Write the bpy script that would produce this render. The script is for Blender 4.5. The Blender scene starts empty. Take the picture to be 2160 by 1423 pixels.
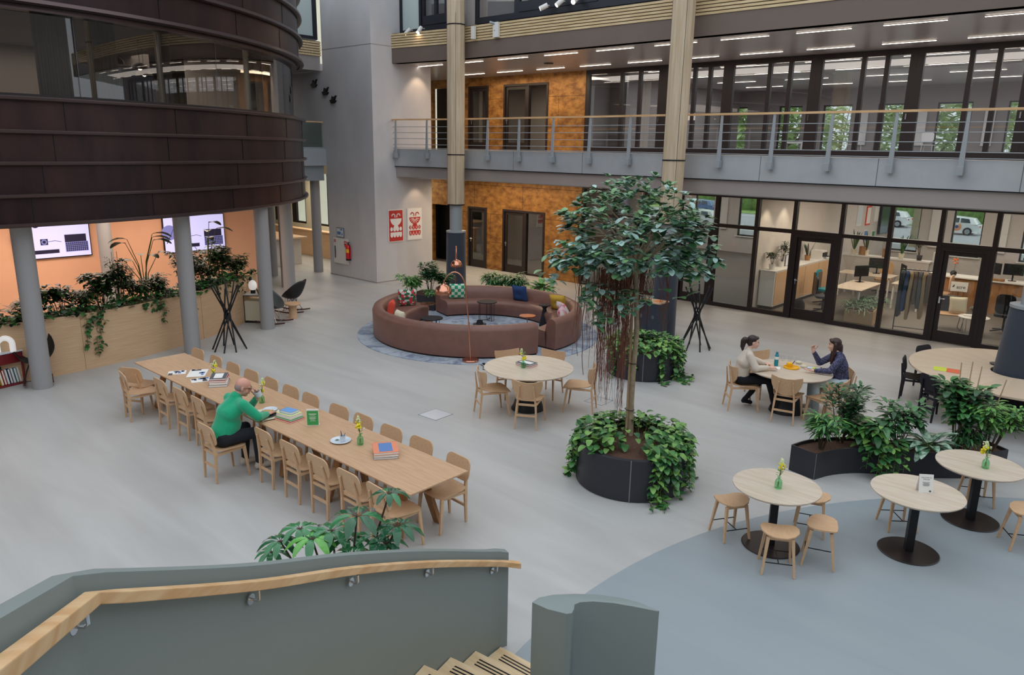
import bpy, bmesh, math, random
import numpy as np
from mathutils import Vector, Matrix
R = math.radians
PI = math.pi
S = bpy.context.scene
C = S.collection
rnd = random.Random(7)

# ---------------------------------------------------------------- camera, world, exposure
CAM_F, YAW, PITCH, ROLL, CAM_H = 1580.0, R(42.03), R(14.10), R(1.02), 4.35
_f = Vector((-math.sin(YAW)*math.cos(PITCH), math.cos(YAW)*math.cos(PITCH), -math.sin(PITCH)))
_r = Vector((math.cos(YAW), math.sin(YAW), 0)); _u = _r.cross(_f)
_r, _u = _r*math.cos(ROLL)+_u*math.sin(ROLL), -_r*math.sin(ROLL)+_u*math.cos(ROLL)
cd = bpy.data.cameras.new('camera'); cam = bpy.data.objects.new('camera', cd); C.objects.link(cam)
cam.matrix_world = Matrix(((_r.x,_u.x,-_f.x,0),(_r.y,_u.y,-_f.y,0),(_r.z,_u.z,-_f.z,CAM_H),(0,0,0,1)))
cd.sensor_width = 36; cd.lens = 36*CAM_F/2160; cd.clip_start = .05; cd.clip_end = 400
S.camera = cam
wd = bpy.data.worlds.new('overcast_sky'); S.world = wd; wd.use_nodes = True
bg = wd.node_tree.nodes['Background']; bg.inputs[0].default_value = (.86,.93,1,1); bg.inputs[1].default_value = 1.15
S.view_settings.view_transform = 'Standard'; S.view_settings.look = 'None'; S.view_settings.gamma = 1
S.view_settings.use_curve_mapping = False; S.view_settings.exposure = 0.38
S.cycles.max_bounces = 8; S.cycles.transparent_max_bounces = 16

def area(name, loc, sx, sy, power, col=(1,.8,.6), rot=(0,0,0)):
    l = bpy.data.lights.new(name,'AREA'); l.shape='RECTANGLE'; l.size=sx; l.size_y=sy; l.energy=power; l.color=col
    o = bpy.data.objects.new(name,l); o.location=loc; o.rotation_euler=rot; C.objects.link(o); return o
def spot(name, loc, target, power, col=(1,.8,.6), ang=70, blend=.6, size=.05):
    l = bpy.data.lights.new(name,'SPOT'); l.energy=power; l.color=col; l.spot_size=R(ang); l.spot_blend=blend; l.shadow_soft_size=size
    o = bpy.data.objects.new(name,l); o.location=loc
    o.rotation_euler=(Vector(target)-Vector(loc)).to_track_quat('-Z','Y').to_euler(); C.objects.link(o); return o

# ---------------------------------------------------------------- materials
def _new(name):
    m = bpy.data.materials.new(name); m.use_nodes = True
    nt = m.node_tree; return m, nt, nt.nodes['Principled BSDF']
def _c(c): return (c[0],c[1],c[2],1)
def sr(h):
    v=[int(h[i:i+2],16)/255 for i in (0,2,4)]
    return tuple((x/12.92 if x<=.04045 else ((x+.055)/1.055)**2.4) for x in v)
def mat(name, col, rough=.5, metal=0, spec=.5, bump=0, bscale=40, var=0, vscale=3, stretch=(1,1,1), col2=None, trans=0, emit=None, estr=0, coat=0, sheen=0, detail=4, pos='Object'):
    m, nt, b = _new(name); L = nt.links
    b.inputs['Base Color'].default_value=_c(col); b.inputs['Roughness'].default_value=rough; b.inputs['Metallic'].default_value=metal
    b.inputs['Specular IOR Level'].default_value=spec; b.inputs['Transmission Weight'].default_value=trans
    b.inputs['Coat Weight'].default_value=coat; b.inputs['Sheen Weight'].default_value=sheen
    if emit: b.inputs['Emission Color'].default_value=_c(emit); b.inputs['Emission Strength'].default_value=estr
    if var or col2 or bump:
        tc = nt.nodes.new('ShaderNodeTexCoord'); mp = nt.nodes.new('ShaderNodeMapping'); mp.inputs['Scale'].default_value=stretch
        L.new(tc.outputs[pos],mp.inputs[0])
    if var or col2:
        n = nt.nodes.new('ShaderNodeTexNoise'); n.inputs['Scale'].default_value=vscale; n.inputs['Detail'].default_value=detail; L.new(mp.outputs[0],n.inputs['Vector'])
        rp = nt.nodes.new('ShaderNodeValToRGB'); c2 = col2 or tuple(max(0,x*(1-var)) for x in col)
        rp.color_ramp.elements[0].position=.35; rp.color_ramp.elements[1].position=.65
        rp.color_ramp.elements[0].color=_c(c2); rp.color_ramp.elements[1].color=_c(col)
        L.new(n.outputs[0],rp.inputs[0]); L.new(rp.outputs[0],b.inputs['Base Color'])
    if bump:
        n2 = nt.nodes.new('ShaderNodeTexNoise'); n2.inputs['Scale'].default_value=bscale; n2.inputs['Detail'].default_value=3; L.new(mp.outputs[0],n2.inputs['Vector'])
        bp = nt.nodes.new('ShaderNodeBump'); bp.inputs['Strength'].default_value=bump; bp.inputs['Distance'].default_value=.01
        L.new(n2.outputs[0],bp.inputs['Height']); L.new(bp.outputs[0],b.inputs['Normal'])
    return m
def glass(name, tint=(1,1,1), boost=1.0, ior=1.5, rough=0.0):
    m = bpy.data.materials.new(name); m.use_nodes=True; nt=m.node_tree; nt.nodes.clear()
    o=nt.nodes.new('ShaderNodeOutputMaterial'); mx=nt.nodes.new('ShaderNodeMixShader'); t=nt.nodes.new('ShaderNodeBsdfTransparent'); g=nt.nodes.new('ShaderNodeBsdfGlossy')
    f=nt.nodes.new('ShaderNodeLayerWeight'); f.inputs[0].default_value=.5; w=nt.nodes.new('ShaderNodeMath'); w.operation='POWER'; w.inputs[1].default_value=4.5; k=nt.nodes.new('ShaderNodeMath'); k.operation='MULTIPLY_ADD'; k.inputs[1].default_value=.9; k.inputs[2].default_value=.045*boost; k.use_clamp=True
    t.inputs[0].default_value=_c(tint); g.inputs['Roughness'].default_value=rough
    nt.links.new(f.outputs['Facing'],w.inputs[0]); nt.links.new(w.outputs[0],k.inputs[0]); nt.links.new(k.outputs[0],mx.inputs[0]); nt.links.new(t.outputs[0],mx.inputs[1]); nt.links.new(g.outputs[0],mx.inputs[2]); nt.links.new(mx.outputs[0],o.inputs[0])
    return m
def wood(name, c1, c2, scale=(1,14,14), rough=.5, vs=2.2):
    return mat(name, c1, rough=rough, col2=c2, vscale=vs, stretch=scale, detail=6, spec=.35)
def panels(name, c1, c2, bw, bh, mortar, rough=.4, metal=0, axis='XZ', noise=3, cm=(.02,.012,.008), off=.5, stretch=(1,1,1), bump=0, spec=.5):
    """a cladding of panels bw x bh metres with dark joints, colour c1..c2 from noise"""
    m, nt, b = _new(name); L=nt.links; b.inputs['Roughness'].default_value=rough; b.inputs['Metallic'].default_value=metal; b.inputs['Specular IOR Level'].default_value=spec
    tc=nt.nodes.new('ShaderNodeTexCoord'); sp=nt.nodes.new('ShaderNodeSeparateXYZ'); cb=nt.nodes.new('ShaderNodeCombineXYZ'); L.new(tc.outputs['Object'],sp.inputs[0])
    L.new(sp.outputs[axis[0]],cb.inputs[0]); L.new(sp.outputs[axis[1]],cb.inputs[1])
    br=nt.nodes.new('ShaderNodeTexBrick'); br.inputs['Scale'].default_value=1; br.inputs['Brick Width'].default_value=bw; br.inputs['Row Height'].default_value=bh; br.inputs['Mortar Size'].default_value=mortar; br.offset=off
    br.inputs['Mortar Smooth'].default_value=0
    br.inputs['Mortar'].default_value=_c(cm); L.new(cb.outputs[0],br.inputs['Vector'])
    mp=nt.nodes.new('ShaderNodeMapping'); mp.inputs['Scale'].default_value=stretch; L.new(tc.outputs['Object'],mp.inputs[0])
    n=nt.nodes.new('ShaderNodeTexNoise'); n.inputs['Scale'].default_value=noise; n.inputs['Detail'].default_value=8; n.inputs['Roughness'].default_value=.65; L.new(mp.outputs[0],n.inputs['Vector'])
    rp=nt.nodes.new('ShaderNodeValToRGB'); rp.color_ramp.elements[0].position=.38; rp.color_ramp.elements[1].position=.64; rp.color_ramp.elements[0].color=_c(c2); rp.color_ramp.elements[1].color=_c(c1)
    L.new(n.outputs[0],rp.inputs[0]); L.new(rp.outputs[0],br.inputs['Color1']); L.new(rp.outputs[0],br.inputs['Color2']); L.new(br.outputs['Color'],b.inputs['Base Color'])
    if bump:
        bp=nt.nodes.new('ShaderNodeBump'); bp.inputs['Strength'].default_value=bump; bp.inputs['Distance'].default_value=.02; L.new(n.outputs[0],bp.inputs['Height']); L.new(bp.outputs[0],b.inputs['Normal'])
    return m

M = {}
M['oak']=wood('oak',sr('D6B18C'),sr('CDA681'),(14,3,14),.45,3)
M['oak_table']=wood('oak_table',sr('CBA684'),sr('BE9876'),(1,13,13),.42,2.6)
M['oak_pale']=wood('oak_pale',sr('D2C4B3'),sr('C6B5A1'),(1,9,9),.4,2.2)
M['oak_dark']=wood('oak_dark',sr('A87B50'),sr('8A5F3A'),(4,4,1),.5)
M['oak_edge']=mat('oak_edge',sr('C9AE90'),.5)
M['rail_wood']=wood('rail_wood',sr('E0BC90'),sr('CFA271'),(1.2,1.2,9),.45)
M['tread_wood']=wood('tread_wood',sr('E6CDA8'),sr('D6B78C'),(1,9,9),.5)
M['planter_wood']=wood('planter_wood',sr('D9B795'),sr('CEA983'),(1.4,1.4,34),.5,1.6)
M['clad_wood']=wood('clad_wood',sr('CDBBA2'),sr('BCA78B'),(14,14,.8),.5,1.3)
M['slat_wood']=wood('slat_wood',sr('DCC7A0'),sr('C8AE84'),(1,8,8),.5)
M['black_metal']=mat('black_metal',sr('1C1C20'),.45,.3)
M['black_wood']=mat('black_wood',sr('25232A'),.6,spec=.25)
M['frame_dark']=mat('frame_dark',sr('251C1D'),.42,.1)
M['frame_blue']=mat('frame_blue',sr('23262F'),.4,.2)
M['col_grey']=mat('column_grey',sr('9D9B9C'),.55)
M['pad_dark']=mat('pad_dark',sr('303744'),.85,bump=.15,bscale=60,sheen=.2)
M['steel']=mat('steel',sr('9DA3A8'),.45,.15)
M['chrome']=mat('chrome',sr('D8D8DA'),.15,1)
M['white']=mat('white',sr('E4E2DE'),.5)
M['paper']=mat('paper',sr('F0EEEA'),.7)
M['concrete']=mat('concrete',sr('CECBCD'),.85,var=.13,vscale=1.1,stretch=(1,1,.5),bump=.1,bscale=14,detail=7)
M['wall_white']=mat('wall_white',sr('CFC8C3'),.8,var=.04,vscale=2)
M['wall_cream']=mat('wall_cream',sr('E6DFC6'),.8,var=.03,vscale=2)
M['wall_grey']=mat('wall_grey',sr('9A948F'),.8,var=.05,vscale=2)
M['soffit']=mat('soffit',sr('ADA5A2'),.3,.25,var=.05,vscale=2)
M['soffit_dark']=mat('soffit_dark',sr('73645B'),.6,var=.06,vscale=2)
M['fascia']=panels('fascia',sr('BBBFC3'),sr('B0B5BA'),2.46,9,.008,.45,.3,'XZ',1,cm=sr('6D737A'),off=0)
M['carpet_dark']=mat('carpet_dark',sr('6E6A68'),.95,var=.2,vscale=20)
M['floor_room']=mat('floor_room',sr('6E675F'),.6,var=.15,vscale=3,stretch=(1,6,1))
M['ochre']=panels('ochre_panels',sr('B98648'),sr('7C5229'),2.4,1.02,.006,.42,.35,'XZ',3.2,cm=sr('2A1708'),off=.35,stretch=(1,1,1.7),bump=.3)
M['rust_clad']=panels('rust_clad',sr('47302F'),sr('2A1E21'),99,99,.0,.36,.55,'XZ',.9,stretch=(1,1,.35),bump=.08)
M['rust_rim']=mat('rust_rim',sr('5A4B4B'),.28,.7)
M['peach']=mat('peach',sr('F0B896'),.8,var=.03,vscale=2)
M['leather']=mat('leather',sr('805A4F'),.42,spec=.5,var=.13,vscale=5,bump=.25,bscale=120)
M['sofa_foot']=mat('leather_foot',sr('1B1412'),.8)  # near-black colour of the sofa foot ring
M['copper']=mat('copper',sr('D99A80'),.22,1)
M['copper_in']=mat('copper_inner',sr('F2D8C4'),.6)
M['planter']=mat('planter_steel',sr('37373E'),.42,.3,var=.12,vscale=3,stretch=(1,1,.3))
M['seam']=mat('seam',sr('7C7C80'),.5)
M['soil']=mat('soil',sr('6E4F40'),.95,var=.45,vscale=60,bump=.8,bscale=60)
M['bark']=mat('bark',sr('A8967C'),.85,var=.25,vscale=18,bump=.5,bscale=40)
M['stake']=mat('stake',sr('B89A78'),.8)
M['root']=mat('root',sr('82503F'),.8,var=.25,vscale=8)
M['stem']=mat('stem',sr('5E6B36'),.7)
M['stem_dark']=mat('stem_dark',sr('4A3A2A'),.8)
def leafmat(n,h,rough=.35,h2=None): return mat(n,sr(h),rough,spec=.5,col2=sr(h2) if h2 else None,var=.25,vscale=9)
M['lf_tree1']=leafmat('leaf_fig_dark','557F62',.28); M['lf_tree2']=leafmat('leaf_fig_mid','74A26C',.3); M['lf_tree3']=leafmat('leaf_fig_highlight','A5C4BC',.25)  # third fig leaf tone has bluish highlights painted into its colour
M['lf_pothos1']=leafmat('leaf_pothos','4A8444',.35); M['lf_pothos2']=leafmat('leaf_pothos_light','7DAE58',.35); M['lf_pothos3']=leafmat('leaf_pothos_dark','356A3C',.35)
M['lf_bush1']=leafmat('leaf_bush','4D844E'); M['lf_bush2']=leafmat('leaf_bush_light','76AE58'); M['lf_bush3']=leafmat('leaf_bush_dark','37603F')
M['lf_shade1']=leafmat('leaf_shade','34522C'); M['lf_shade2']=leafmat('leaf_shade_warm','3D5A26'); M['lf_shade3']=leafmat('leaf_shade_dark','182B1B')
M['lf_silver']=mat('leaf_silver',sr('A9C3AC'),.35,col2=sr('2E6140'),vscale=14,detail=1)
M['lf_scheff']=leafmat('leaf_schefflera','3F8352',.16); M['lf_scheff2']=leafmat('leaf_schefflera_light','6CB554',.2); M['lf_scheff3']=leafmat('leaf_schefflera_dark','2A6140',.16)
M['lf_out1']=leafmat('leaf_outdoor','CFEAA0',.6); M['lf_out2']=leafmat('leaf_outdoor_light','E4F2BC',.6)
M['yellow_fl']=mat('flower_yellow',sr('EEDB2C'),.6); M['pale_fl']=mat('flower_pale',sr('DDE8B0'),.6); M['white_fl']=mat('flower_white',sr('EFEBD8'),.6)
M['vase_glass']=glass('vase_glass',(.74,.94,.8),1.3,1.45); M['clear_glass']=glass('clear_glass',(.985,.99,.99),1.0,1.3)
M['pane']=glass('pane',(.93,.95,.94),1.0); M['pane_dark']=glass('pane_dark',(.84,.85,.87),3.0); M['pane_rot']=glass('pane_rotunda',(.62,.6,.58),1.7)
M['frost']=mat('frosted_panel',sr('B9C7C6'),.5); M['baluster_glass']=glass('baluster_glass',(.7,.78,.74),2)
M['stair_paint']=mat('stair_paint',sr('7F8987'),.5,bump=.05,bscale=90)
M['stair_dark']=mat('stair_paint_shaded',sr('788583'),.55)  # shaded tone of the stair paint, not used
M['lamp_on']=mat('lamp_on',(1,1,1),.5,emit=(1,.86,.7),estr=7)
M['bulb']=mat('bulb',(1,1,1),.5,emit=(1,.72,.5),estr=60)
M['screen_em']=mat('screen_base',sr('B9B5D8'),.4,emit=sr('B9B8E4'),estr=.75)
M['screen_dk']=mat('screen_dark',sr('1B1830'),.4,emit=sr('2A2440'),estr=.35)
M['screen_md']=mat('screen_mid',sr('6B6CA0'),.4,emit=sr('7475B0'),estr=.6)
M['red']=mat('red_paint',sr('D2202A'),.35); M['redprint']=mat('red_print',sr('C3322E'),.7)
M['green']=mat('green_sweater',sr('15A578'),.95,sheen=.4,bump=.2,bscale=160)
M['greensign']=mat('green_sign',sr('3FA65A'),.5)
M['denim']=mat('dark_denim',sr('20232C'),.9,bump=.2,bscale=150); M['cream_shoe']=mat('cream_shoe',sr('D8CDBD'),.7)
M['skin']=mat('skin',sr('D9A08C'),.5,var=.06,vscale=20); M['skin2']=mat('skin_light',sr('E6B8A4'),.5,var=.05,vscale=20)
M['hair_grey']=mat('hair_grey',sr('9A8580'),.8,bump=.5,bscale=150); M['hair_dark']=mat('hair_dark',sr('2E1E1E'),.4,bump=.6,bscale=90,stretch=(1,1,.2))
M['hair_brown']=mat('hair_brown',sr('3A2422'),.4,bump=.6,bscale=90,stretch=(1,1,.2))
M['blouse']=mat('beige_blouse',sr('D8CBBC'),.9,bump=.15,bscale=30); M['black_cloth']=mat('black_cloth',sr('15151D'),.9)
M['navy_floral']=mat('navy_blouse',sr('1E2038'),.7,col2=sr('5A5A80'),vscale=45,detail=1); M['pale_denim']=mat('pale_denim',sr('BFD0D6'),.9,bump=.1,bscale=90)
M['eye']=mat('eye',sr('241A18'),.2); M['lips']=mat('lips',sr('B25A55'),.4)
M['ceramic']=mat('ceramic',sr('D3DBE4'),.3); M['ceramic_dk']=mat('ceramic_dark',sr('2A3140'),.4); M['bread']=mat('bread',sr('D9AE72'),.8,var=.3,vscale=30)
M['teal']=mat('teal',sr('1C8A9A'),.35); M['yellow']=mat('yellow_plastic',sr('F4B818'),.4); M['navy']=mat('navy_fabric',sr('24406E'),.9,bump=.2,bscale=120)
M['mustard']=mat('mustard_fabric',sr('C9A23A'),.9,bump=.2,bscale=120); M['coral']=mat('coral_fabric',sr('E0523E'),.9)
M['cream_fab']=mat('cream_fabric',sr('DDD5BC'),.9); M['rock_black']=mat('shell_black',sr('17181B'),.5); M['rock_grey']=mat('shell_grey',sr('4C4F4E'),.5); M['runner']=mat('rocker_runner',sr('4A221E'),.5)
M['maroon']=mat('maroon_lacquer',sr('7A1F24'),.35); M['globe']=mat('globe_glass',sr('F2EFEC'),.4,emit=(1,.95,.9),estr=.25)
M['asphalt']=mat('asphalt',sr('A9A9AC'),.9,var=.1,vscale=3); M['grass']=mat('grass',sr('8FAE5A'),.9,var=.3,vscale=2)
M['tyre']=mat('tyre',sr('1A1A1A'),.8); M['carwhite']=mat('car_white',sr('E9EAEC'),.25,coat=.5); M['carblue']=mat('car_blue',sr('4E6E98'),.25,coat=.5); M['carglass']=mat('car_glass',sr('3A4650'),.1)
M['orange']=mat('orange_print',sr('E5813A'),.5); M['tan_coat']=mat('tan_cloth',sr('A8906E'),.9); M['brown_coat']=mat('brown_cloth',sr('6B5A4C'),.9); M['grey_coat']=mat('grey_cloth',sr('5C5F63'),.9)
M['lime']=mat('lime_paper',sr('D5DE4A'),.7); M['orangepaper']=mat('orange_paper',sr('E8714A'),.7); M['blue_book']=mat('blue_cover',sr('6FA0D8'),.5); M['lime_book']=mat('pale_yellow_cover',sr('DDE0A0'),.5); M['green_book']=mat('green_cover',sr('3FA880'),.5)
M['curtain']=mat('curtain',sr('A29A94'),.9); M['tan_bin']=mat('bin_top',sr('C9A988'),.5); M['bluegrey']=mat('bin_blue_grey',sr('2B3340'),.6)
M['hedge']=mat('hedge',sr('6E8E4A'),.9,var=.4,vscale=3)
M['pinkp']=mat('pink_print',sr('E4545A'),.8); M['greenp']=mat('green_print',sr('2E7A4E'),.8); M['bluep']=mat('blue_print',sr('5D80B8'),.7); M['greyp']=mat('grey_print',sr('5A5A62'),.7); M['salmon']=mat('salmon_print',sr('E08A68'),.6)
# checkerboard cushion
def checker(name,c1,c2,scale):
    m,nt,b=_new(name); tc=nt.nodes.new('ShaderNodeTexCoord'); ck=nt.nodes.new('ShaderNodeTexChecker'); ck.inputs['Scale'].default_value=scale
    ck.inputs['Color1'].default_value=_c(c1); ck.inputs['Color2'].default_value=_c(c2)
    mp=nt.nodes.new('ShaderNodeMapping'); mp.inputs['Location'].default_value=(.001,.001,.51)
    nt.links.new(tc.outputs['Object'],mp.inputs[0]); nt.links.new(mp.outputs[0],ck.inputs['Vector']); nt.links.new(ck.outputs[0],b.inputs['Base Color']); b.inputs['Roughness'].default_value=.9; return m
M['check']=checker('check_fabric',sr('2A9A6C'),sr('D9E6D6'),11.5)
def speckle(name,base,spots,scale,thr=.12):
    m,nt,b=_new(name); tc=nt.nodes.new('ShaderNodeTexCoord'); v=nt.nodes.new('ShaderNodeTexVoronoi'); v.inputs['Scale'].default_value=scale
    rp=nt.nodes.new('ShaderNodeValToRGB'); rp.color_ramp.interpolation='CONSTANT'; rp.color_ramp.elements[0].color=_c(spots[0]); rp.color_ramp.elements[1].position=.35; rp.color_ramp.elements[1].color=_c(spots[1])
    e=rp.color_ramp.elements.new(.6); e.color=_c(base)
    nt.links.new(tc.outputs['Object'],v.inputs['Vector']); nt.links.new(v.outputs['Color'],rp.inputs[0])
    nt.links.new(rp.outputs[0],b.inputs['Base Color']); b.inputs['Roughness'].default_value=.9; return m
M['floral']=speckle('floral_fabric',sr('DEDAD2'),(sr('D9404A'),sr('2E6E4A')),16)
M['floral2']=speckle('pink_fabric',sr('DDD3CE'),(sr('E8667A'),sr('D8B0B8')),14)
# main floor: pale poured floor with long soft trowel streaks
def floor_mat(name,c1,c2,rough):
    m,nt,b=_new(name); L=nt.links; tc=nt.nodes.new('ShaderNodeTexCoord'); mp=nt.nodes.new('ShaderNodeMapping'); mp.inputs['Rotation'].default_value=(0,0,R(-35)); mp.inputs['Scale'].default_value=(.35,2.2,1)
    n=nt.nodes.new('ShaderNodeTexNoise'); n.inputs['Scale'].default_value=.9; n.inputs['Detail'].default_value=7; n.inputs['Roughness'].default_value=.55; n.inputs['Distortion'].default_value=.6
    rp=nt.nodes.new('ShaderNodeValToRGB'); rp.color_ramp.elements[0].position=.3; rp.color_ramp.elements[1].position=.7; rp.color_ramp.elements[0].color=_c(c2); rp.color_ramp.elements[1].color=_c(c1)
    L.new(tc.outputs['Object'],mp.inputs[0]); L.new(mp.outputs[0],n.inputs['Vector']); L.new(n.outputs[0],rp.inputs[0]); L.new(rp.outputs[0],b.inputs['Base Color']); b.inputs['Roughness'].default_value=rough; b.inputs['Specular IOR Level'].default_value=.4; return m
M['floor']=floor_mat('floor_poured',sr('BFBEBC'),sr('AEACAA'),.42)
M['zone']=floor_mat('floor_blue_grey',sr('98A1A6'),sr('929BA1'),.42)
def rug_mat():
    m,nt,b=_new('rug_pile'); L=nt.links; tc=nt.nodes.new('ShaderNodeTexCoord'); n=nt.nodes.new('ShaderNodeTexNoise'); n.inputs['Scale'].default_value=2.2; n.inputs['Detail'].default_value=9; n.inputs['Roughness'].default_value=.75; n.inputs['Distortion'].default_value=1.2
    rp=nt.nodes.new('ShaderNodeValToRGB'); rp.color_ramp.elements[0].position=.36; rp.color_ramp.elements[0].color=_c(sr('66718A')); rp.color_ramp.elements[1].position=.56; rp.color_ramp.elements[1].color=_c(sr('A9B2BC'))
    L.new(tc.outputs['Object'],n.inputs['Vector']); L.new(n.outputs[0],rp.inputs[0]); L.new(rp.outputs[0],b.inputs['Base Color']); b.inputs['Roughness'].default_value=.95; return m
M['rug']=rug_mat()

# ---------------------------------------------------------------- mesh helpers
class MB:
    def __init__(s): s.v=[]; s.f=[]; s.mi=[]
    def add(s,vs,fs,mi=0):
        k=len(s.v); s.v+=[tuple(v) for v in vs]; s.f+=[tuple(i+k for i in f) for f in fs]; s.mi+=[mi]*len(fs); return s
    def box(s,x,y,z,sx,sy,sz,rz=0,mi=0,M4=None):
        """centre x,y,z; full sizes"""
        c,n=math.cos(rz),math.sin(rz); vs=[]
        for dz in (-.5,.5):
            for dx,dy in ((-.5,-.5),(.5,-.5),(.5,.5),(-.5,.5)):
                a,b,d=dx*sx,dy*sy,dz*sz
                p=Vector((a*c-b*n,a*n+b*c,d))
                if M4: p=M4@Vector((a,b,d))
                vs.append((x+p[0],y+p[1],z+p[2]))
        return s.add(vs,[(0,3,2,1),(4,5,6,7),(0,1,5,4),(1,2,6,5),(2,3,7,6),(3,0,4,7)],mi)
    def bx(s,x0,x1,y0,y1,z0,z1,mi=0): return s.box((x0+x1)/2,(y0+y1)/2,(z0+z1)/2,abs(x1-x0),abs(y1-y0),abs(z1-z0),0,mi)
    def prism(s,poly,z0,z1,mi=0):
        n=len(poly); vs=[(x,y,z0) for x,y in poly]+[(x,y,z1) for x,y in poly]
        return s.add(vs,[tuple(range(n-1,-1,-1)),tuple(range(n,2*n))]+[(i,(i+1)%n,n+(i+1)%n,n+i) for i in range(n)],mi)
    def bar(s,p0,p1,w,h,up=(0,0,1),w1=None,h1=None,mi=0):
        p0,p1=Vector(p0),Vector(p1); d=(p1-p0).normalized(); u=Vector(up); a=d.cross(u)
        if a.length<1e-4: a=d.cross(Vector((1,0,0)))
        a.normalize(); b=a.cross(d).normalized(); w1=w if w1 is None else w1; h1=h if h1 is None else h1; vs=[]
        for p,ww,hh in ((p0,w,h),(p1,w1,h1)):
            for i,j in ((-.5,-.5),(.5,-.5),(.5,.5),(-.5,.5)): vs.append(p+a*ww*i+b*hh*j)
        return s.add(vs,[(0,3,2,1),(4,5,6,7),(0,1,5,4),(1,2,6,5),(2,3,7,6),(3,0,4,7)],mi)
    def tube(s,pts,r,n=8,mi=0,closed=False,cap=True):
        pts=[Vector(p) for p in pts]; k=len(pts); rr=r if isinstance(r,(list,tuple)) else [r]*k
        vs=[]; a=None
        for i,p in enumerate(pts):
            d=(pts[(i+1)%k if closed else min(i+1,k-1)]-pts[(i-1)%k if closed else max(i-1,0)])
            if d.length<1e-9: d=Vector((0,0,1))
            d.normalize()
            if a is None:
                a=d.cross(Vector((0,0,1)));
                if a.length<1e-3: a=d.cross(Vector((1,0,0)))
            else: a=a-d*a.dot(d)
            a.normalize(); b=d.cross(a)
            for j in range(n):
                t=2*PI*j/n; vs.append(p+(a*math.cos(t)+b*math.sin(t))*rr[i])
        fs=[]
        for i in range(k if closed else k-1):
            i2=(i+1)%k
            for j in range(n): fs.append((i*n+j,i*n+(j+1)%n,i2*n+(j+1)%n,i2*n+j))
        if cap and not closed: fs+=[tuple(range(n-1,-1,-1)),tuple((k-1)*n+j for j in range(n))]
        return s.add(vs,fs,mi)
    def cyl(s,x,y,z0,z1,r,r1=None,n=24,mi=0): return s.tube([(x,y,z0),(x,y,z1)],[r,r if r1 is None else r1],n,mi)
    def lathe(s,prof,x=0,y=0,z=0,n=24,mi=0,closed=False,a0=0,a1=2*PI):
        full=abs(a1-a0-2*PI)<1e-6; m=n if full else n+1; vs=[]
        for r,h in prof:
            for j in range(m):
                t=a0+(a1-a0)*j/n; vs.append((x+max(r,1e-5)*math.cos(t),y+max(r,1e-5)*math.sin(t),z+h))
        fs=[]; k=len(prof)
        for i in range(k if closed else k-1):
            i2=(i+1)%k
            for j in range(n): fs.append((i*m+j,i*m+(j+1)%m,i2*m+(j+1)%m,i2*m+j))
        if not full and closed: fs+=[tuple(i*m for i in range(k)),tuple(i*m+n for i in range(k-1,-1,-1))]
        return s.add(vs,fs,mi)
    def ribbon(s,path,sec,mi=0,closed=False,cap=True):
        """sweep a closed section [(out,up)] along a path; 'out' is to the right of travel, horizontal"""
        P=[Vector(p) for p in path]; k=len(P); m=len(sec); vs=[]
        for i,p in enumerate(P):
            if closed: d0=P[i]-P[i-1]; d1=P[(i+1)%k]-P[i]
            else: d0=P[i]-P[max(i-1,0)]; d1=P[min(i+1,k-1)]-P[i]
            if i==0 and not closed: d0=d1
            if i==k-1 and not closed: d1=d0
            a=Vector((d0.x,d0.y,0)).normalized(); b=Vector((d1.x,d1.y,0)).normalized(); t=(a+b)
            if t.length<1e-6: t=a
            t.normalize(); o=Vector((t.y,-t.x,0)); k2=1/max(.35,t.dot(a))
            for (q,h) in sec: vs.append(p+o*q*k2+Vector((0,0,h)))
        fs=[]
        for i in range(k if closed else k-1):
            i2=(i+1)%k
            for j in range(m): fs.append((i*m+j,i*m+(j+1)%m,i2*m+(j+1)%m,i2*m+j))
        if cap and not closed: fs+=[tuple(range(m-1,-1,-1)),tuple((k-1)*m+j for j in range(m))]
        return s.add(vs,fs,mi)
    def sphere(s,c,r,n=14,m=9,mi=0,M4=None):
        rx,ry,rz=(r,r,r) if not isinstance(r,(tuple,list)) else r; vs=[];c=Vector(c)
        for i in range(m+1):
            a=PI*i/m
            for j in range(n):
                b=2*PI*j/n; p=Vector((rx*max(math.sin(a),1e-4)*math.cos(b),ry*max(math.sin(a),1e-4)*math.sin(b),rz*math.cos(a)))
                if M4: p=M4@p
                vs.append(c+p)
        return s.add(vs,[(i*n+j,(i+1)*n+j,(i+1)*n+(j+1)%n,i*n+(j+1)%n) for i in range(m) for j in range(n)]+[tuple(range(n)),tuple(m*n+j for j in range(n-1,-1,-1))],mi)
    def cap(s,p0,r0,p1,r1,n=10,mi=0):
        """capsule for organic bodies"""
        p0,p1=Vector(p0),Vector(p1); d=(p1-p0); L=d.length; d=d.normalized() if L>1e-6 else Vector((0,0,1)); pts=[];rr=[]
        for t in (-.98,-.8,-.45,0): pts.append(p0+d*r0*t); rr.append(r0*math.sqrt(max(0.02,1-t*t)))
        for t in (0,.45,.8,.98): pts.append(p1+d*r1*t); rr.append(r1*math.sqrt(max(0.02,1-t*t)))
        return s.tube(pts,rr,n,mi)
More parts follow.
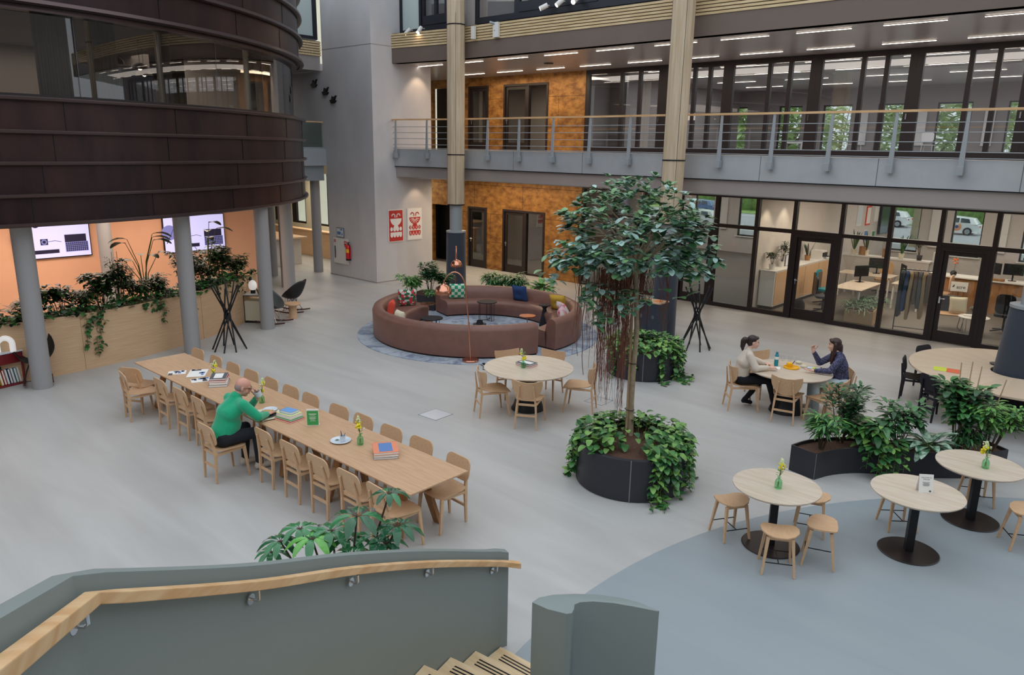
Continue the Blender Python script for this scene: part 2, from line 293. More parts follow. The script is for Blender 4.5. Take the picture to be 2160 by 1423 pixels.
    def patch(s,outline,fn,thick,rings=(1,.8,.55,.28),mi=0,mi_edge=None):
        """plate from a closed 2-D outline; fn(u,v)->(pos,normal)"""
        n=len(outline); cu=sum(p[0] for p in outline)/n; cv=sum(p[1] for p in outline)/n; top=[];bot=[]
        for k in rings:
            for (u,v) in outline:
                p,nn=fn(cu+(u-cu)*k,cv+(v-cv)*k); p=Vector(p); nn=Vector(nn).normalized(); top.append(p+nn*thick/2); bot.append(p-nn*thick/2)
        p,nn=fn(cu,cv); p=Vector(p); nn=Vector(nn).normalized(); top.append(p+nn*thick/2); bot.append(p-nn*thick/2)
        k=len(rings); T=len(top); fs=[]
        for i in range(k-1):
            for j in range(n):
                a,b,c,d=i*n+j,i*n+(j+1)%n,(i+1)*n+(j+1)%n,(i+1)*n+j; fs.append((a,b,c,d)); fs.append((T+a,T+d,T+c,T+b))
        for j in range(n):
            a,b=(k-1)*n+j,(k-1)*n+(j+1)%n; fs.append((a,b,k*n)); fs.append((T+b,T+a,T+k*n))
        s.add(top+bot,fs,mi)
        base=len(s.v)-2*T; es=[(base+j,base+T+j,base+T+(j+1)%n,base+(j+1)%n) for j in range(n)]
        s.f+=es; s.mi+=[mi if mi_edge is None else mi_edge]*n
        return s
    def leaf(s,p,d,L,W,up=(0,0,1),droop=.3,fold=.25,mi=0,tip=1.0,wide=.45):
        """leaf blade: base p, direction d, length L, width W, bent down"""
        p=Vector(p); d=Vector(d).normalized(); u=Vector(up); sd=d.cross(u)
        if sd.length<1e-3: sd=d.cross(Vector((1,0,0)))
        sd.normalize(); u=sd.cross(d).normalized(); vs=[]
        prof=((0,.1),(wide*.4,.72),(wide,1),(.5+wide/2,.84),(.94,.4),(1,.05))
        for t,w in prof:
            q=p+d*L*t*(1-.3*droop*t)-u*L*droop*t*t*.8
            vs+= [q-sd*W*.5*w+u*W*fold*.5*w,q,q+sd*W*.5*w+u*W*fold*.5*w]
        fs=[]
        for i in range(5):
            a=i*3; fs+=[(a,a+1,a+4,a+3),(a+1,a+2,a+5,a+4)]
        return s.add(vs,fs,mi)
    def obj(s,name,mats,parent=None,smooth=None,bevel=0,loc=None,rz=0,fix=True,kind=None):
        me=bpy.data.meshes.new(name); me.from_pydata(s.v,[],s.f)
        mats=mats if isinstance(mats,(list,tuple)) else [mats]
        for m in mats: me.materials.append(M[m] if isinstance(m,str) else m)
        if len(mats)>1: me.polygons.foreach_set('material_index',s.mi)
        if fix or bevel:
            b=bmesh.new(); b.from_mesh(me)
            if fix: bmesh.ops.recalc_face_normals(b,faces=b.faces)
            if bevel:
                ed=[e for e in b.edges if len(e.link_faces)==2 and e.calc_face_angle(0)>R(35)]
                bmesh.ops.bevel(b,geom=ed,offset=bevel,segments=2,affect='EDGES',profile=.6,clamp_overlap=True)
            b.to_mesh(me); b.free()
        if smooth is not None:
            me.polygons.foreach_set('use_smooth',[True]*len(me.polygons))
            if smooth<180: me.set_sharp_from_angle(angle=R(smooth))
        me.update(); o=bpy.data.objects.new(name,me); C.objects.link(o)
        if parent: o.parent=parent
        if loc: o.location=loc
        if rz: o.rotation_euler=(0,0,rz)
        if kind: o['kind']=kind
        return o
def tag(o,label,cat,group=None,kind=None):
    o['label']=label; o['category']=cat
    if group: o['group']=group
    if kind: o['kind']=kind
    return o
def thing(name,label,cat,loc=(0,0,0),rz=0,group=None):
    o=bpy.data.objects.new(name,None); o.empty_display_size=.1; C.objects.link(o); o.location=loc; o.rotation_euler=(0,0,rz); return tag(o,label,cat,group)
def struct(o,label=None):
    o['kind']='structure'
    if label: o['label']=label
    return o
def node(name,loc=(0,0,0),rz=0):
    o=bpy.data.objects.new(name,None); o.empty_display_size=.1; C.objects.link(o); o.location=loc; o.rotation_euler=(0,0,rz); o['kind']='structure'; return o
def dup(root,loc,rz,label,group=None,skip=()):
    r=root.copy(); C.objects.link(r); r.location=loc; r.rotation_euler=(0,0,rz); r['label']=label
    if group: r['group']=group
    for ch in list(root.children):
        if ch.name.split('.')[0] in skip: continue
        c=ch.copy(); C.objects.link(c); c.parent=r
        for g in list(ch.children):
            e=g.copy(); C.objects.link(e); e.parent=c
    return r
def text(body,size,m,name='lettering',parent=None,loc=(0,0,0),rot=(0,0,0),ext=.0006,align='CENTER'):
    cu=bpy.data.curves.new(name,'FONT'); cu.body=body; cu.size=size; cu.extrude=ext; cu.align_x=align; cu.align_y='CENTER'
    o=bpy.data.objects.new(name,cu); C.objects.link(o); dg=bpy.context.evaluated_depsgraph_get(); me=bpy.data.meshes.new_from_object(o.evaluated_get(dg))
    bpy.data.objects.remove(o); n=bpy.data.objects.new(name,me); C.objects.link(n); me.materials.clear(); me.materials.append(M[m]); n.location=loc; n.rotation_euler=rot
    if parent: n.parent=parent
    return n
def rrect(w,h,r,n=5,cx=0,cy=0):
    out=[]
    for (sx,sy,a0) in ((1,1,0),(-1,1,90),(-1,-1,180),(1,-1,270)):
        for i in range(n+1):
            a=R(a0+90*i/n); out.append((cx+sx*(w/2-r)+r*math.cos(a),cy+sy*(h/2-r)+r*math.sin(a)))
    return out
def arcpts(cx,cy,r,a0,a1,n,z=0): return [(cx+r*math.cos(R(a0+(a1-a0)*i/n)),cy+r*math.sin(R(a0+(a1-a0)*i/n)),z) for i in range(n+1)]
TT=.742
# ================================================================= SETTING
# lights of the place, and fill lamps added to brighten dark rooms
area('corridor_glow_low',(-18.2,18.6,3.25),3.2,1.2,62,(1,.78,.52))
area('corridor_glow_low',(-15.9,18.6,3.25),1.6,1.2,26,(1,.78,.52))
area('corridor_glow_up',(-18.4,19.4,6.8),4.5,1.0,85,(1,.78,.52))
area('corridor_glow_up',(-9,18.4,6.85),16,1.6,150,(1,.9,.8))
area('loggia_light',(-7.5,18.4,3.3),14,1.4,40,(1,.74,.52))
area('office_light',(-5.6,22.6,3.25),5,4,150,(1,.84,.68))
area('office_light',(-5,28.5,3.25),6,4,110,(1,.88,.76))
area('empty_room_light',(-15,27,3.3),9,7,170,(1,.93,.86))
area('lounge_light',(-18.9,6.2,2.88),1.4,6.5,110,(1,.84,.7))
area('far_corridor_fill',(-25.5,18.2,3.1),6,3,150,(1,.9,.72))  # unseen lamps added to brighten the far corridor
area('far_corridor_fill',(-25.5,12.5,3.1),4,4,120,(1,.86,.7))
area('upper_room_fill',(-8,26,6.8),14,8,380,(.95,.97,1))  # unseen area lamp added so the upper room reads brighter
area('far_upper_light',(-27,13,6.7),4,3,60,(1,.9,.78))
area('rotunda_room_light',(-19.5,6,6.5),3,7,110,(1,.9,.8))
for y in (20.7,21.9): spot('wall_washer',(-8.55,y,3.2),(-9.0,y,1.7),26,(1,.8,.58),75)
spot('block_washer',(-19.1,16.9,6.85),(-19.7,16.9,5.4),22,(1,.72,.48),80)
spot('block_washer',(-19.05,16.75,3.3),(-19.7,16.75,1.9),12,(1,.72,.48),80)

fl=MB(); fl.bx(-34,10,-12,20,-.25,0); struct(fl.obj('floor','floor'),'pale grey poured floor of the hall')
zo=MB(); zo.prism([(3.18+7.1*math.cos(t*PI/60),5.59+7.1*math.sin(t*PI/60)) for t in range(120)],0,.004); struct(zo.obj('floor_inlay','zone'),'round blue-grey floor area under the small tables')
rf=MB(); rf.bx(-24,3,20,32,-.25,0); struct(rf.obj('floor_rooms','floor_room'),'grey carpet floor of the rooms behind the glass')
# enclosing walls out of view, and everything above the balcony
w=MB(); w.bx(9.5,10,-12,20,0,11); struct(w.obj('wall_right','wall_grey'))
w=MB(); w.bx(-34,10,-12,-11.5,0,11); struct(w.obj('wall_front','wall_grey'))
w=MB(); w.bx(-34.3,-34,-12,32,0,14); struct(w.obj('wall_left','wall_cream'))

def holed(name,axis,pos,thick,a0,a1,z0,z1,holes,m,label=None):
    """wall in plane axis=pos with rectangular holes (a0,a1,z0,z1)"""
    w=MB(); xs=sorted({a0,a1,*[h[0] for h in holes],*[h[1] for h in holes]})
    for i in range(len(xs)-1):
        p,q=xs[i],xs[i+1]
        if q-p<1e-4: continue
        hs=sorted([(h[2],h[3]) for h in holes if h[0]<=p+1e-5 and h[1]>=q-1e-5]); z=z0
        segs=[]
        for h in hs: segs.append((z,h[0])); z=h[1]
        segs.append((z,z1))
        for a,b in segs:
            if b-a>1e-3:
                if axis=='Y': w.bx(p,q,pos,pos+thick,a,b)
                else: w.bx(pos-thick,pos,p,q,a,b)
    return struct(w.obj(name,m),label)
# concrete lift block
b=MB(); b.bx(-22.2,-19.6,15.07,17.5,0,14); b.bx(-24.2,-22.2,15.07,17.5,4.25,6.76); blk=struct(b.obj('wall_block','concrete'),'tall pale concrete block rising through the atrium')
j=MB(); j.bx(-22.21,-19.59,15.062,17.4,7.40,7.408); j.bx(-22.21,-19.59,15.06,17.4,0,.03); j.obj('joint','wall_grey',blk)
# ochre clad corridor walls
OL=[(-22.35,-21.35,0,2.22),(-20.37,-19.38,0,2.25),(-18.58,-16.6,0,2.26)]
holed('wall_back_lower','Y',20,.15,-24,-15.0,0,3.4,OL,'ochre','lower corridor wall clad in glowing golden brown panels')
OU=[(-23.2,-21.6,4.3,6.6),(-21.18,-20.12,4.3,6.6),(-19.36,-17.26,4.3,6.6)]
holed('wall_back_upper','Y',20.8,.15,-24,-15.68,4.3,6.92,OU,'ochre','upper corridor wall clad in glowing golden brown panels')
bk=MB(); bk.bx(-24,-15,22.2,22.3,4.3,6.9); bk.bx(-24,-16.0,21.2,21.3,0,3.42); bk.bx(-16.1,-16.0,20.15,21.2,0,3.42); struct(bk.obj('wall_stairwell','wall_grey'))
bk=MB(); bk.bx(-21.4,-21.3,20.15,21.2,0,3.42); bk.bx(-19.2,-19.1,20.15,21.2,0,3.42); bk.bx(-21.4,-21.3,20.95,22.2,4.3,6.9); bk.bx(-19.5,-19.4,20.95,22.2,4.3,6.9); struct(bk.obj('wall_stairwell_side','wall_grey'))
def door(n,x0,x1,z0,z1,y,label,split=None,handle='l',m='frame_dark',pane='pane_dark',leafw=.1,kick=.28):
    d=node('door_%d'%n,((x0+x1)/2,y,z0)); d['label']=label; cx=(x0+x1)/2; w=x1-x0; h=z1-z0
    f=MB(); f.box(-w/2+.04,.06,h/2,.08,.16,h); f.box(w/2-.04,.06,h/2,.08,.16,h); f.box(0,.06,h-.04,w-.16,.16,.08); f.obj('door_frame',m,d,bevel=.004)
    def leaf(a,b2):
        l=MB(); l.bx(a,a+leafw,.03,.08,.01,h-.09); l.bx(b2-leafw,b2,.03,.08,.01,h-.09); l.bx(a+leafw,b2-leafw,.03,.08,h-.09-leafw,h-.09); l.bx(a+leafw,b2-leafw,.03,.08,.01,kick)
        o=l.obj('door_leaf',m,d,bevel=.003); g=MB(); g.bx(a+leafw,b2-leafw,.05,.058,kick,h-.09-leafw); g.obj('pane',pane,o)
        hx=a+leafw/2 if handle=='l' else b2-leafw/2; sg=1 if handle=='l' else -1
        k=MB(); k.box(hx,.025,1.02,.035,.012,.16); k.tube([(hx,.02,1.06),(hx,-.03,1.06),(hx+sg*.12,-.03,1.06)],.01); k.obj('door_handle','chrome',o)
    if split is None: leaf(-w/2+.085,w/2-.085)
    else:
        s=split-cx; f=MB(); f.box(s,.06,h/2-.04,.1,.14,h-.08); f.obj('door_mullion',m,d); leaf(-w/2+.085,s-.055)
        g=MB(); g.bx(s+.055,w/2-.085,.05,.058,.05,h-.09); g.obj('pane',pane,d)
        g=MB(); g.bx(s+.055,w/2-.085,.03,.09,0,.05); g.obj('sill',m,d)
    return d
dk=MB(); dk.bx(-22.6,-21.42,20.5,20.6,0,3.3); dk.bx(-23.5,-21.4,21.3,21.4,4.3,6.9); struct(dk.obj('wall_dark_sheet','black_metal'))  # black sheets standing in for the darkness inside the open doorways
door(1,-20.37,-19.38,0,2.25,20,'dark framed glass door in the golden wall, lower floor, left')
door(2,-18.58,-16.6,0,2.26,20,'wide dark framed glass door with side pane, lower floor',split=-17.5)
door(3,-21.18,-20.12,4.3,6.6,20.8,'dark framed glass door in the golden wall, upper floor, left')
door(4,-19.36,-17.26,4.3,6.6,20.8,'wide dark framed glass door with side pane, upper floor',split=-18.2)
for k,(z0,x0) in enumerate(((0,-17.3),(4.3,-18.05))):
    h=MB(); h.tube([(x0,(21.14,22.14)[k],z0+1.5),(x0+.9,(21.14,22.14)[k],z0+.55)],.025); h.box(x0-.15,(21.14,22.14)[k]+.02,z0+1.5,.3,.08,.05); h.box(x0+.8,(21.14,22.14)[k]+.03,z0+.65,.05,.08,.05); tag(h.obj('stair_handrail','black_metal'),'sloping dark stair handrail seen behind the %s floor wide glass door'%('lower','upper')[k],'handrail','handrails seen through the corridor doors')
# glazed partition lower floor, Y=20
ML=[-15.0,-13.75,-12.6,-11.4,-10.22,-9.0,-7.95,-6.72,-5.55,-4.43,-3.3,-2.15,-1.0]
doors={-11.4:5,-7.95:6,-4.43:7}
for i in range(len(ML)-1):
    x0,x1=ML[i],ML[i+1]; wn=node('window_%d'%(i+1),((x0+x1)/2,20,0)); w=x1-x0; wn['label']='dark framed glass bay of the ground floor partition'
    f=MB(); isd=x0 in doors
    f.box(-w/2,.05,1.6,.1,.14,3.2)
    if i==len(ML)-2: f.box(w/2,.05,1.6,.1,.14,3.2)
    f.box(0,.05,3.17,w-.1,.14,.06); f.box(0,.05,2.34,w-.1,.12,.1)
    if not isd: f.box(0,.05,.06,w-.1,.14,.12)
    f.obj('window_frame','frame_dark',wn,bevel=.003)
    g=MB(); g.bx(-w/2+.05,w/2-.05,.05,.058,2.39,3.14); g.obj('pane','pane',wn)
    if isd: door(doors[x0],x0+.05,x1-.05,0,2.29,20,{5:'dark framed glass door into the empty room',6:'dark framed glass door into the office by the long cabinet',7:'dark framed glass door into the office beside the coats'}[doors[x0]],pane='pane',leafw=.09)
    else: g=MB(); g.bx(-w/2+.05,w/2-.05,.05,.058,.12,2.29); g.obj('pane','pane',wn)
tr=MB(); tr.bx(-15,-1,19.96,20.2,3.2,3.42); struct(tr.obj('trim_1','frame_dark'))
# upper glazed facade, Y=20.8
MU=[-15.68,-12.75,-10.62,-8.12,-5.7,-3.3,-.9]
for i in range(len(MU)-1):
    x0,x1=MU[i],MU[i+1]; w=x1-x0; wn=node('window_%d'%(i+21),(x0,20.8,4.3)); wn['label']='dark framed glass bay of the upper floor'
    f=MB(); H=2.6; e=[0,.16]
    a=.16; b2=w-.16; p1=a+(b2-a)*.46; p2=p1+.1+(b2-a)*.22
    f.bx(0,.16,0,.12,0,H); f.bx(w-.16,w,0,.12,0,H); f.bx(p1,p1+.11,0,.12,.18,H-.14); f.bx(p2,p2+.11,0,.12,.18,H-.14); f.bx(.16,w-.16,0,.12,0,.18); f.bx(.16,w-.16,0,.12,H-.14,H)
    f.obj('window_frame','frame_dark',wn,bevel=.003)
    for q,r in ((a,p1),(p1+.11,p2),(p2+.11,b2)): g=MB(); g.bx(q,r,.05,.058,.18,H-.14); g.obj('pane','pane_dark',wn)
    h=MB(); h.box(w-.08,-.02,1.0,.03,.03,.14); h.obj('window_handle','chrome',wn)
pt=MB(); pt.box(-11.75,20.83,5.38,.3,.01,.2); tag(pt.obj('paper_notice','paper'),'small white paper notice on the dark upper glazing behind the column','notice')
# slabs
sl=MB(); sl.prism([(-19.6,15.96),(-17,16.36),(3,16.36),(3,32),(-24,32),(-24,17.5),(-19.6,17.5)],3.42,4.3); struct(sl.obj('floor_upper','soffit'),'upper floor slab and grey ceiling of the lower corridor')
fp=[(-19.6,15.9,0),(-17.0,16.3,0),(3,16.3,0)]
fa=MB(); fa.ribbon(fp,[(0,3.76),(0,4.3),(-.06,4.3),(-.06,3.76)]); fo=struct(fa.obj('trim_2','fascia'),'light grey metal edge of the balcony')
fb=MB(); fb.ribbon(fp,[(0,3.735),(-.05,3.735),(-.7,3.36),(-.7,3.42),(-.1,3.72)]); fb.obj('soffit_band','steel',fo)
fc=MB(); fc.ribbon(fp,[(-.01,3.735),(-.01,3.76),(-.06,3.76),(-.06,3.735)]); fc.obj('shadow_gap','black_metal',fo)
us=MB(); us.prism([(-19.6,15.9),(-17,16.25),(3,16.25),(3,32),(-24,32),(-24,17.5),(-19.6,17.5)],6.9,7.3); struct(us.obj('ceiling_upper','soffit'),'grey metal ceiling of the upper corridor')
sp2=[(-19.6,15.86,0),(-17.0,16.2,0),(3,16.2,0)]
ff=MB(); ff.ribbon(sp2,[(-.02,6.9),(-.02,7.38),(-.3,7.38),(-.3,6.9)]); struct(ff.obj('trim_3','soffit_dark'),'taupe downstand below the timber slats')
def slats(path,z0,z1,n,name,label):
    root=node(name); root['label']=label; bk=MB(); bk.ribbon(path,[(-.05,z0),(-.05,z1),(-.12,z1),(-.12,z0)]); bk.obj('backing','frame_dark',root)
    h=(z1-z0)/n
    for k in range(n):
        q=MB(); zz=z0+k*h; q.ribbon(path,[(0,zz),(0,zz+h*.72),(-.05,zz+h*.72),(-.05,zz)]); q.obj('slat','slat_wood',root)
slats(sp2,7.34,7.78,6,'trim_4','pale timber slats along the upper balcony edge')
# storey above the slats
wa=MB(); wa.bx(-19.6,3,16.6,16.8,7.3,11.5); struct(wa.obj('wall_upper','wall_grey'))
def topwin(n,x0,x1,z0,z1,y,label,kind=0):
    wn=node('window_%d'%n,(x0,y,z0)); wn['label']=label; w=x1-x0; h=z1-z0; f=MB(); f.bx(0,.09,0,.1,0,h); f.bx(w-.09,w,0,.1,0,h); f.bx(.09,w-.09,0,.1,0,.16 if kind else .09)
    if kind==2:
        for t in (.34,.62): f.bx(w*t,w*t+.1,0,.1,.16,h)
        f.bx(.09,w-.09,-.02,.08,.16,.42)
    f.bx(.09,w-.09,0,.1,h-.09,h); f.obj('window_frame','frame_blue',wn); g=MB(); g.bx(.09,w-.09,.05,.06,.09,h-.09); g.obj('pane','frost' if kind==0 else 'pane_dark',wn)
topwin(30,-19.6,-18.6,7.8,10.4,16.22,'upper window with pale frosted panel beside the concrete block',0)
topwin(31,-18.6,-16.95,7.8,10.4,16.26,'dark framed upper window left of the wood column',2)
topwin(32,-16.3,-14.7,7.8,10.4,16.26,'dark framed upper window right of the wood column',1)
topwin(33,-14.7,-11.9,7.8,10.4,16.26,'wide dark framed upper window above the spotlights',2)
topwin(34,-11.9,-9.5,7.8,10.4,16.26,'dark framed upper window next to the second wood column',1)
ib=MB(); ib.bx(-19.5,-9.5,16.58,16.6,7.8,10.4); struct(ib.obj('wall_upper_inner','wall_white'))
lg=MB(); lg.bx(-19.6,3,16.2,16.6,10.4,11.5); struct(lg.obj('wall_upper_band','soffit_dark'))
# back wall of rooms, windows to the street
def backwall(name,z0,z1,holes,m,lab):
    holed(name,'Y',32,.3,-24,3,z0,z1,holes,m,lab)
LW=[(-20.4,-19.4),(-17.5,-16.5),(-15.3,-14.35),(-12.6,-11.6),(-8.9,-7.85),(-6.75,-5.75),(-4.5,-3.5),(-2.4,-1.4)]
UW=[(-19,-17.9),(-16.4,-15.3),(-13.9,-12.9),(-12.05,-10.9),(-9.95,-8.85),(-7.85,-6.7),(-5.6,-4.5),(-3.5,-2.4),(-1.3,-.2)]
backwall('wall_rear_lower',0,3.42,[(a,b,.75,2.9) for a,b in LW],'wall_white','pale rear wall of the ground floor rooms')
backwall('wall_rear_upper',4.3,6.9,[(a,b,4.45,6.3) for a,b in UW],'wall_grey','grey rear wall of the upper room')
n=40
for (lst,z0,z1) in ((LW,.75,2.9),(UW,4.45,6.3)):
    for a,b in lst:
        wn=node('window_%d'%n,(a,32,z0)); wn['label']='narrow window to the street'; n+=1; w=b-a; h=z1-z0; f=MB()
        f.bx(0,.05,.1,.2,0,h); f.bx(w-.05,w,.1,.2,0,h); f.bx(.05,w-.05,.1,.2,0,.05); f.bx(.05,w-.05,.1,.2,h-.05,h); f.obj('window_frame','frame_dark',wn)
        g=MB(); g.bx(.05,w-.05,.14,.15,.05,h-.05); g.obj('pane','pane',wn); s=MB(); s.bx(-.06,w+.06,-.08,.1,-.04,0); s.obj('sill','white',wn)
for i,(x,z0,z1) in enumerate(((-7.3,1.0,2.5),(-5.1,1.0,2.4),(-15.95,1.0,2.4),(-3,1.0,2.4),(-12.5,4.75,6.0),(-10.4,4.75,6.0),(-8.3,4.75,6.0),(-6.1,4.75,6.0),(-4.0,4.75,6.0))):
    s=MB(); s.bx(x-.16,x+.16,31.9,31.98,z0,z1); s.box(x+.13,31.9,(z0+z1)/2,.03,.03,.05)
    tag(s.obj('vent_panel','white',bevel=.005),('white ventilation panel between street windows, '+('ground floor, ','upper floor, ')[i>3]+('left of the car window','right of the car window','in the empty room','far right','first from left','second from left','third from left','fourth from left','fifth from left')[i]),'panel','white panels between the windows')
pw=MB(); pw.bx(-9.15,-9.05,20.2,32,0,3.42); struct(pw.obj('wall_partition','wall_white'),'white partition between empty room and office')
pw=MB(); pw.bx(-24.1,-24,20.1,32,0,3.42); pw.bx(-15.78,-15.68,20.9,32,4.3,6.9); struct(pw.obj('wall_partition_side','wall_grey'))
pw=MB(); pw.bx(-1,-.9,20,32,0,6.9); struct(pw.obj('wall_office_right','wall_white'))
# balcony railing
ra=thing('balcony_railing','grey metal balcony railing with oak handrail and thin horizontal cables','railing')
rp=[(-19.6,15.84,5.2),(-17.0,16.22,5.2),(3,16.22,5.2)]
h=MB(); h.ribbon(rp,[(.03,-.025),(.03,.02),(-.03,.02),(-.03,-.025)]); h.obj('handrail','rail_wood',ra)
def railp(x): return 15.84+(x+19.6)/2.6*.38 if x<-17 else 16.22
for k in range(-0,17):
    x=-19.4+1.228*k if k else -19.45
    y=railp(x); p=MB(); p.bar((x,y+.0,5.17),(x,y-.02,4.15),.05,.035,w1=.1); p.bx(x-.06,x+.06,y-.09,y+.04,4.02,4.18); p.obj('post','steel',ra,bevel=.004)
for z in (4.98,4.80,4.62,4.44,4.33):
    c=MB(); c.tube([(-19.6,15.86,z),(-17,16.24,z),(3,16.24,z)],.009,6); c.obj('cable','steel',ra)
# ceiling lights in the upper corridor
k=0
lin=1
names=['first','second','third','fourth','fifth','sixth','seventh','eighth','ninth','tenth','eleventh','twelfth','thirteenth']
def clight(x,y,lab,grp,L=1.15,ax=0):
    t=thing('ceiling_light',lab,'ceiling light',(x,y,6.9 if y>15 else 6.9),ax,grp)
    f=MB(); f.box(0,0,-.006,L+.02,.05,.01); f.obj('light_frame','white',t); d=MB(); d.box(0,0,-.013,L,.034,.006); d.obj('diffuser','lamp_on',t); return t
for row,(y,x0,nn,rl) in enumerate(((16.95,-19.0,11,'front row near the balcony edge'),(19.7,-19.85,12,'back row near the glazing'))):
    for i in range(nn):
        clight(x0+1.777*i,y,'slim glowing ceiling light, %s, %s from the left'%(rl,names[i]),'linear lights in the upper corridor ceiling')
for j in range(4):
    for i in range(5): clight(-13.5+2.6*i,22.3+2.4*j,'slim ceiling light inside the upper room, row %s from the glass, %s from the left'%(names[j],names[i]),'linear lights inside the upper room',1.5)
cv=MB(); cv.lathe([(0,0),(.13,0),(.15,-.015),(.15,-.02),(0,-.02)],-15.39,18.51,6.9); tag(cv.obj('ceiling_vent','black_metal'),'small dark round vent in the upper corridor ceiling','vent')
# columns: oak cladding over steel pipe with dark padded foot
def column(x,y,lab,rt,rb,zp,base=0):
    t=thing('column',lab,'column',(x,y,0),0,'tall oak-clad columns in front of the balcony')
    n=12; poly=[(.26*math.cos(2*PI*(i+.5)/n),.26*math.sin(2*PI*(i+.5)/n)) for i in range(n)]
    for a,b in ((2.72,4.15),(4.18,7.75),(7.78,12)): c=MB(); c.prism(poly,a,b); c.obj('wood_cladding','clad_wood',t)
    r=MB(); r.cyl(0,0,4.15,4.18,.265); r.cyl(0,0,7.75,7.78,.265); r.cyl(0,0,2.69,2.72,.265)
    for i in range(4):
        a=2*PI*(i*3+1)/n+PI/n*0+.26; r.box(.258*math.cos(a),.258*math.sin(a),5.4,.008,.008,5.3)
    r.obj('joint','black_metal',t)
    p=MB(); p.cyl(0,0,0,2.7,.19); p.obj('pipe','steel',t,smooth=40)
    p=MB(); p.lathe([(rb,0),((rb+rt)/2,zp/2),(rt,zp-.05),(rt-.02,zp)],n=32); p.obj('padding','pad_dark',t,smooth=50)
    q=MB(); q.lathe([(rt+.01,zp-.05),(rt+.01,zp),(.19,zp+.01)],n=32); q.obj('collar','steel',t,smooth=30)
column(-16.66,15.85,'oak-clad column with dark foot behind the copper lamps',.29,.31,1.92)
column(-9.24,15.75,'oak-clad column with dark foot behind the tall tree',.29,.31,1.92)
column(-1.80,15.18,'column with wide dark padded foot rising through the large round table',.33,.46,1.94)

# ---------------------------------------------------------------- rotunda on the left
RC=(-24.53,3.86)
def arc(r,a0=-70,a1=100,n=96,z=0): return [(RC[0]+r*math.cos(R(a0+(a1-a0)*i/n)),RC[1]+r*math.sin(R(a0+(a1-a0)*i/n)),z) for i in range(n+1)]
ro=MB(); ro.ribbon(arc(9.97),[(0,2.95),(0,5.03),(-.12,5.03),(-.12,2.95)]); RO=struct(ro.obj('wall_rotunda_lower','rust_clad',smooth=30),'curved parapet clad in dark rust-brown metal with projecting rims')
for i,z in enumerate((2.97,3.45,3.98,4.49,5.02)):
    q=MB(); e=.05 if i<4 else .07; q.ribbon(arc(9.98),[(0,z-.03),(e,z-.035),(e+.025,z-.01),(e+.02,z+.03),(0,z+.035)]); q.obj('rim','rust_rim',RO,smooth=60)
def seams(z0,z1,parent,off=0,step=12.2,r=9.975):
    q=MB()
    a=-60+off
    while a<98:
        q.box(RC[0]+r*math.cos(R(a)),RC[1]+r*math.sin(R(a)),(z0+z1)/2,.006,.012,z1-z0-.06,R(a)); a+=step
    q.obj('seam','black_metal',parent)
for i,(z0,z1) in enumerate(((2.97,3.45),(3.45,3.98),(3.98,4.49),(4.49,5.02))): seams(z0,z1,RO,i*1.3)
ro=MB(); ro.ribbon(arc(9.97),[(0,6.5),(0,9.3),(-.12,9.3),(-.12,6.5)]); RU=struct(ro.obj('wall_rotunda_upper','rust_clad',smooth=30),'curved upper wall clad in dark rust-brown metal with projecting rims')
for i,z in enumerate((6.52,7.1,7.68,8.26,8.84)):
    q=MB(); q.ribbon(arc(9.98),[(0,z-.04),(.07,z-.05),(.11,z-.02),(.1,z+.04),(0,z+.045)]); q.obj('rim','rust_rim',RU,smooth=60)
    if i<4: seams(z,z+.58,RU,3+i*1.7)
q=MB(); q.ribbon(arc(9.9),[(.0,6.40),(.0,6.5),(-.5,6.5),(-.5,6.44)]); q.obj('soffit','rust_rim',RU)
q=MB(); q.ribbon(arc(9.9),[(.0,5.03),(.0,5.1),(-.2,5.1),(-.2,5.03)]); q.obj('window_ledge','frame_dark',RO)
wn=node('window_60'); wn['label']='curved band of dark glass around the rotunda'
g=MB(); g.ribbon(arc(9.76),[(0,5.1),(0,6.44),(-.012,6.44),(-.012,5.1)]); g.obj('pane','pane_rot',wn,smooth=40)
q=MB()
for a in (7.2,16.6,25.5,36.5,46): q.box(RC[0]+9.77*math.cos(R(a)),RC[1]+9.77*math.sin(R(a)),5.77,.004,.008,1.34,R(a))
q.obj('glass_joint','greyp',wn)
ds=MB(); ds.prism([(p[0],p[1]) for p in arc(9.85,-180,180,96)[:-1]],2.97,3.1); struct(ds.obj('ceiling_rotunda','wall_cream'),'ceiling under the rotunda')
ds=MB(); ds.prism([(p[0],p[1]) for p in arc(9.7,-180,180,96)[:-1]],4.2,4.3); ds.prism([(p[0],p[1]) for p in arc(9.7,-180,180,96)[:-1]],6.56,6.7); ds.prism([(p[0],p[1]) for p in arc(9.86,-180,180,96)[:-1]],9.2,9.3); struct(ds.obj('floor_rotunda','soffit_dark'),'floor and ceiling of the room inside the rotunda')
iw=MB(); iw.bx(-21.8,-21.6,-4,8.6,4.3,6.6); iw.bx(-21.6,-20.2,8.5,8.6,4.3,6.6); struct(iw.obj('wall_rotunda_inner','wall_grey'))
for i,(a,b,rr) in enumerate(((4.6,9.2,9.2),(10.2,13.8,9.2))):
    c=MB(); pts=[]; 
    nf=70
    for k in range(nf+1):
        an=R(a+(b-a)*k/nf); q=rr+.045*math.sin(k*1.25+.5*math.sin(k*.7)); pts.append((RC[0]+q*math.cos(an),RC[1]+q*math.sin(an),0))
    c.ribbon(pts,[(0,4.35),(0,6.5),(-.01,6.5),(-.01,4.35)]); tag(c.obj('curtain','curtain',smooth=180),'pale pleated curtain behind the rotunda glass, '+('left drop','right drop')[i],'curtain','curtains behind the rotunda glass')
c=MB(); c.cyl(-16.75,7.45,4.3,6.56,.13); tag(c.obj('rotunda_column','steel',smooth=40),'slim round grey column inside the rotunda glass','column')
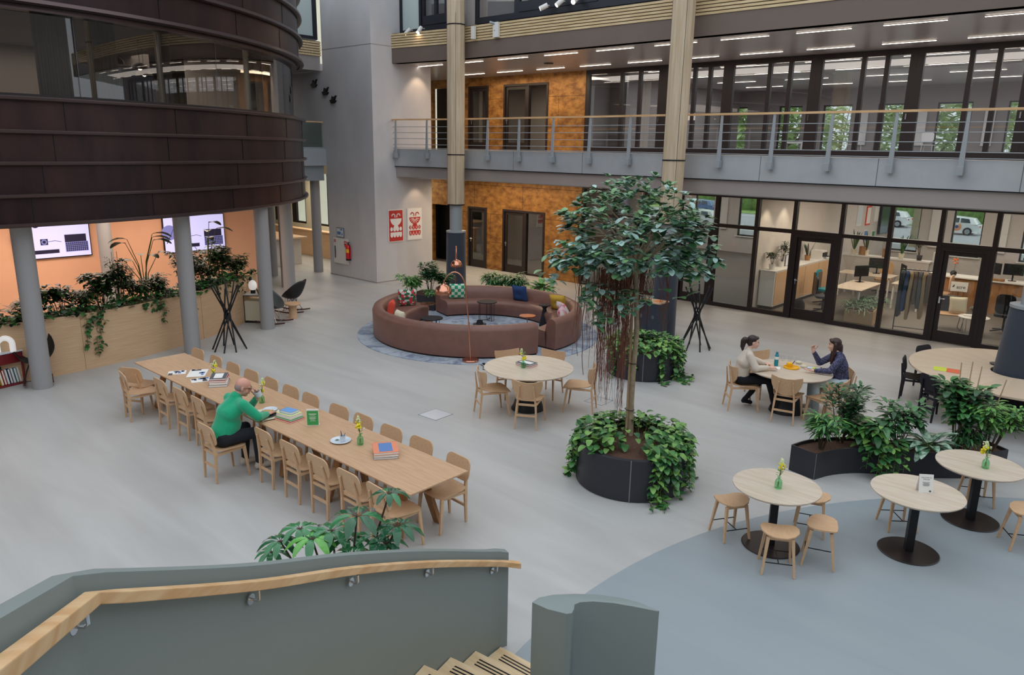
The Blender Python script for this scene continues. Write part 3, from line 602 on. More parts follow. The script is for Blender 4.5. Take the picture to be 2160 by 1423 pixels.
c=MB(); c.cyl(-18.9,10.6,4.3,6.56,.12); tag(c.obj('rotunda_column','steel',smooth=40),'slim round grey column at the right end of the rotunda room','column')
tv=thing('wall_screen','black switched-off screen on the wall inside the rotunda','screen',(-20.1,7.6,5.6),0); c=MB(); c.box(0,0,0,.06,2.1,1.15); c.obj('housing','black_metal',tv,bevel=.01); c=MB(); c.box(.034,0,0,.006,2.0,1.06); c.obj('display','ceramic_dk',tv); c=MB(); c.bx(-1.5,-.03,-.1,.1,-.1,.1); c.obj('bracket','black_metal',tv)
for i,(x,y) in enumerate(((-17.07,6.55),(-18.0,7.45),(-19.6,8.2))):
    t=thing('pendant_lamp','dark dome pendant lamp with warm inside in the rotunda, %s'%('leftmost','middle','rightmost')[i],'pendant lamp',(x,y,6.56),0,'dome pendants in the rotunda')
    c=MB(); c.tube([(0,0,0),(0,0,-.5)],.006); c.obj('cord','black_metal',t)
    c=MB(); c.lathe([(.02,-.48),(.1,-.5),(.17,-.56),(.2,-.64),(.195,-.64),(.16,-.56),(.02,-.5)],n=20); c.obj('lamp_shade','black_metal',t,smooth=60)
    c=MB(); c.sphere((0,0,-.6),.05); c.obj('bulb','lamp_on',t,smooth=180)
pn=MB(); pn.bx(-19.2,-17.35,12.05,12.15,4.3,6.56) ; 
wi=MB(); wi.prism([(RC[0]+9.5*math.cos(R(57)),RC[1]+9.5*math.sin(R(57))),(RC[0]+9.5*math.cos(R(60)),RC[1]+9.5*math.sin(R(60))),(RC[0]+7*math.cos(R(60)),RC[1]+7*math.sin(R(60))),(RC[0]+7*math.cos(R(57)),RC[1]+7*math.sin(R(57)))],4.3,6.56); struct(wi.obj('wall_rotunda_end','wall_white'))
# pilotis
for i,(x,y) in enumerate(((-15.02,3.93),(-15.47,6.93),(-16.35,9.22),(-18.8,11.36))):
    c=MB(); c.cyl(x,y,0,2.99,.165,n=32); tag(c.obj('round_column','col_grey',smooth=40),'round grey column under the rotunda rim, '+('nearest, far left of the hall','second from left, at the long table end','third from left, beside the rocking chairs','fourth from left, behind the rocking chairs')[i],'column','round grey columns under the rotunda')
for i,(x,y) in enumerate(((-23.1,13.35),(-22.85,15.0),(-21.0,12.6))):
    c=MB(); c.cyl(x,y,0,3.7,.165,n=32); tag(c.obj('round_column','col_grey',smooth=40),'round grey column in the far left corridor, '+('left','right, beside the concrete block','nearest, just behind the rotunda columns')[i],'column','round grey columns in the far left corridor')
# lounge wall with screens behind the planter
lw=MB(); lw.bx(-20.9,-20.7,-3,11.75,0,2.97); struct(lw.obj('wall_lounge','peach'),'warm peach-orange wall behind the planter')
lw=MB(); lw.bx(-20.9,-15.5,-3.2,-3.0,0,2.97); struct(lw.obj('wall_lounge_side','peach'))
c=MB(); c.cyl(-20.1,7.05,0,2.97,.16,n=28); tag(c.obj('round_column','col_grey',smooth=40),'round column against the peach wall between the two screens','column')
def screen(y0,y1,z0,z1,lab):
    w=y1-y0; h=z1-z0; t=thing('wall_screen',lab,'screen',(-20.66,(y0+y1)/2,(z0+z1)/2),0,'screens on the peach wall')
    q=MB(); q.box(0,0,0,.06,w+.05,h+.05); q.obj('housing','black_metal',t,bevel=.006)
    q=MB(); q.box(.033,0,0,.004,w,h); q.obj('display','screen_em',t)
    q=MB(); a=.037
    # picture of a desk seen from above: laptop, camera puck, cable, keyboard, notebook
    q.box(a,.30*w,-.02*h,.003,.30*w,.2*h,mi=0)
    q.box(a,.31*w,-.25*h,.003,.32*w,.26*h,mi=1)
    for i in range(11):
        for j in range(5): q.box(a+.002,w*(.17+.028*i),-h*(.155+.048*j),.002,w*.021,h*.036,mi=0)
    q.box(a,-.12*w,-.34*h,.003,.36*w,.1*h,mi=0); q.box(a,-.13*w,-.08*h,.003,.1*w,.16*h,mi=0); q.tube([(a-.004,-.13*w,-.08*h),(a+.004,-.13*w,-.08*h)],.04*w,14,mi=1); q.tube([(a-.004,-.13*w,-.08*h),(a+.005,-.13*w,-.08*h)],.022*w,14,mi=0)
    q.tube([(a,-.08*w,-.08*h),(a,.02*w,-.06*h),(a,.1*w,-.1*h)],.006)
    q.tube([(a-.004,-.42*w,.05*h),(a+.002,-.42*w,.05*h)],.12*w,24,mi=1); q.bar((a,-.47*w,-.25*h),(a,-.34*w,.18*h),.02,.004,up=(1,0,0)); q.tube([(a-.004,-.22*w,.5*h-.06*w),(a+.002,-.22*w,.5*h-.06*w)],.055*w,18)
    q.obj('desk_picture',['screen_dk','screen_md'],t)
screen(5.25,6.88,1.58,2.5,'left wall screen showing a laptop and camera on a desk')
screen(8.75,10.45,1.45,2.42,'right wall screen showing the same desk picture, half behind plants')
# far left corridor
bw=MB(); bw.bx(-34,-22.2,9.5,15.07,3.7,4.25); bw.bx(-34,-24.2,15.07,21,3.7,4.25); bs=struct(bw.obj('floor_bridge','fascia'),'upper floor edge between rotunda and concrete block')
bw=MB(); bw.bx(-33,-22.35,9.7,15.06,3.2,3.7); bw.obj('lower_band','steel',bs)
bg_=thing('glass_balustrade','greenish glass balustrade with oak handrail between rotunda and concrete block','balustrade',(-22.3,12.3,4.25))
q=MB(); q.box(0,0,.45,.016,5.4,.8); q.obj('pane','baluster_glass',bg_); q=MB(); q.box(0,0,.87,.05,5.5,.04); q.obj('handrail','rail_wood',bg_); q=MB(); q.box(0,0,.025,.05,5.5,.05); q.obj('base_profile','steel',bg_)
holed('wall_far_lower','Y',18.6,.2,-34,-22.3,0,3.7,[(-31.7,-30.95,1.0,3.2),(-30.25,-29.1,1.0,3.2),(-28.5,-27.4,1.0,3.2),(-26.5,-25.4,1.0,3.2)],'wall_cream','cream far wall with windows behind the counters')
holed('wall_far_upper','Y',19,.2,-34,-22.3,4.25,7.2,[(-26,-25,4.9,6.6)],'wall_white')
for i,(a,b) in enumerate(((-30.25,-29.1),(-31.7,-30.95),(-28.5,-27.4))):
    wn=node('window_%d'%(61+i),(a,18.6,1.0)); w=b-a; q=MB(); q.bx(0,.35,.02,.12,0,2.2); q.bx(w-.08,w,.02,.12,0,2.2); q.bx(.35,w-.08,.02,.12,0,.08); q.obj('window_frame','frame_dark',wn); q=MB(); q.bx(.35,w-.08,.06,.07,.08,2.2); q.obj('pane','pane',wn); wn['label']='dark framed window in the far cream wall'
fu=MB(); fu.bx(-34,-22.3,9.5,15.06,6.75,7.2); fu.bx(-34,-24.25,15.06,21,6.75,7.2); struct(fu.obj('ceiling_far','soffit'),'ceiling over the far left corridor')
fd=MB(); fd.bx(-23,-22.32,9.5,15.07,7.15,7.2); 
slats([(-22.25,15.07,0),(-22.25,9.5,0)][::-1],7.2,7.66,6,'trim_5','pale timber slats left of the concrete block')
topwin2=node('window_65',(-22.3,9.5,7.7)); topwin2['label']='tall pale frosted window in a dark frame left of the concrete block'
q=MB(); q.bx(-.1,0,5.35,5.5,0,3.4); q.bx(-.1,0,0,5.35,0,.1); q.obj('window_frame','frame_blue',topwin2); q=MB(); q.bx(-.05,-.04,0,5.35,.1,3.4); q.obj('pane','frost',topwin2)
q=MB(); q.bx(-26,-22.45,9,15.07,7.7,11.5); struct(q.obj('wall_far_top','wall_white'))
q=MB(); q.bx(-33.9,-24.85,14.5,15.6,0,.98); q.bx(-33.9,-24.65,14.35,15.75,.98,1.04,mi=1); tag(q.obj('reception_counter',['wall_white','oak'],bevel=.01),'white fronted counter with timber top in the far left corridor','counter')
q=MB(); q.bx(-32,-22.9,17.1,17.25,0,1.0); q.bx(-32,-22.8,17.0,17.35,1.0,1.05,mi=1); tag(q.obj('timber_balustrade',['planter_wood','oak'],bevel=.008),'low timber-faced balustrade along the far left windows','balustrade')
for i in range(5): 
    clight(-25.6-1.6*(i%3),14.5+1.6*(i//3),'slim glowing ceiling light in the far left upper corridor, %s'%names[i],'linear lights in the far left upper corridor',1.0).location.z=6.75
# ================================================================= FURNITURE
def ply_back_A(mb,w=.43,h=.27,zc=.665):
    def fn(u,v):
        y=-.235-.05*(v)/h-.0+ -.22*u*u*-1*1.0   # curves forward at the sides
        return (u,y+.0,zc+v),(0.0-0.44*u,1,.16)
    return mb.patch(rrect(w,h,.085),fn,.014)
def seatfn(z0,dip=.02,front=.03):
    def fn(u,v):
        z=z0-dip*math.cos(min(1,abs(v)/.22)*PI/2)*math.cos(min(1,abs(u)/.24)*PI/2)-front*max(0,(v-.12)/.1)**2*.4+.012*max(0,(-v-.08)/.12)
        return (u,v,z),(0,0,1)
    return fn
def chairA(label,cat='chair',wood='oak',back='oak',group=None,nm='dining_chair'):
    t=thing(nm,label,cat,(0,0,0),0,group)
    s=MB(); o=[]
    for (x,y) in rrect(.46,.44,.1): o.append((x*(1 if y>0 else .9),y))
    s.patch(o,seatfn(.455),.014); s.obj('seat',wood,t,smooth=40)
    b=MB(); ply_back_A(b); b.obj('backrest',back,t,smooth=40)
    for sx in (-1,1):
        l=MB(); l.bar((sx*.155,-.225,0),(sx*.16,-.21,.42),.024,.026,up=(0,1,0),w1=.034,h1=.042); l.bar((sx*.16,-.21,.41),(sx*.125,-.26,.70),.034,.04,up=(0,1,0),w1=.022,h1=.02); l.obj('leg',wood,t,bevel=.004)
        l=MB(); l.bar((sx*.215,.215,0),(sx*.195,.17,.44),.024,.024,up=(0,1,0),w1=.036,h1=.04); l.obj('leg',wood,t,bevel=.004)
        l=MB(); l.bar((sx*.162,-.2,.40),(sx*.192,.17,.425),.022,.036); l.obj('side_rail',wood,t,bevel=.003)
    l=MB(); l.bar((-.155,-.212,.22),(.155,-.212,.22),.022,.034); l.obj('stretcher',wood,t,bevel=.003); l=MB(); l.bar((-.155,-.205,.40),(.155,-.205,.40),.022,.034); l.obj('rear_rail',wood,t,bevel=.003)
    return t
def chairB(label):
    t=thing('shell_back_chair',label,'chair',(0,0,0),0,'shell-backed chairs round the pale tables')
    s=MB(); o=[(.25,.2),(.235,.235),(.2,.25),(.1,.258),(0,.26),(-.1,.258),(-.2,.25),(-.235,.235),(-.25,.2),(-.235,.05),(-.2,-.1),(-.16,-.18),(-.1,-.215),(0,-.225),(.1,-.215),(.16,-.18),(.2,-.1),(.235,.05)]
    s.patch(o,seatfn(.46,.022,.05),.014); s.obj('seat','oak',t,smooth=40)
    b=MB(); o=[(.245,.15),(.12,.125),(0,.118),(-.12,.125),(-.245,.15),(-.25,.09),(-.235,0),(-.205,-.07),(-.16,-.125),(-.09,-.165),(0,-.178),(.09,-.165),(.16,-.125),(.205,-.07),(.235,0),(.25,.09)]
    def fn(u,v):
        return (u,-.245-.16*v+1.15*u*u,.66+v),(-2.3*u*.6,1,.16)
    b.patch(o,fn,.014); b.obj('backrest','oak',t,smooth=40)
    for sx in (-1,1):
        l=MB(); l.bar((sx*.18,-.28,0),(sx*.15,-.235,.43),.022,.024,up=(0,1,0),w1=.032,h1=.036); l.bar((sx*.15,-.235,.42),(sx*.11,-.282,.73),.032,.034,up=(0,1,0),w1=.018,h1=.016); l.obj('leg','oak',t,bevel=.004)
        l=MB(); l.bar((sx*.24,.225,0),(sx*.205,.17,.44),.022,.024,up=(0,1,0),w1=.036,h1=.04); l.obj('leg','oak',t,bevel=.004)
        l=MB(); l.bar((sx*.155,-.225,.41),(sx*.2,.17,.425),.022,.036); l.obj('side_rail','oak',t,bevel=.003)
    l=MB(); l.bar((-.168,-.258,.23),(.168,-.258,.23),.02,.032); l.obj('stretcher','oak',t,bevel=.003); l=MB(); l.bar((-.15,-.23,.405),(.15,-.23,.405),.022,.034); l.obj('rear_rail','oak',t,bevel=.003); l=MB(); l.bar((-.2,.17,.415),(.2,.17,.415),.022,.034); l.obj('front_rail','oak',t,bevel=.003)
    return t
# long table
LT=thing('long_table','long oak communal table with slanted trestle legs','table',(-9.3,5.2,0))
q=MB(); q.prism([(-3.6,-.435),(3.58,-.435),(3.58,.43),(-3.6,.43)],.722,.742); q.obj('tabletop','oak_table',LT,bevel=.004)
for i,x in enumerate((-3.1,-1.9,-.65,.65,1.9,3.1)):
    q=MB(); 
    for sy in (-1,1): q.bar((x,sy*.12,.72),(x+(.1 if i%2 else -.1),sy*.3,0),.13,.05,up=(0,1,0),w1=.1,h1=.05)
    q.box(x,0,.69,.1,.5,.06); q.obj('trestle','oak_dark',LT,bevel=.004)
q=MB(); q.box(0,0,.655,6.9,.24,.02); q.bx(-3.45,3.45,-.13,-.12,.655,.70); q.bx(-3.45,3.45,.12,.13,.655,.70); q.obj('cable_tray','white',LT)
q=MB()
for i in range(11): q.bx(-3.3+.6*i,-3.05+.6*i,-.20,.2,.70,.718)
q.obj('mounting_plate','steel',LT)
nearlab='near-side oak chair at the long table, '
first=chairA(nearlab+'pulled out crookedly at the far left end',group='oak chairs along the long table')
LC='oak chairs along the long table'
ords=['second','third','fourth','fifth','sixth','seventh','eighth','ninth','tenth','eleventh']
first.location=(-12.20,4.56,0); first.rotation_euler=(0,0,R(-8))
c0=dup(first,(-12.55,4.72,0),R(28),nearlab+'half hidden behind the crooked chair')
for k,x in enumerate((-11.5,-10.83,-10.24)): dup(first,(x,4.83,0),R((0,1,-1)[k]),nearlab+'%s empty one left of the man in green'%('third','second','first')[k])
man_chair=dup(first,(-9.12,4.40,0),R(1),nearlab+'the man in the green sweater sits on it')
for k,x in enumerate((-8.43,-7.82,-7.22,-6.6)): dup(first,(x,4.83,0),R((-1,0,1,0)[k]),nearlab+'%s empty one right of the man in green'%('first','second','third','fourth')[k])
dup(first,(-6.05,4.83,0),R(-4),nearlab+'last at right behind the plant tips')
fl_='far-side oak chair at the long table, only its back visible, '
for k,x in enumerate((-12.78,-12.12,-11.52,-10.92,-10.33,-9.75,-9.22,-8.5,-7.95,-7.34,-6.75)):
    dup(first,(x,5.55+.03,0),R(180+(2,-1,0,1,-2,1,0,2,-1,1,0)[k]),fl_+('%s from left'%(['first']+ords)[k]))
dup(first,(-6.04,5.53,0),R(176),'far-side oak chair at the long table with its whole seat visible, right corner')
# round tables
def round_table(x,y,r,label,foot=.29):
    t=thing('round_table',label,'table',(x,y,0),0,'round pale oak tables on black cones')
    q=MB(); q.lathe([(0,.716),(r-.02,.716),(r,.73),(r,.742),(0,.742)],n=64); q.obj('tabletop','oak_pale',t,smooth=30)
    q=MB(); q.lathe([(0,0),(foot,0),(foot,.015),(foot-.04,.08),(.17,.4),(.1,.716),(0,.716)],n=40); q.obj('cone_base','black_metal',t,smooth=50)
    q=MB(); q.box(0,0,.705,1.0,.05,.02); q.box(0,0,.705,.05,1.0,.02); q.obj('support_bar','black_metal',t)
    return t
round_table(-8.02,9.34,.765,'round pale oak table with five empty chairs, in front of the leather sofa')
round_table(-4.74,12.44,.69,'round pale oak table where two women sit')
cb=chairB('shell-backed oak chair nearest the camera at the table by the sofa')
CG='shell-backed chairs round the pale tables'
def face(cx,cy,x,y): return math.atan2(-(cx-x),(cy-y))
def putB(x,y,cx,cy,lab,tw=0,first_=False):
    a=face(cx,cy,x,y)+R(tw)
    if first_: cb.location=(x,y,0); cb.rotation_euler=(0,0,a); return cb
    return dup(cb,(x,y,0),a,lab,CG)
putB(-7.51,8.77,-7.9,9.7,'',8,True)
putB(-8.27,8.72,-8.0,9.4,'shell-backed oak chair at the front left of the table by the sofa',-8)
putB(-7.36,9.92,-8.02,9.34,'shell-backed oak chair seen from the side, right of the table by the sofa',-15)
putB(-8.72,9.68,-8.02,9.34,'shell-backed oak chair, rear left at the sofa table, nearest the copper lamp base',5)
putB(-8.25,10.14,-8.02,9.34,'shell-backed oak chair, rear right at the sofa table, before the sofa end',-5)
putB(-5.37,12.02,-4.74,12.43,'shell-backed oak chair the woman in the beige blouse sits on',8)
putB(-4.58,12.0,-4.9,12.9,'shell-backed oak chair at the near side of the women\'s table, back to the camera',-6)
putB(-4.02,12.26,-4.74,12.44,'shell-backed oak chair at the near right of the women\'s table, by the leafy planter',-12)
putB(-4.1,12.9,-4.74,12.5,'shell-backed oak chair the woman in the dark blouse sits on',0)
putB(-5.42,12.98,-4.74,12.44,'shell-backed oak chair at the rear left of the women\'s table, empty',12)
# big round table around the column
t=thing('ring_table','large round oak table wrapped round the dark padded column','table',(-1.82,15.15,0))
m_,nt_,b_=_new('oak_radial'); tc_=nt_.nodes.new('ShaderNodeTexCoord'); gr_=nt_.nodes.new('ShaderNodeTexGradient'); gr_.gradient_type='RADIAL'; mu_=nt_.nodes.new('ShaderNodeMath'); mu_.operation='MULTIPLY'; mu_.inputs[1].default_value=24
fr_=nt_.nodes.new('ShaderNodeMath'); fr_.operation='FRACT'; rp_=nt_.nodes.new('ShaderNodeValToRGB'); rp_.color_ramp.elements[0].color=_c(sr('CDB69B')); rp_.color_ramp.elements[1].color=_c(sr('D3BEA5'))
for a_,b2_ in ((tc_.outputs['Object'],gr_.inputs[0]),(gr_.outputs[0],mu_.inputs[0]),(mu_.outputs[0],fr_.inputs[0]),(fr_.outputs[0],rp_.inputs[0]),(rp_.outputs[0],b_.inputs['Base Color'])): nt_.links.new(a_,b2_)
M['oak_radial']=m_
q=MB(); q.lathe([(.425,.705),(1.68,.705),(1.7,.715),(1.7,.745),(.425,.745)],n=96,closed=True); q.obj('tabletop','oak_radial',t,smooth=30)
q=MB(); q.lathe([(.5,0),(.95,0),(.95,.03),(.7,.3),(.62,.7),(.5,.7)],n=48,closed=True); q.obj('plinth','black_wood',t,smooth=40)
bc=chairA('black chair at the large round table, leftmost, seen from the side',wood='black_wood',back='black_wood',group='black chairs round the large table',nm='black_chair')
a=face(-1.82,15.15,-3.38,14.58); bc.location=(-3.28,14.68,0); bc.rotation_euler=(0,0,a+R(-12))
for x,y,lab in ((-3.28,15.75,'far left edge, its back above the top'),(-2.72,13.86,'near left edge, behind the planter'),(-1.95,13.42,'near edge, behind the planter canes'),(-1.9,16.9,'far side, beside the column foot'),(-.9,13.6,'near side, at the picture edge')):
    dup(bc,(x,y,0),face(-1.82,15.15,x,y),'black chair at the large round table, '+lab)
# small tables and stools
def bar_table(x,y,lab):
    t=thing('cafe_table',lab,'table',(x,y,0),0,'small round tables on the blue-grey floor')
    q=MB(); q.lathe([(0,.714),(.455,.714),(.475,.73),(.475,.742),(0,.742)],n=56); q.obj('tabletop','oak_pale',t,smooth=30)
    q=MB(); q.box(0,0,.36,.085,.085,.71,R(30)); q.obj('pole','black_metal',t,bevel=.006)
    q=MB(); q.lathe([(0,0),(.315,0),(.32,.008),(.31,.014),(0,.016)],n=56,z=.004); q.obj('base_plate','frame_dark',t,smooth=30)
    return t
bar_table(-2.97,7.78,'small round table with a flower vase, nearest left with four stools')
bar_table(-1.77,8.74,'small round table carrying the white card sign')
bar_table(-1.43,10.1,'small round table with a flower vase beside the curved planter')
def stool(lab):
    t=thing('stool',lab,'stool',(0,0,0),0,'low oak stools at the small tables')
    s=MB(); o=[(.17,.12),(.13,.155),(0,.165),(-.13,.155),(-.17,.12),(-.2,.03),(-.19,-.06),(-.14,-.12),(-.06,-.15),(.06,-.15),(.14,-.12),(.19,-.06),(.2,.03)]
    s.patch(o,lambda u,v:((u,v,.447-.015*math.cos(min(1,abs(u)/.2)*PI/2)+.02*(u/.2)**2),(0,0,1)),.016); s.obj('seat','oak',t,smooth=40)
    for sx,sy in ((1,1),(-1,1),(1,-1),(-1,-1)):
        l=MB(); l.bar((sx*.165,sy*.165,0),(sx*.125,sy*.1,.42),.022,.022,up=(0,1,0),w1=.034,h1=.034); l.obj('leg','oak',t,bevel=.003)
    
    for yy in (.1,-.1): l=MB(); l.bar((-.125,yy,.41),(.125,yy,.41),.022,.04); l.obj('apron','oak',t,bevel=.003)
    l=MB(); l.tube([(-.15,.14,.14),(.15,.14,.14)],.006); l.tube([(-.15,-.14,.14),(.15,-.14,.14)],.006); l.tube([(0,.14,.14),(0,-.14,.14)],.006); l.obj('footrest','black_metal',t)
    return t
st=stool('low oak stool left of the nearest small table'); st.location=(-3.42,7.66,.004); st.rotation_euler=(0,0,R(58))
for x,y,a,lab in ((-2.71,7.33,30,'low oak stool in front of the nearest small table'),(-2.44,7.80,-70,'low oak stool at the right of the nearest small table'),(-2.78,8.42,20,'low oak stool behind the nearest small table, half hidden by the tabletop'),(-2.05,9.28,40,'low oak stool behind the table with the card sign, mostly its legs showing'),(-1.5,10.72,30,'low oak stool behind the table next to the planter, mostly its legs showing'),(-.86,9.78,-60,'low oak stool cut by the right edge of the picture')):
    dup(st,(x,y,.004),R(a),lab)
# ---- sofas
SC=(-12.58,12.7)
def sofa(a0,a1,lab,cut=0,nm='curved_sofa'):
    t=thing(nm,lab,'sofa',(SC[0],SC[1],0),0,'curved leather sofas on the round rug')
    n=int(abs(a1-a0)/2.5)+2
    def ring(sec,name,m,inset=0):
        pts=[]
        for i in range(n+1):
            a=R(a0+inset+(a1-a0-2*inset)*i/n); pts.append((math.cos(a),math.sin(a)))
        q=MB(); k=len(sec); vs=[(r*c,r*s,z) for (c,s) in pts for (r,z) in sec]; fs=[]
        for i in range(n):
            for j in range(k): fs.append((i*k+j,i*k+(j+1)%k,(i+1)*k+(j+1)%k,(i+1)*k+j))
        fs+=[tuple(range(k)),tuple(n*k+j for j in range(k-1,-1,-1))]
        q.add(vs,fs); q.obj(name,m,t,smooth=50,bevel=.0)
    ring([(2.52,.05),(2.53,.6),(2.50,.68),(2.42,.72),(2.33,.71),(2.27,.66),(2.24,.55),(2.2,.36),(2.24,.05)],'backrest','leather')
    ring([(2.26,.05),(2.26,.41),(1.98,.425),(1.85,.415),(1.78,.385),(1.745,.33),(1.77,.2),(1.80,.05)],'seat','leather')
    ring([(2.5,.0),(2.5,.06),(1.82,.06),(1.82,0)],'plinth','sofa_foot',.4)
    return t
sofa(181,346,'long curved brown leather sofa on the left, its back towards the camera')
sofa(53.6,162,'curved brown leather sofa at the back, facing the camera')
sofa(-2.5,53.0,'short curved brown leather sofa section on the right, behind the tree roots')
q=MB(); q.cyl(-12.54,12.69,0,.014,2.91,n=96); tag(q.obj('round_rug','rug'),'large round blue-grey mottled rug under the sofas','rug')
def cushion(x,y,z,rz,tilt,m,lab,w=.44,side=0):
    t=thing('cushion',lab,'cushion',(x,y,z),0,'cushions on the leather sofas'); t.rotation_euler=(R(tilt),side,rz)
    q=MB(); N=12; vs=[];
    for s in (1,-1):
        for i in range(N+1):
            for j in range(N+1):
                u=i/N*2-1; v=j/N*2-1; e=(1-u**4)*(1-v**4); d=.085*e**.5 if e>0 else 0; k=1-.05*(1-abs(u*v)); 
                if m in ('navy','mustard'): d*=1-.45*math.exp(-(u*u+v*v)*12)
                vs.append((u*w/2*k,s*d,v*w/2*k))
    fs=[];T=(N+1)**2
    for i in range(N):
        for j in range(N): a=i*(N+1)+j; fs+=[(a,a+1,a+N+2,a+N+1),(T+a,T+a+N+1,T+a+N+2,T+a+1)]
    q.add(vs,fs); q.obj('cover',m,t,smooth=180)
    if m in ('navy','mustard'): b=MB(); b.sphere((0,-.05,0),(.018,.008,.018)); b.sphere((0,.05,0),(.018,.008,.018)); b.obj('button',m,t,smooth=180)
    return t
def cush(ang,r,m,lab,lean=18,z=.64,tw=0,w=.44):
    a=R(ang); return cushion(SC[0]+r*math.cos(a),SC[1]+r*math.sin(a),z,a+PI/2+R(tw),lean,m,lab,w)
cush(196,2.06,'floral','white cushion with red and green print on the left sofa',-20,.64,-48,.48)
cush(150,2.12,'check','green and white checked cushion on the back sofa',-14,.62,-6)
cush(103,2.12,'navy','navy blue buttoned cushion on the back sofa',-14,.62,0)
cush(62,2.12,'mustard','mustard yellow buttoned cushion on the right part of the back sofa',-24,.62,44)
cush(38,2.08,'floral2','white and pink patterned cushion on the right sofa, left of the tree roots',-30,.60,20)
cush(226,2.1,'coral','coral red cushion peeking over the left sofa back',-10,.56,0,.42)
cush(256,2.1,'cream_fab','cream cushion peeking over the left sofa back',-10,.545,0,.4)
cush(27,2.1,'floral2','small pink cushion deeper on the right sofa behind the roots',-20,.56,0,.4)
def side_table(x,y,r,h,m,kind,lab):
    t=thing('side_table',lab,'side table',(x,y,.014),0,'side tables inside the sofa ring')
    q=MB(); q.lathe([(0,h-.02),(r,h-.02),(r,h),(0,h)],n=32); q.obj('tabletop',m,t,smooth=30)
    q=MB()
    if kind=='wire':
        for k in range(3):
            a=R(90+120*k+20); p=(r*.8*math.cos(a),r*.8*math.sin(a)); a2=a+R(26); p2=(r*.8*math.cos(a2),r*.8*math.sin(a2))
            q.tube([(*p,h-.02),(*p,.01),(0,0,.01)],.007); q.tube([(*p2,h-.02),(*p2,.01),(*p,.01)],.006)
        q.lathe([(r*.8-.006,h-.03),(r*.8+.006,h-.03),(r*.8+.006,h-.02),(r*.8-.006,h-.02)],n=32,closed=True)
        q.obj('wire_base','black_metal',t)
    elif kind=='pole': q.cyl(0,0,.0,h-.02,.012,n=12); q.cyl(0,0,0,.05,r*.55,n=28); q.obj('pedestal',m if m!='black_wood' else 'black_metal',t,smooth=40)
    else: q.lathe([(0,0),(.13,0),(.13,.02),(.07,.3),(.045,h-.1),(.1,h-.02),(0,h-.02)],n=28); q.obj('pedestal','black_wood',t,smooth=50)
side_table(-13.26,13.72,.26,.5,'black_wood','wire','tall black wire side table with dark round top in the middle of the sofa ring')
side_table(-14.12,12.45,.19,.5,'copper','pole','slim copper pedestal side table near the left sofa end')
side_table(-13.2,11.75,.27,.38,'black_wood','wire','low black wire side table with dark round top near the left sofa')
side_table(-12.44,12.62,.16,.22,'black_wood','turned','very low dark round table at the centre of the rug')
side_table(-11.72,13.55,.2,.4,'copper','pole','copper topped side table at the right in the sofa ring')
side_table(-11.8,14.3,.15,.55,'black_wood','turned','black waisted pedestal table in front of the mustard cushion')
# arc lamps
def arc_lamp(x,y,pts,head,lab,sh=.17,face_=(0,0),rz=0):
    t=thing('arc_lamp',lab,'floor lamp',(x,y,0),rz,'copper arc lamps by the sofas')
    q=MB(); q.lathe([(0,0),(.17,0),(.175,.01),(.175,.05),(.165,.06),(0,.06)],n=40); q.obj('base_plate','copper',t,smooth=40)
    q=MB(); q.tube(pts,.013,10); q.obj('pole','copper',t,smooth=60)
    q=MB(); q.cyl(pts[1][0],pts[1][1],pts[1][2]-.03,pts[1][2]+.03,.02); q.obj('collar','copper',t)
    hx,hy,hz=head; q=MB(); prof=[(.02,.02)]+[(sh*math.sin(R(a)),-sh+sh*math.cos(R(a))) for a in range(10,101,10)]; prof+=[(p[0]-.005,p[1]) for p in prof[::-1]]
    q.lathe(prof,hx,hy,hz,n=32); q.obj('lamp_shade','copper',t,smooth=60)
    q=MB(); q.lathe([(sh*.96,-sh*1.1),(sh*.5,-sh*.95),(0,-sh*.9)],hx,hy,hz,n=28); q.obj('shade_lining','copper_in',t,smooth=60)
    return t
# near lamp: base by the rug edge, arm bends up and back to the left
d=Vector((-.74,-.67,0)).normalized()
def arcp(h0,h1,span,drop,dirv,lean=0.0):
    pts=[(0,0,.06),(dirv.x*lean*.4,dirv.y*lean*.4,h0*.55),(dirv.x*lean,dirv.y*lean,h0)]
    for i in range(1,15):
        a=PI*i/14; r=span/2; cx=lean+r; px=cx-r*math.cos(a); pz=h0+(h1-h0)*math.sin(a)-(drop)*max(0,(i-9)/5)**1.5*(1 if i>9 else 0)
        pts.append((dirv.x*px,dirv.y*px,pz))
    return pts
pts=arcp(1.5,1.9,.46,-.12,d,.1); e=pts[-1]; arc_lamp(-10.79,10.68,pts,(e[0],e[1],e[2]+.02),'copper arc floor lamp in front of the leather sofa, by the round table')
d2=Vector((.45,-.35,0)).normalized(); pts=arcp(1.5,1.77,.26,.1,d2,.05); e=pts[-1]; arc_lamp(-14.92,14.17,pts,(e[0],e[1],e[2]+.02),'copper arc floor lamp behind the back sofa, in front of the dark column foot',.16)
q=MB(); q.tube([(-10.6,10.7,.01),(-10.35,10.62,.008),(-10.2,10.45,.008),(-9.9,10.5,.008),(-10.1,10.75,.02),(-10.4,10.72,.008)],.006); q.box(-10.42,10.72,.02,.09,.04,.03); tag(q.obj('power_cord','black_metal'),'black power cord lying on the rug edge beside the copper lamp base','cord')
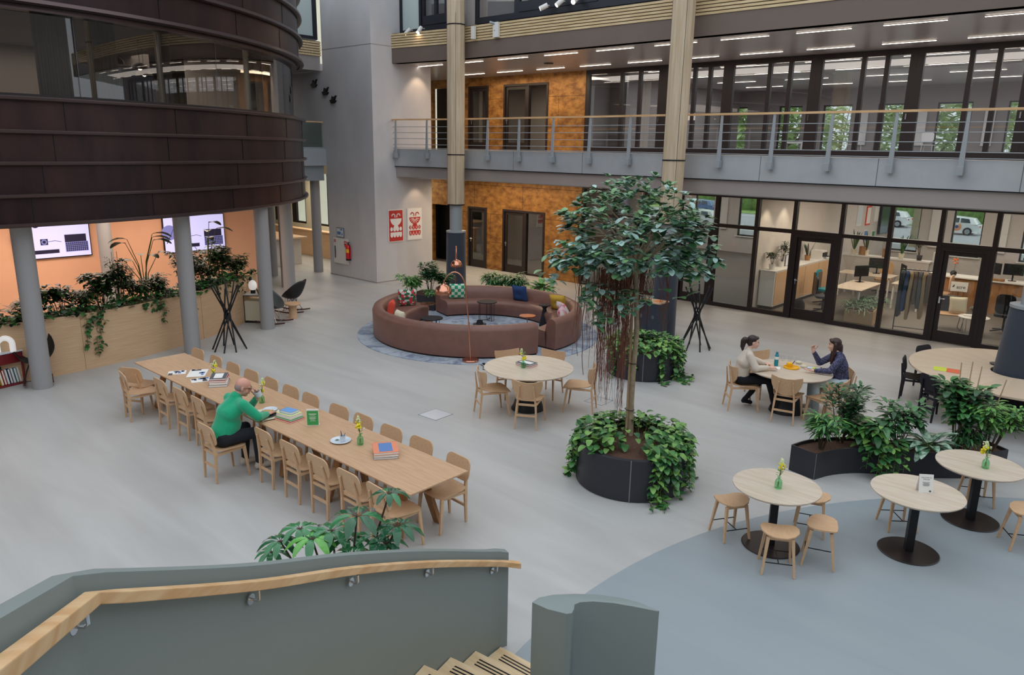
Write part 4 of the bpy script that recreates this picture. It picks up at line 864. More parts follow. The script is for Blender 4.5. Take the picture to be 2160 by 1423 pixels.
# floor sockets
for i,(x,y,s) in enumerate(((-8.91,8.0,.21),(-7.38,10.54,.19))):
    q=MB(); s2=s
    for (a,b,c_,d_) in ((-1,1,-1,-.93),(-1,1,.93,1),(-1,-.93,-1,1),(.93,1,-1,1)): q.bx(a*s2,b*s2,c_*s2,d_*s2,0,.004)
    t=thing('floor_socket','square flush floor socket cover %s'%('left of the round table by the sofa','between the round table by the sofa and the big tree')[i],'floor socket',(x,y,0),R(3),'flush floor sockets'); q.obj('cover_frame','steel',t)
    if i==0: q=MB(); q.bx(-s*.93,s*.93,-s*.93,s*.93,0,.003); q.obj('cover_plate','concrete',t)
# stick coat racks
def stick_rack(x,y,lab,seed):
    rr=random.Random(seed); t=thing('stick_coat_stand',lab,'coat stand',(x,y,0),0,'black stick coat stands'); n=8
    for i in range(n):
        a=2*PI*i/n+rr.uniform(-.15,.15); q=MB(); b=a+PI-.35
        p0=Vector((.36*math.cos(a),.36*math.sin(a),0)); p1=Vector((.3*math.cos(b),.3*math.sin(b),1.45+rr.uniform(-.06,.06))); q.tube([p0,p1],.017,8); q.obj('stick','black_metal',t,smooth=50)
    q=MB(); q.cyl(.0,0,.68,.76,.06); q.obj('hub','black_metal',t)
stick_rack(-15.18,7.62,'black stick coat stand beside the long table end and grey column',1)
stick_rack(-8.02,15.15,'black stick coat stand right of the dark column foot, near the glass wall',2)
# recycling bin
t=thing('recycling_bin','dark blue-grey waste station with pale wooden lid against the column','bin',(-9.12,15.02,0),R(2))
q=MB(); q.box(0,0,.47,.62,.42,.94); q.obj('body','bluegrey',t,bevel=.006); q=MB(); q.box(0,0,.955,.64,.44,.03); q.obj('lid','tan_bin',t,bevel=.004)
q=MB(); q.box(-.16,0,.972,.16,.2,.006); q.box(.16,0,.972,.16,.2,.006); q.obj('opening','orange',t); q=MB(); q.box(0,-.213,.5,.004,.006,.9); q.box(-.15,-.214,.62,.06,.004,.08,mi=1); q.box(.15,-.214,.62,.06,.004,.08,mi=1); q.obj('door_marking',['black_metal','greyp'],t)
# ---- rocking chairs and neighbours
def rocker(x,y,rz,m,lab):
    t=thing('rocking_chair',lab,'rocking chair',(x,y,0),rz,'shell rocking chairs by the timber planter')
    q=MB(); N=14; vs=[]; K=12
    # bucket: rings from seat centre up to rim
    for k in range(K+1):
        s=k/K
        for j in range(N*2):
            a=2*PI*j/(N*2); ca,sa=math.cos(a),math.sin(a)
            rx=.31*s**.6*(1+.06*s); ry=.27*s**.6
            back=max(0,-sa); side=abs(ca); front=max(0,sa)
            hgt=.38+ s**2.2*(.42*back**1.1+.25*side*(1-.7*front))+.03*s
            vs.append((rx*ca,ry*sa-.12*s*back-.02*s,hgt))
    fs=[(k*2*N+j,k*2*N+(j+1)%(2*N),(k+1)*2*N+(j+1)%(2*N),(k+1)*2*N+j) for k in range(K) for j in range(2*N)]
    q.add(vs,fs); o=q.obj('shell',m,t,smooth=180,fix=False); md=o.modifiers.new('thickness','SOLIDIFY'); md.thickness=.012
    q=MB()
    for sx in (-1,1):
        for y0,y1 in ((.16,-.02),(-.02,.16),(-.2,-.02),(-.02,-.2)): q.tube([(sx*.1,y0*.5,.39),(sx*.22,y1+.02,.07)],.006)
        q.tube([(-.1,.08*sx,.38),(.1,.08*sx,.38)],.006)
    q.tube([(-.22,.16,.08),(.22,.16,.08)],.006); q.tube([(-.22,-.18,.08),(.22,-.18,.08)],.006); q.obj('wire_frame','chrome' if m!='rock_black' else 'black_metal',t)
    for sx in (-1,1): q=MB(); q.ribbon([(sx*.22,yy,.02+.28*yy*yy) for yy in [ -.4+.08*i for i in range(11)]],[(.018,0),(.018,.03),(-.018,.03),(-.018,0)]); q.obj('runner','runner',t)
    return t
rocker(-16.72,9.62,R(-60),'rock_grey','grey shell rocking chair in front of the third grey column')
rocker(-17.55,10.65,R(125),'rock_black','black shell rocking chair behind the third grey column')
rocker(-15.42,3.98,R(-105),'rock_black','black shell rocking chair beside the red shelf at the far left')
t=thing('stump_table','small pale wooden mushroom-shaped table between the rocking chairs','side table',(-16.95,10.3,0)); q=MB(); q.lathe([(0,0),(.12,0),(.11,.05),(.09,.26),(.12,.33),(0,.34)],n=28); q.obj('pedestal','oak',t,smooth=50); q=MB(); q.lathe([(0,.34),(.2,.35),(.205,.38),(.19,.4),(0,.4)],n=32); q.obj('tabletop','oak',t,smooth=40)
t=thing('glass_cabinet','black framed low display cabinet against the timber planter','cabinet',(-17.25,9.45,0),R(40))
q=MB()
for sx in (-1,1):
    for sy in (-1,1): q.box(sx*.24,sy*.2,.35,.02,.02,.7)
for z in (.01,.69): q.box(0,.2,z,.5,.02,.02); q.box(0,-.2,z,.5,.02,.02); q.box(.24,0,z,.02,.4,.02); q.box(-.24,0,z,.02,.4,.02)
q.obj('frame','black_metal',t); q=MB(); q.box(0,0,.3,.46,.38,.5); q.obj('body','cream_fab',t); q=MB(); q.box(0,0,.71,.52,.44,.02); q.obj('top','white',t)
t=thing('globe_lamp','white globe table lamp on the black framed cabinet','table lamp',(-17.28,9.40,.72)); q=MB(); q.cyl(0,0,0,.09,.06,n=20); q.obj('lamp_base','black_metal',t,smooth=40); q=MB(); q.sphere((0,0,.2),(.105,.105,.135),20,12); q.obj('lamp_shade','globe',t,smooth=180)
t=thing('red_shelf','dark red open shelf cabinet at the left picture edge','shelf',(-15.62,3.28,0),R(-78))
q=MB(); q.bx(-.5,.5,-.22,-.2,0,.62); q.bx(-.5,-.48,-.2,.2,0,.62); q.bx(.48,.5,-.2,.2,0,.62); q.bx(-.5,.5,-.2,.2,0,.03); q.bx(-.5,.5,-.2,.2,.42,.6); q.obj('body','maroon',t,bevel=.004); q=MB(); q.box(0,0,.62,1.02,.42,.015); q.obj('top','ceramic',t)
for i,(m,w) in enumerate((('white',.03),('teal',.04),('paper',.03),('navy',.035),('white',.03),('coral',.03),('mustard',.04))):
    q=MB(); q.box(0,0,0,w,.18,.28); q.box(0,.003,0,w*.7,.18,.27,mi=1); o=q.obj('book',[m,'paper']); a=R(-78); lx=-.42+.052*i; o.location=(-15.62+lx*math.cos(a)-.06*math.sin(a),3.28+lx*math.sin(a)+.06*math.cos(a),.175); o.rotation_euler=(0,R(8),a)
    tag(o,'%s book leaning on the red shelf, %s from the left'%({'white':'white','teal':'teal','paper':'cream','navy':'navy','coral':'coral','mustard':'ochre'}[m],['first','second','third','fourth','fifth','sixth','seventh'][i]),'book','books in the red shelf')
t=thing('loop_lamp','white glossy looped tube lamp on the red shelf','table lamp',(-15.58,3.58,.63),R(60)); q=MB(); q.tube([(-.11,0,.0),(-.11,0,.14)]+[(-.11*math.cos(R(a)),0,.14+.11*math.sin(R(a))) for a in range(20,180,20)]+[(.11,0,.14),(.11,0,0)],.05,16); q.obj('tube','globe',t,smooth=60)
# ---- things on the concrete block
def bird(x,z,s,lab,y=15.07):
    t=thing('bird_figure',lab,'wall decoration',(x,y,z),0,'black bird figures on the concrete block'); q=MB(); q.prism([(-.16*s,.02*s),(-.05*s,-.09*s),(.1*s,-.07*s),(.19*s,.0),(.1*s,.02*s),(.2*s,.16*s),(.02*s,.08*s),(-.02*s,.14*s),(-.06*s,.03*s)],0,.06)
    o=q.obj('body','black_metal',t); o.rotation_euler=(R(90),0,0)
bird(-22.71,6.33,1.05,'black bird figure on the concrete block, highest and leftmost of three'); bird(-22.07,6.06,1.05,'black bird figure on the concrete block, middle of three'); bird(-21.65,5.79,1.0,'black bird figure on the concrete block, lowest and rightmost of three')
t=thing('fire_cabinet','white fire hose cabinet door with small red symbols on the concrete block','fire cabinet',(-21.5,15.045,.87)); q=MB(); q.box(0,0,0,.84,.03,.86); q.obj('door_panel','white',t,bevel=.004)
q=MB(); q.box(-.33,-.018,.33,.09,.006,.09); q.box(.27,-.018,.26,.14,.006,.2); q.obj('red_symbol','red',t); q=MB(); q.box(-.33,-.018,.33,.03,.01,.04); q.box(.27,-.02,.3,.05,.006,.06); q.box(.24,-.02,.2,.03,.006,.05); q.obj('white_pictogram','white',t); q=MB(); q.prism([(-.03,-.2),(0,-.22),(.03,-.2),(.045,0),(.03,.2),(0,.22),(-.03,.2)],0,.01); o=q.obj('grip','greyp',t); o.rotation_euler=(R(90),0,0); o.location=(-.33,-.012,-.05)
t=thing('framed_notice','small framed evacuation plan above the white fire cabinet','notice',(-21.52,15.05,1.5)); q=MB(); q.box(0,0,0,.42,.02,.32); q.obj('frame','greyp',t); q=MB(); q.box(0,-.012,0,.38,.006,.28); q.obj('sheet','ceramic',t); q=MB(); q.box(-.06,-.017,-.02,.2,.003,.1); q.box(.08,-.017,.1,.14,.003,.04); q.box(.12,-.017,-.05,.05,.003,.08); q.obj('plan_lines','bluep',t)
t=thing('fire_extinguisher','red fire extinguisher hanging on the concrete block','fire extinguisher',(-20.98,14.96,.62)); q=MB(); q.lathe([(0,0),(.075,0),(.085,.02),(.085,.42),(.07,.48),(.03,.52),(0,.52)],n=24); q.obj('cylinder','red',t,smooth=50)
q=MB(); q.cyl(0,0,.52,.58,.025); q.box(.02,0,.6,.12,.025,.02); q.tube([(.03,0,.55),(.1,0,.5),(.1,-.02,.3),(.09,-.02,.1)],.01); q.obj('valve_and_hose','black_metal',t); q=MB(); q.lathe([(.0862,.26),(.0862,.38)],n=24,a0=R(200),a1=R(340)); q.obj('yellow_label','yellow',t); q=MB(); q.cyl(0,0,-.005,.05,.087); q.obj('foot_ring','black_metal',t)
# posters on the right face (plane X=-19.6)
def poster(y0,y1,z0,z1,bg,fg,lab,striped=0):
    t=thing('poster',lab,'poster',(-19.6,(y0+y1)/2,(z0+z1)/2),0,'two framed folk prints on the concrete block'); w=y1-y0; h=z1-z0
    q=MB(); q.box(.01,0,0,.03,w,h); q.obj('frame','white',t); q=MB(); q.box(.027,0,0,.004,w*.93,h*.95); q.obj('print_ground',bg,t)
    q=MB(); X=.0305
    cnt=[0]
    def sh(poly): cnt[0]+=1; q.add([(X+.0002*cnt[0],u*w,v*h) for u,v in poly],[tuple(range(len(poly)))])
    def disk(u,v,a,b,n=18,a0=0,a1=360): sh([(u+a*math.cos(R(a0+(a1-a0)*i/n)),v+b*math.sin(R(a0+(a1-a0)*i/n))) for i in range(n+1 if a1-a0<360 else n)])
    disk(0,.22,.38,.22,20,180,360)
    for sx in (-1,1):
        for k in range(9):
            a=R(20+k*22); q.box(X,(sx*.17+.11*math.cos(a)*sx*1)*w,(.29+.075*math.sin(a))*h,.002,.055*w,.032*h)
        disk(sx*.31,-.1,.085,.065); disk(sx*.1,-.1,.1,.075)
        disk(sx*.1,-.28,.095,.08); disk(sx*.3,-.28,.095,.08)
    disk(0,-.03,.16,.05); sh([(-.39,-.27),(.39,-.27),(.39,-.2),(-.39,-.2)])
    q.obj('printed_figure',fg,t,fix=False)
    if striped:
        q=MB()
        for k in range(7): a=R(195+k*25); q.bar((X+.003,.1*math.cos(a)*w,(.2+.05*math.sin(a))*h),(X+.003,.3*math.cos(a)*w,(.2+.17*math.sin(a))*h),.02,.002,up=(1,0,0))
        for u in (-.3,-.1,.1,.3): q.box(X+.003,u*w,-.1*h,.002,.03*w,.08*h); q.box(X+.003,u*w,-.28*h,.002,.03*w,.09*h)
        q.obj('pattern',bg,t)
poster(15.58,16.2,1.3,2.36,'redprint','paper','red framed print with white paired swans and ovals')
poster(16.38,17.02,1.31,2.37,'paper','redprint','white framed print with red paired swans and ovals',1)
# spotlights and device on the slats
def spotl(x,z,on,lab,tilt):
    t=thing('spotlight',lab,'spotlight',(x,16.14,z),0,'white cylinder spotlights on the slatted edge')
    q=MB(); q.tube([(0,.06,.05),(0,-.02,.05),(-.05,-.08,.02)],.012); q.obj('bracket','white',t)
    d_=Vector(tilt).normalized(); c0_=Vector((-.05,-.1,.0)); q=MB(); q.tube([c0_-d_*.11,c0_+d_*.11],.062,18); q.obj('housing','white',t,smooth=40)
    q=MB(); q.tube([c0_+d_*.105,c0_+d_*.114],.05,18); q.obj('lens','bulb' if on else 'lamp_on',t)
spotl(-18.95,7.8,0,'white spotlight left of the wood column, left of a pair',(-.5,-.4,-.6)); spotl(-18.4,7.8,1,'lit white spotlight left of the wood column, right of a pair',(0,-.5,-.6))
spotl(-13.5,7.95,0,'white spotlight on the slatted edge, left of the group of three',(-.7,-.5,-.4)); spotl(-12.98,8.0,0,'white spotlight on the slatted edge, middle of the group of three',(-.35,-.6,-.6)); spotl(-12.48,8.0,1,'brightly lit white spotlight, right of the group of three',(.1,-.8,-.5))
t=thing('wall_device','white box with small camera and green light on the slatted edge','device',(-15.35,16.15,7.56)); q=MB(); q.box(0,0,0,.2,.08,.4); q.obj('box','white',t,bevel=.006); q=MB(); q.tube([(-.04,-.02,.16),(-.16,-.1,.2)],.035,12); q.obj('camera','steel',t); q=MB(); q.box(-.03,-.045,-.02,.02,.01,.02); q.obj('indicator','greenp',t)
t=thing('wall_device_small','pale box on the slatted edge just right of the wood column','device',(-16.2,16.1,7.55)); q=MB(); q.box(0,0,0,.12,.08,.34); q.obj('box','white',t)
# ================================================================= STAIRCASE IN THE FOREGROUND
RAIL=[(-3.86,4.44,.845),(-3.90,4.19,.95),(-3.84,3.75,1.175),(-3.72,3.3,1.4),(-3.59,2.86,1.62),(-3.43,2.43,1.85),(-3.26,2.0,2.07),(-3.06,1.59,2.3),(-2.85,1.18,2.52),(-2.60,.74,2.80),(-1.90,.41,3.15),(-1.2,.08,3.5)]
def smooth3(P,n=5):
    P=[Vector(p) for p in P]; out=[]
    for i in range(len(P)-1):
        p0=P[max(i-1,0)];p1=P[i];p2=P[i+1];p3=P[min(i+2,len(P)-1)]
        for k in range(n):
            s=k/n; out.append(.5*((2*p1)+(-p0+p2)*s+(2*p0-5*p1+4*p2-p3)*s*s+(-p0+3*p1-3*p2+p3)*s**3))
    return out+[P[-1]]
_S=[(-3.86,4.44,.845),(-3.905,4.19,.95),(-3.73,3.3,1.4),(-3.45,2.43,1.85),(-3.07,1.59,2.3),(-2.69,.765,2.79)]
RAIL=[tuple(p) for p in smooth3(_S,5)]+[(-1.2,.035,3.53)]
ST=thing('staircase','curved staircase with blue-grey guard walls, oak treads and oak handrail in the foreground','staircase')
q=MB(); q.ribbon(RAIL,[(-.026,-.05),(.026,-.05),(.026,0),(-.026,0)]); HR=q.obj('handrail','rail_wood',ST,bevel=.004)
def offp(P,o):
    out=[]; P=[Vector(p) for p in P]
    for i,p in enumerate(P):
        a=(P[i]-P[max(i-1,0)]); b=(P[min(i+1,len(P)-1)]-P[i])
        if i==0: a=b
        if i==len(P)-1: b=a
        a=Vector((a.x,a.y,0)).normalized(); b=Vector((b.x,b.y,0)).normalized(); t_=(a+b).normalized(); n_=Vector((t_.y,-t_.x,0)); out.append(p+n_*o/max(.4,t_.dot(a)))
    return out
WP=[(-3.885,4.36,.87)]+RAIL[4:]; inn=offp(WP,.055); out_=offp(WP,.125); q=MB(); vs=[];fs=[]
for a,b in zip(inn,out_):
    zt=a.z+.065; zb=max(0,a.z-1.35); vs+=[(a.x,a.y,zb),(b.x,b.y,zb),(b.x,b.y,zt),(a.x,a.y,zt)]
for i in range(len(inn)-1):
    for j in range(4): fs.append((i*4+j,i*4+(j+1)%4,i*4+4+(j+1)%4,i*4+4+j))
fs+=[(0,1,2,3),tuple(len(vs)-4+j for j in (3,2,1,0))]; q.add(vs,fs); q.obj('guard_wall','stair_paint',ST,bevel=.004,smooth=25)
BR=[(-3.90,4.19,.95),(-3.72,3.3,1.4),(-3.43,2.43,1.85),(-3.06,1.59,2.3),(-2.58,.71,2.84),(-1.80,.33,3.23)]
for i,(x,y,z) in enumerate(BR):
    t_=Vector(BR[min(i+1,5)])-Vector(BR[max(i-1,0)]); t_=Vector((t_.x,t_.y,0)).normalized(); n_=Vector((t_.y,-t_.x,0)); c=Vector((x,y,z)); w_=c+n_*.053; q=MB()
    a=c+Vector((0,0,-.05)); b=c+Vector((0,0,-.11)); q.tube([a,b-Vector((0,0,-.012)),b+n_*.012,w_+Vector((0,0,-.11))],.0075,8); q.tube([w_+Vector((0,0,-.11)),w_+Vector((0,0,-.11))-n_*.006],.028,18); q.obj('bracket','chrome',HR,smooth=40)
LK=offp(RAIL,.05)
def along(y):  # point on the inner wall line at given y
    for a,b in zip(LK,LK[1:]):
        if a.y>=y>=b.y: return a.lerp(b,(a.y-y)/(a.y-b.y))
    return LK[-1]
prev=None; steps=[]
for k in range(1,13):
    L_=along(4.31-.355*(k-1)); an=R(1+2.6*k); Rr=Vector((L_.x+1.12*math.cos(an),L_.y+1.12*math.sin(an)-.0,0)); steps.append((L_,Rr))
for k in range(1,12):
    (a,b),(c,d_)=steps[k-1],steps[k]; zt=.17*(k-1)+.015; q=MB(); q.prism([(a.x,a.y),(b.x,b.y),(d_.x,d_.y),(c.x,c.y)],max(0,zt-.24),zt); s_=q.obj('step','tread_wood',ST)
    q=MB()
    for j in range(3):
        f=.07+.035*j; e=Vector((c.x-a.x,c.y-a.y,0)).normalized(); p0=Vector((a.x,a.y,0))+e*f; p1=Vector((b.x,b.y,0))+e*f; u_=(p1-p0); q.bar((p0+u_*.08)+Vector((0,0,zt+.001)),(p0+u_*.92)+Vector((0,0,zt+.001)),.012,.004)
    q.obj('grip_strip','black_metal',s_)
# second guard wall, end newel on the right
NW=[(-2.762,3.303),(-2.765,3.375),(-2.715,3.47),(-2.62,3.575),(-2.51,3.67),(-2.38,3.745),(-2.26,3.785),(-2.11,3.80),(-2.115,3.785),(-2.25,3.725),(-2.37,3.665),(-2.48,3.585),(-2.535,3.52),(-2.545,3.475),(-2.52,3.44),(-2.50,3.39),(-2.52,3.36),(-2.64,3.315)]
q=MB(); q.prism(NW,0,1.5); q.obj('end_wall','stair_paint',ST,bevel=.006,smooth=30)

# ================================================================= THINGS ON THE TABLES
def stack(items,x,y,z,lab,grp):
    zz=z
    for i,(w,d_,h,rz,cov,nm) in enumerate(items):
        t=thing('book',lab%nm,'book',(x,y,zz),R(rz),grp); q=MB(); q.box(0,0,h/2,w,d_,h*.74); q.obj('pages','paper',t); q=MB(); q.box(0,0,.002,w+.006,d_+.006,.003); q.box(0,0,h-.0025,w+.006,d_+.006,.003); q.box(-w/2-.002,0,h/2,.003,d_+.006,h-.002); q.obj('cover',cov,t)
        if i==len(items)-1 and cov=='greyp' or cov=='salmon':
            q=MB(); q.box(0,.0,h+.0005,w*.8,d_*.55,.0015); q.obj('cover_picture','paper' if cov=='greyp' else 'bluep',t); 
        zz+=h+.001
stack([(.34,.26,.035,-35,'greyp','bottom, grey'),(.33,.25,.035,-33,'paper','second, white'),(.32,.24,.03,-38,'red','third, red'),(.31,.23,.03,-35,'greyp','top, with a picture cover')],-10.78,5.2,TT,'book in the far stack on the long table, %s','book stack at the far end of the long table')
stack([(.32,.25,.02,10,'coral','bottom, white with red edge'),(.3,.22,.018,9,'green_book','second, green'),(.27,.2,.055,10,'lime_book','third, thick pale yellow'),(.2,.14,.035,14,'blue_book','top, small and blue')],-8.66,5.12,TT,'book in the stack beside the green sign, %s','book stack beside the green sign')
stack([(.32,.28,.028,-36,'greyp','bottom, grey'),(.32,.28,.03,-35,'paper','middle, white'),(.33,.29,.032,-34,'salmon','top, salmon and blue cover')],-6.78,5.27,TT,'book in the near stack on the long table, %s','book stack at the near end of the long table')
stack([(.3,.22,.028,0,'coral','bottom, orange-red'),(.3,.22,.024,2,'greyp','top, grey-blue picture cover')],-8.12,9.4,TT,'book under the vase on the round table by the sofa, %s','books on the empty round table')
def mag(x,y,rz,w,h,lab,open_=1,z=TT):
    t=thing('magazine',lab,'magazine',(x,y,z),R(rz),'magazines on the long table')
    q=MB(); 
    if open_: q.patch([(-w,-h/2),(0,-h/2),(w,-h/2),(w,h/2),(0,h/2),(-w,h/2)],lambda u,v:((u,v,.004+.006*abs(math.sin(min(1,abs(u)/w)*PI))),(0,0,1)),.003)
    else: q.box(0,0,.004,w,h,.006)
    q.obj('pages','paper',t,smooth=30); q=MB(); r=random.Random(int(rz)+3)
    for i in range(7): u=r.uniform(-.8,.8)*w*(1 if open_ else .45); v=r.uniform(-.35,.35)*h; q.box(u,v,.013 if open_ else .009,w*r.uniform(.2,.4),h*r.uniform(.12,.3),.0015,mi=r.randrange(2))
    q.obj('pictures',['bluep','greyp'],t)
mag(-11.55,5.22,-35,.21,.28,'open magazine with blue pictures at the far end of the long table'); mag(-11.16,5.08,-20,.22,.28,'closed magazine with dark pictures beside the far vase',0); mag(-11.8,5.0,-30,.2,.27,'magazine with yellow edge lying left of the open magazine',0)
# green sign, tray, plate, cup
t=thing('table_sign','green card sign standing on the long table','sign',(-8.22,5.2,TT),R(48)); q=MB(); q.box(0,0,.115,.16,.012,.23); q.box(0,.03,.004,.16,.07,.008); q.obj('holder','paper',t,bevel=.002); q=MB(); q.box(0,-.0065,.11,.148,.002,.2); q.obj('card','greensign',t)
q=MB()
for k,(w_,z_) in enumerate(((.10,.165),(.07,.15),(.09,.125),(.08,.112),(.085,.1),(.06,.088),(.07,.07))): q.box(0,-.0082,z_,w_,.001,.004 if k else .008)
q.lathe([(.007,0),(.01,0)],0,0,0,n=14); q.obj('lettering','paper',t)
t=thing('serving_tray','flat tray under the man\'s plate','tray',(-9.0,5.0,TT),R(-10)); q=MB(); q.patch(rrect(.46,.34,.05),lambda u,v:((u,v,.006+.012*(max(abs(u)/.23,abs(v)/.17)>.97)),(0,0,1)),.006); q.obj('tray','cream_fab',t,smooth=40)
def plate(x,y,z,r,m,lab,nm='plate'):
    q=MB(); q.lathe([(0,.0),(r*.6,.0),(r*.95,.014),(r,.02),(r*.97,.023),(r*.6,.008),(0,.008)],n=36); o=q.obj(nm,m,smooth=40,loc=(x,y,z)); return tag(o,lab,nm)
plate(-8.98,4.97,TT+.01,.13,'ceramic_dk','dark rimmed plate with a sandwich on the tray'); 
t=thing('sandwich','cut sandwich on the dark plate in front of the man in green','food',(-8.98,4.98,TT+.02)); q=MB(); q.box(-.02,0,.012,.12,.08,.02,.5); q.box(.0,.01,.045,.12,.08,.02,.7); q.obj('bread','bread',t,bevel=.006); q=MB(); q.box(-.01,.005,.029,.13,.085,.012,.6); q.obj('filling','salmon',t,bevel=.003); 
plate(-9.12,5.1,TT+.012,.1,'ceramic','small pale plate on the far corner of the tray')
plate(-7.5,5.13,TT,.13,'ceramic','pale blue plate with a cup of cutlery on the long table')
t=thing('cutlery_cup','small glass cup with cutlery and a green sprig on the pale blue plate','cup',(-7.47,5.14,TT+.01)); q=MB(); q.lathe([(0,.0),(.03,0),(.038,.075),(.034,.075),(.027,.006),(0,.006)],n=22); q.obj('cup','ceramic',t,smooth=50); q=MB(); q.tube([(0,0,.02),(-.05,.01,.12)],.005); q.tube([(0,0,.02),(.03,.02,.11)],.004); q.tube([(0,0,.02),(.01,-.03,.12)],.004); q.obj('cutlery','greyp',t); q=MB()
for a in range(6): q.leaf((-.075,-.03,.004),(math.cos(a),math.sin(a),.2),.035,.012,droop=.3)
q.obj('sprig','lf_bush1',t,fix=False)
# card sign on the small table
t=thing('card_sign','white tent card on the middle small table','sign',(-1.72,8.8,TT),R(36)); q=MB(); 
for s in (-1,1): q.bar((0,s*.04,0),(0,s*.002,.2),.003,.15,up=(1,0,0))
q.obj('card','paper',t); an=math.atan2(.038,.2)
for body,sz,zz in (('WELCOME TO',.017,.165),('THE HUB',.017,.145)): text(body,sz,'greyp','lettering',t,(0,-.0035-.04*(1-zz/.2),zz),(R(90)-an,0,0))
q=MB()
for k in range(6): zz=.115-.008*k; q.box(0,-.0035-.04*(1-zz/.2),zz,.08-.01*(k%3),.001,.003)
for (u,zz,w_,h_) in ((.045,.02,.022,.016),(.05,.014,.012,.01)): q.box(u,-.0035-.04*(1-zz/.2),zz,w_,.001,h_)
q.obj('small_print','greyp',t)
for i,(m,lab,x,y) in enumerate((('lime','lime green sheet on the large round table',-2.88,14.42),('orangepaper','orange sheet beside the lime one on the large round table',-2.68,14.44))):
    q=MB(); q.box(0,0,.002,.2,.28,.003); tag(q.obj('paper_sheet',m,loc=(x,y,.746),rz=R(10)),lab,'paper','coloured sheets on the large round table')
q=MB(); q.lathe([(0,0),(.1,0),(.11,.02),(.0,.02)],n=20); tag(q.obj('dark_dish','black_metal',loc=(-2.22,15.5,.746),smooth=30),'small dark dish on the large round table against the column foot','dish')
# women's table
t=thing('water_bottle','teal water bottle with a white band on the women\'s table','bottle',(-5.03,12.52,TT)); q=MB(); q.lathe([(0,0),(.034,0),(.036,.01),(.036,.12)],n=24); q.lathe([(.036,.17),(.03,.2),(.02,.215),(0,.215)],n=24); q.obj('bottle','teal',t,smooth=50); q=MB(); q.lathe([(.0365,.12),(.0365,.17)],n=24); q.obj('label_band','paper',t); q=MB(); q.cyl(0,0,.21,.25,.022,n=18); q.obj('cap','teal',t,smooth=40)
t=thing('yellow_tray','round yellow tray with a yellow bowl on the women\'s table','tray',(-4.78,12.58,TT)); q=MB(); q.lathe([(0,0),(.13,0),(.135,.022),(.125,.022),(.12,.008),(0,.008)],n=36); q.obj('tray','yellow',t,smooth=40); q=MB(); q.lathe([(0,.01),(.04,.01),(.055,.06),(.05,.08),(.03,.085),(0,.08)],-.04,.02,0,n=24); q.obj('bowl','yellow',t,smooth=50); q=MB(); q.tube([(.0,.02,.06),(.04,.03,.13)],.007); q.obj('spoon','navy',t)
for x,y,lab in ((-4.80,12.95,'cream bread roll on the women\'s table, farther one'),(-4.63,12.76,'cream bread roll on the women\'s table, nearer one')): q=MB(); q.sphere((0,0,.025),(.06,.045,.03)); tag(q.obj('bread_roll','cream_fab',smooth=180,loc=(x,y,TT)),lab,'food','bread rolls on the women\'s table')
q=MB(); q.box(0,0,.006,.28,.2,.012); q.box(0,0,.013,.24,.16,.003,mi=1); tag(q.obj('slate_board',['black_metal','ceramic'],loc=(-4.49,12.82,TT),rz=R(20)),'dark edged serving board in front of the woman in the dark blouse','board')
q=MB(); q.sphere((0,0,.02),(.03,.03,.022)); tag(q.obj('lemon_half','lime',smooth=180,loc=(-4.44,12.74,TT+.014)),'yellow lemon piece on the serving board','food')
for x,y,lab in ((-5.08,12.92,'clear drinking glass on the women\'s table, left'),(-4.98,13.0,'clear drinking glass on the women\'s table, middle'),(-4.86,13.05,'clear drinking glass on the women\'s table, right')): q=MB(); q.lathe([(0,.002),(.03,.002),(.036,.1)],n=20); tag(q.obj('drinking_glass','clear_glass',smooth=50,loc=(x,y,TT)),lab,'glass','clear glasses on the women\'s table')
plate(-5.16,12.42,TT,.13,'cream_fab','plate of food in front of the woman in the beige blouse'); q=MB(); rr_=random.Random(3)
for i in range(14): q.sphere((rr_.uniform(-.07,.07),rr_.uniform(-.07,.07),.02),(.02,.02,.012),7,5)
tag(q.obj('salad','bread',smooth=180,loc=(-5.16,12.42,TT)),'small food pieces on the plate of the woman in the beige blouse','food',kind='stuff')
q=MB(); q.box(0,0,.003,.16,.16,.005); tag(q.obj('napkin','paper',loc=(-4.98,12.38,TT),rz=R(20)),'white napkin beside the teal bottle','napkin')

# ================================================================= PEOPLE
def organic(name,mb,vox,m,parent,sm=3):
    me=bpy.data.meshes.new('tmp'); me.from_pydata(mb.v,[],mb.f); b=bmesh.new(); b.from_mesh(me); bmesh.ops.recalc_face_normals(b,faces=b.faces); b.to_mesh(me); b.free()
    o=bpy.data.objects.new('tmp',me); C.objects.link(o); md=o.modifiers.new('r','REMESH'); md.mode='VOXEL'; md.voxel_size=vox; md.use_smooth_shade=True
    s=o.modifiers.new('s','SMOOTH'); s.factor=.5; s.iterations=sm
    dg=bpy.context.evaluated_depsgraph_get(); n=bpy.data.meshes.new_from_object(o.evaluated_get(dg)); bpy.data.objects.remove(o)
    n.name=name; n.materials.clear(); n.materials.append(M[m]); n.polygons.foreach_set('use_smooth',[True]*len(n.polygons)); r_=bpy.data.objects.new(name,n); C.objects.link(r_)
    if parent: r_.parent=parent
    return r_
def V(*a): return Vector(a)
